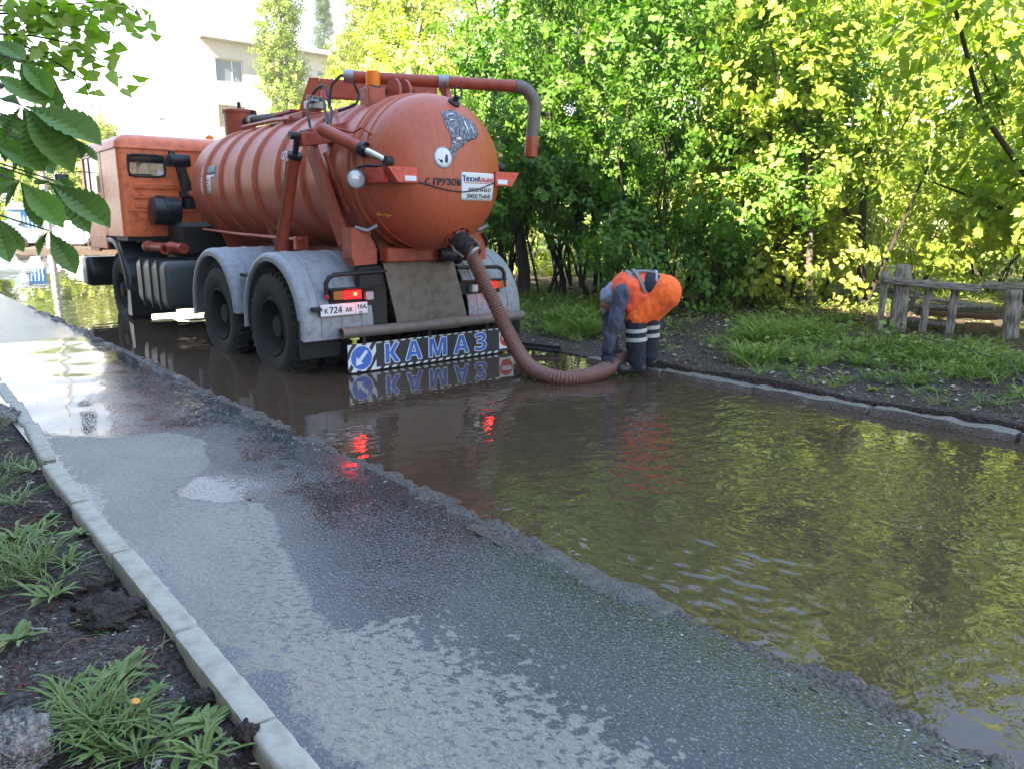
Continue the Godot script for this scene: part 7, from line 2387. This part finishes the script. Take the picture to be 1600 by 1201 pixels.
func stone_mesh(sd: int, s: Vector3, amp: float, n := 14) -> ArrayMesh:
	var nz := noise(sd, 2.2, 4)
	var b := MB.new()
	var p := func(i: int, k: int) -> Vector3:
		var a := TAU * (i % (n * 2)) / (n * 2)
		var e := PI * (float(k) / n - 0.5)
		var d := Vector3(cos(a) * cos(e), sin(e), sin(a) * cos(e))
		var q := Vector3(signf(d.x) * pow(absf(d.x), 0.75), signf(d.y) * pow(absf(d.y), 0.75), signf(d.z) * pow(absf(d.z), 0.75))
		return q * s * (1.0 + amp * nz.get_noise_3d(d.x, d.y, d.z) + amp * 0.25 * nz.get_noise_3d(d.x * 4.0, d.y * 4.0, d.z * 4.0 + 9.0))
	for k in n:
		for i in n * 2:
			b.quad(p.call(i, k), p.call(i, k + 1), p.call(i + 1, k + 1), p.call(i + 1, k), 1)
	return b.done()


# a crumb: a flat irregular six-cornered flake
func shard(sd: int) -> ArrayMesh:
	var r := RandomNumberGenerator.new()
	r.seed = sd
	var b := MB.new()
	var p := []
	for k in 6:
		var a := TAU * k / 6.0
		p.append(Vector3(cos(a) * 0.006 * r.randf_range(0.6, 1.2), r.randf_range(-0.001, 0.001), sin(a) * 0.0042 * r.randf_range(0.6, 1.2)))
	var t := Vector3(0.001, 0.0024, 0)
	for k in 6:
		b.tri(t, p[(k + 1) % 6], p[k])
		b.tri(-t, p[k], p[(k + 1) % 6])
	return b.done()


func build_foreground() -> void:
	var put := func(called: String, m: Mesh, mt: Material, at: Vector3, turn: float, label: String, cat: String, group := "") -> void:
		var o := MeshInstance3D.new()
		o.name = numbered(called)
		o.mesh = m
		o.material_override = mt
		add_child(o)
		o.position = Vector3(at.x, ground_h(at.x, at.z) + at.y, at.z)
		o.rotation.y = turn
		tag(o, label, cat, group)
	put.call("broken_concrete_lump", stone_mesh(3, Vector3(0.1, 0.08, 0.085), 0.45, 18), M["stone"], Vector3(0.13, 0.045, -2.16), 0.5, "pale grey lump of broken concrete at the very front among the weeds", "stone")
	put.call("soil_clod", stone_mesh(5, Vector3(0.10, 0.05, 0.14), 0.6, 16), M["clod"], Vector3(0.53, 0.02, -2.86), 0.3, "big dark crumbly clod of earth lying against the pale kerb", "clod", "clods of earth by the kerb")
	put.call("soil_clod", stone_mesh(6, Vector3(0.035, 0.03, 0.04), 0.6, 12), M["clod"], Vector3(0.60, 0.02, -2.13), 1.3, "small round clod between the front weeds and the kerb", "clod", "clods of earth by the kerb")
	put.call("soil_clod", stone_mesh(7, Vector3(0.03, 0.03, 0.03), 0.6, 12), M["clod"], Vector3(0.625, 0.05, -1.83), 2.0, "small clod resting against the kerb's front stone", "clod", "clods of earth by the kerb")
	put.call("soil_clod", stone_mesh(8, Vector3(0.09, 0.055, 0.1), 0.6, 14), M["clod"], Vector3(0.5, 0.01, -3.15), 2.2, "flat clod of earth just beyond the biggest clod", "clod", "clods of earth by the kerb")
	put.call("soil_clod", stone_mesh(9, Vector3(0.13, 0.08, 0.16), 0.5, 14), M["stone"], Vector3(0.62, 0.0, -6.4), 0.2, "grey mound of rubble beside the sunken far kerb stones", "clod", "clods of earth by the kerb")
	var wm := [weed_mesh(1, 24, 0.16, 0.006, 1.1, 0.12), weed_mesh(2, 16, 0.19, 0.0085, 0.8, 0.3), weed_mesh(3, 46, 0.27, 0.0022, 1.5, 0.05), weed_mesh(4, 11, 0.11, 0.014, 0.8, 0.12), weed_mesh(5, 38, 0.22, 0.003, 0.9, 0.1)]
	var mt := mat("weed_leaf", lin(0.145, 0.205, 0.045), 0.5)
	mt.vertex_color_use_as_albedo = true
	mt.backlight_enabled = true
	mt.backlight = Color(0.8, 1.0, 0.4) * 0.5
	var list := [
		[0, 0.34, -2.28, "weed with narrow leaves behind the pale concrete lump"],
		[4, 0.30, -2.20, "sprawling weed leaning over the pale concrete lump"],
		[1, 0.42, -2.36, "jagged leaved weed with a long leaf pointing to the kerb"],
		[3, 0.47, -2.42, "broad leaved upright weed seedling nearest the big clod"],
		[0, 0.44, -2.18, "narrow leaved weed in the middle of the front clump"],
		[1, 0.5, -2.05, "jagged leaved weed between the small clod and the front clump"],
		[4, 0.40, -2.02, "grassy weed at the lower edge of the front clump"],
		[3, 0.58, -2.0, "small broad leaved weed close to the kerb's front stone"],
		[1, 0.33, -2.08, "jagged leaved weed right of the pale concrete lump"],
		[0, 0.52, -1.86, "narrow leaved weed at the bottom beside the kerb"],
		[3, 0.45, -1.82, "round leaved weed at the bottom edge by the kerb"],
		[2, 0.36, -3.35, "tall grass tuft halfway along the soil strip"],
		[2, 0.30, -3.55, "tall grass tuft left of the one halfway along the soil strip"],
		[4, 0.42, -3.22, "flattened grassy weed in front of the tall grass tufts"],
		[1, 0.38, -3.08, "jagged leaved weed drooping below the tall grass tufts"],
		[0, 0.36, -3.8, "narrow leaved weed behind the tall grass tufts"],
		[1, 0.48, -3.95, "jagged leaved weed furthest up the open soil strip"],
		[3, 0.24, -2.86, "pale broad leaved weed beside the white twig"],
		[1, 0.6, -4.92, "dandelion like weed growing in the gap of the kerb"],
		[4, 0.5, -5.02, "grassy weed spilling from the soil into the kerb gap"],
		[0, 0.66, -4.86, "narrow leaved weed at the end of the straight kerb stones"],
		[3, 0.6, -3.72, "tiny seedling against the kerb beyond the clods"],
		[2, 0.55, -6.0, "grass tuft beside the leaning kerb stone"],
		[1, 0.6, -7.4, "weed beside the sunken far kerb stones"],
		[2, 0.42, -3.48, "grass tuft nearest the kerb among the tall grass tufts"],
		[4, 0.34, -3.68, "sprawling grassy weed behind the tall grass tufts"],
		[2, 0.27, -3.3, "grass tuft at the frame's edge before the tall tufts"],
		[0, 0.3, -2.42, "narrow leaved weed left of the long jagged leaf"],
		[4, 0.37, -2.14, "thin bladed weed right behind the yellow flower"],
		[2, 0.33, -2.2, "fine grass tuft growing through the front clump"],
		[4, 0.44, -4.3, "thin bladed weed far up the soil strip near the kerb"],
		[2, 0.4, -4.6, "grass tuft just before the kerb gap"],
		[0, 0.5, -3.42, "narrow leaved weed between grass tufts and kerb"],
	]
	var i := 0
	for q: Array in list:
		put.call("weed", wm[q[0]], mt, Vector3(q[1], 0.0, q[2]), i * 1.37, q[3], "weed", "weeds on the soil strip by the kerb")
		i += 1
	var fl := thing("dandelion_flower", "small yellow flower among the front weeds", "flower", Vector3(0.43, 0.1, -2.14))
	part("petals", lathe_mesh([Vector2(0, 0.0), Vector2(0.0, 0.006), Vector2(0.006, 0.012), Vector2(0.009, 0.007), Vector2(0.008, 0.0)], Vector3(0.43, ground_h(0.43, -2.14) + 0.075, -2.14), Vector3(0.2, 1, 0.3), 12), M["yellow_print"], fl)
	part("stalk", tube_mesh([Vector3(0.43, ground_h(0.43, -2.14), -2.13), Vector3(0.43, ground_h(0.43, -2.14) + 0.075, -2.14)], 0.002, 5), mt, fl)
	var tw := tube_mesh([Vector3(0.26, ground_h(0.26, -2.95) + 0.02, -2.95), Vector3(0.3, ground_h(0.3, -2.9) + 0.02, -2.9), Vector3(0.33, ground_h(0.33, -2.86) + 0.012, -2.86)], [0.006, 0.005, 0.004], 6)
	tag(lpart("twig", tw, M["bark_pale"], self), "short white peeled twig lying on the soil strip", "twig")
	var gl := MB.new()
	leaf_into(gl, Vector3(1.36, 0.068, -1.0), Vector3(0.8, 0.05, 0.4).normalized(), Vector3.UP, 0.028, 0.02, 0)
	tag(lpart("fallen_leaf", gl.done(), M["chestnut_leaf_bright"], self), "single small green leaf lying on the wet sidewalk", "leaf")


# ------------------------------------------------------------------ what nobody would count
func build_ground_cover() -> void:
	var r := RandomNumberGenerator.new()
	r.seed = 21
	var tuft := weed_mesh(31, 16, 0.3, 0.0045, 1.5, 0.0)
	var broad := weed_mesh(32, 9, 0.2, 0.026, 0.9, 0.2)
	var herb := sprig(33, 14, 0.3, 0.075, 0.06, 2, 0.1)
	var ts := []
	var cs := PackedColorArray()
	var ts2 := []
	var cs2 := PackedColorArray()
	var ts3 := []
	var cs3 := PackedColorArray()
	var nz := noise(91, 0.9, 2)
	var put := func(x: float, z: float, sc0: float, kind: int) -> void:
		var sc := sc0 * (0.36 if x > 8.0 and z > -4.6 else (1.25 if kind == 0 else 0.85))
		var t := Transform3D(Basis(Vector3.UP, r.randf() * TAU).scaled_local(Vector3(sc, sc * r.randf_range(0.7, 1.2), sc)), Vector3(x, bank(x, z) - 0.01, z))
		var c := Color(0.15, 0.225, 0.035).lerp(Color(0.3, 0.36, 0.07), r.randf())
		if kind == 0:
			ts.append(t)
			cs.append(c)
		elif kind == 1:
			ts2.append(t)
			cs2.append(c * 0.85)
		else:
			ts3.append(t)
			cs3.append(c * 0.9)
	for i in 6400:
		var x := r.randf_range(5.85, 11.0)
		var z := r.randf_range(-12.5, 2.0)
		var a := nz.get_noise_2d(x, z)
		var d := 0.0
		if z > -4.9:                                   # weedy bank in front of the fence
			var bare := smoothstep(6.05, 7.0, x + a * 1.2)
			d = bare * 0.95 + 0.06
			if x > 9.6:
				d *= 0.4
			if x > 8.3 and z < -2.0:
				d *= 0.75
		elif z < -6.5:                                 # green bank behind the board
			d = smoothstep(6.0, 6.5, x) * (1.0 - smoothstep(8.0, 9.2, x)) * smoothstep(-6.4, -7.0, z)
		else:
			d = 0.05 + 0.25 * smoothstep(0.2, 0.5, a)
		if r.randf() > d:
			continue
		var k := 0 if r.randf() < 0.66 else (1 if r.randf() < 0.4 else 2)
		var near := smoothstep(5.9, 8.0, x)
		put.call(x, z, r.randf_range(0.5, 1.05) * (0.6 + 0.5 * near), k)
	for q: Array in [[7.0, -7.0], [6.7, -6.75], [7.15, -7.2], [6.9, -6.7], [7.3, -4.4], [7.6, -4.7], [6.5, -4.1], [8.0, -4.2], [8.2, -4.5], [8.6, -4.3]]:
		for k in 14:
			put.call(q[0] + r.randf_range(-0.2, 0.2), q[1] + r.randf_range(-0.2, 0.2), r.randf_range(0.9, 1.35), 0)
	scatter("grass", self, tuft, M["grass_blade"], ts, cs)
	scatter("broad_leaved_weeds", self, broad, M["grass_blade"], ts2, cs2)
	scatter("low_herbs", self, herb, M["grass_blade"], ts3, cs3)
	# lawn in the sun behind the hedge
	var tl := []
	var cl := PackedColorArray()
	for i in 5000:
		var x := r.randf_range(12.5, 42.0)
		var z := r.randf_range(-32.0, 4.0)
		tl.append(Transform3D(Basis(Vector3.UP, r.randf() * TAU).scaled_local(Vector3(1.7, r.randf_range(0.5, 1.1), 1.7)), Vector3(x, bank(x, z) - 0.02, z)))
		cl.append(Color(0.16, 0.24, 0.05).lerp(Color(0.26, 0.32, 0.08), r.randf()))
	scatter("lawn_grass", self, tuft, M["grass_blade"], tl, cl)
	# dead leaves under the hedge
	var lb := MB.new()
	leaf_into(lb, Vector3(0, 0.004, 0), Vector3(0, 0.05, 1).normalized(), Vector3.UP, 0.06, 0.045, 0, 0.4)
	var lm := lb.done()
	var t4 := []
	var c4 := PackedColorArray()
	for i in 5200:
		var x := r.randf_range(5.95, 11.5)
		var z := r.randf_range(-10.0, 1.0)
		var d := 0.4
		if z > -8.0 and z < -4.4 and x > 6.6:
			d = 1.0
		if x < 6.5 and z > -6.6 and z < -4.9:
			d = 0.12
		if r.randf() > d:
			continue
		var tilt := Basis(Vector3(r.randfn(), 0.2, r.randfn()).normalized(), r.randf_range(-0.7, 0.7))
		t4.append(Transform3D((Basis(Vector3.UP, r.randf() * TAU) * tilt).scaled_local(Vector3.ONE * r.randf_range(0.5, 1.2)), Vector3(x, bank(x, z) + 0.006, z)))
		c4.append(Color(0.15, 0.085, 0.04).lerp(Color(0.42, 0.36, 0.28), pow(r.randf(), 1.5)))
	scatter("leaf_litter", self, lm, M["litter"], t4, c4)
	# crumbs, bud scales and chips on the near soil
	var chip := shard(51)
	var t5 := []
	var c5 := PackedColorArray()
	var patchy := noise(92, 3.0, 2)
	for i in 16000:
		var z := -1.2 - 8.5 * pow(r.randf(), 1.7)
		var x := r.randf_range(-0.15, 0.625)
		var s := r.randf_range(0.4, 1.1) * (1.0 + 2.0 * pow(r.randf(), 12.0))
		t5.append(Transform3D((Basis(Vector3.UP, r.randf() * TAU) * Basis(Vector3.RIGHT, r.randf_range(-0.8, 0.8))).scaled_local(Vector3(s * 1.4, s, s)), Vector3(x, left_soil(x, z) + 0.002, z)))
		var red := patchy.get_noise_2d(x, z) > 0.0
		var c := Color(0.12, 0.035, 0.022).lerp(Color(0.06, 0.03, 0.022), r.randf()) if red else Color(0.05, 0.04, 0.035).lerp(Color(0.14, 0.12, 0.1), r.randf())
		if r.randf() < 0.1:
			c = Color(0.3, 0.26, 0.22).lerp(Color(0.5, 0.47, 0.43), r.randf())
		c5.append(c)
	scatter("soil_crumbs", self, chip, M["litter"], t5, c5)
	# thin stalks and straws
	var straw := tube_mesh([Vector3(-0.06, 0, 0), Vector3(0, 0.012, 0.006), Vector3(0.06, 0.002, 0)], 0.0011, 4)
	var t6 := []
	var c6 := PackedColorArray()
	for i in 260:
		var z := -1.4 - 6.0 * pow(r.randf(), 1.5)
		var x := r.randf_range(-0.1, 0.62)
		t6.append(Transform3D((Basis(Vector3.UP, r.randf() * TAU) * Basis(Vector3.RIGHT, r.randf_range(-0.3, 0.3))).scaled_local(Vector3.ONE * r.randf_range(0.5, 1.3)), Vector3(x, left_soil(x, z) + 0.006, z)))
		c6.append(Color(0.32, 0.26, 0.16).lerp(Color(0.16, 0.12, 0.07), r.randf()))
	for i in 90:
		var x := r.randf_range(6.0, 9.0)
		var z := r.randf_range(-8.0, 0.0)
		t6.append(Transform3D((Basis(Vector3.UP, r.randf() * TAU) * Basis(Vector3.BACK, r.randf_range(-0.5, 0.5))).scaled_local(Vector3.ONE * r.randf_range(0.8, 2.2)), Vector3(x, bank(x, z) + 0.02, z)))
		c6.append(Color(0.32, 0.26, 0.16).lerp(Color(0.16, 0.12, 0.07), r.randf()))
	scatter("dry_straws", self, straw, M["litter"], t6, c6)
	# small weeds on the near soil
	var t7 := []
	var c7 := PackedColorArray()
	var seedling := weed_mesh(61, 7, 0.045, 0.005, 0.9, 0.2)
	for i in 170:
		var z := -1.4 - 7.5 * pow(r.randf(), 1.3)
		var x := r.randf_range(-0.1, 0.6)
		if patchy.get_noise_2d(x * 0.7 + 5.0, z * 0.7) < -0.05:
			continue
		t7.append(Transform3D(Basis(Vector3.UP, r.randf() * TAU).scaled_local(Vector3.ONE * r.randf_range(0.5, 1.5)), Vector3(x, left_soil(x, z), z)))
		c7.append(Color(0.09, 0.18, 0.04).lerp(Color(0.17, 0.27, 0.07), r.randf()))
	scatter("small_weeds", self, seedling, M["grass_blade"], t7, c7)
	# chips of stone on the sidewalk and along the worn edge
	var t8 := []
	var c8 := PackedColorArray()
	for i in 900:
		var z := -0.5 - 8.0 * pow(r.randf(), 1.6)
		var x := r.randf_range(0.76, 2.0)
		var s := r.randf_range(0.35, 0.9)
		if r.randf() < 0.35:
			x = r.randf_range(1.85, 2.1)
			s *= 1.9
		t8.append(Transform3D(Basis(Vector3.UP, r.randf() * TAU).scaled_local(Vector3(s, s, s)), Vector3(x, 0.06 - 0.012 * smoothstep(1.85, 2.1, x), z)))
		var g := r.randf_range(0.05, 0.2) if r.randf() < 0.75 else r.randf_range(0.3, 0.5)
		c8.append(Color(g, g * 0.96, g * 0.9))
	for i in 3200:
		var x := r.randf_range(5.82, 7.8)
		var z := r.randf_range(-8.0, 0.5)
		var s := r.randf_range(0.8, 2.6)
		t8.append(Transform3D((Basis(Vector3.UP, r.randf() * TAU) * Basis(Vector3.RIGHT, r.randf_range(-0.8, 0.8))).scaled_local(Vector3(s * 1.3, s, s)), Vector3(x, bank(x, z) + 0.004, z)))
		c8.append(Color(0.07, 0.05, 0.035).lerp(Color(0.32, 0.29, 0.26), pow(r.randf(), 2.0)))
	scatter("stone_chips", self, chip, M["litter"], t8, c8)
	# bubbles, scum and leaf scraps that drift on the water
	var t9 := []
	var c9 := PackedColorArray()
	for i in 420:
		var x := r.randf_range(2.2, 5.6)
		var z := -0.3 - 8.5 * pow(r.randf(), 1.2)
		if r.randf() < 0.5:
			x = r.randf_range(4.2, 5.6)
			z = r.randf_range(-6.0, -3.8)
		var s := r.randf_range(0.25, 0.7)
		t9.append(Transform3D(Basis(Vector3.UP, r.randf() * TAU).scaled_local(Vector3(s, s * 0.6, s)), Vector3(x, 0.002, z)))
		c9.append(Color(0.4, 0.37, 0.3) if r.randf() < 0.55 else Color(0.12, 0.14, 0.05))
	scatter("floating_scraps", self, chip, M["litter"], t9, c9)
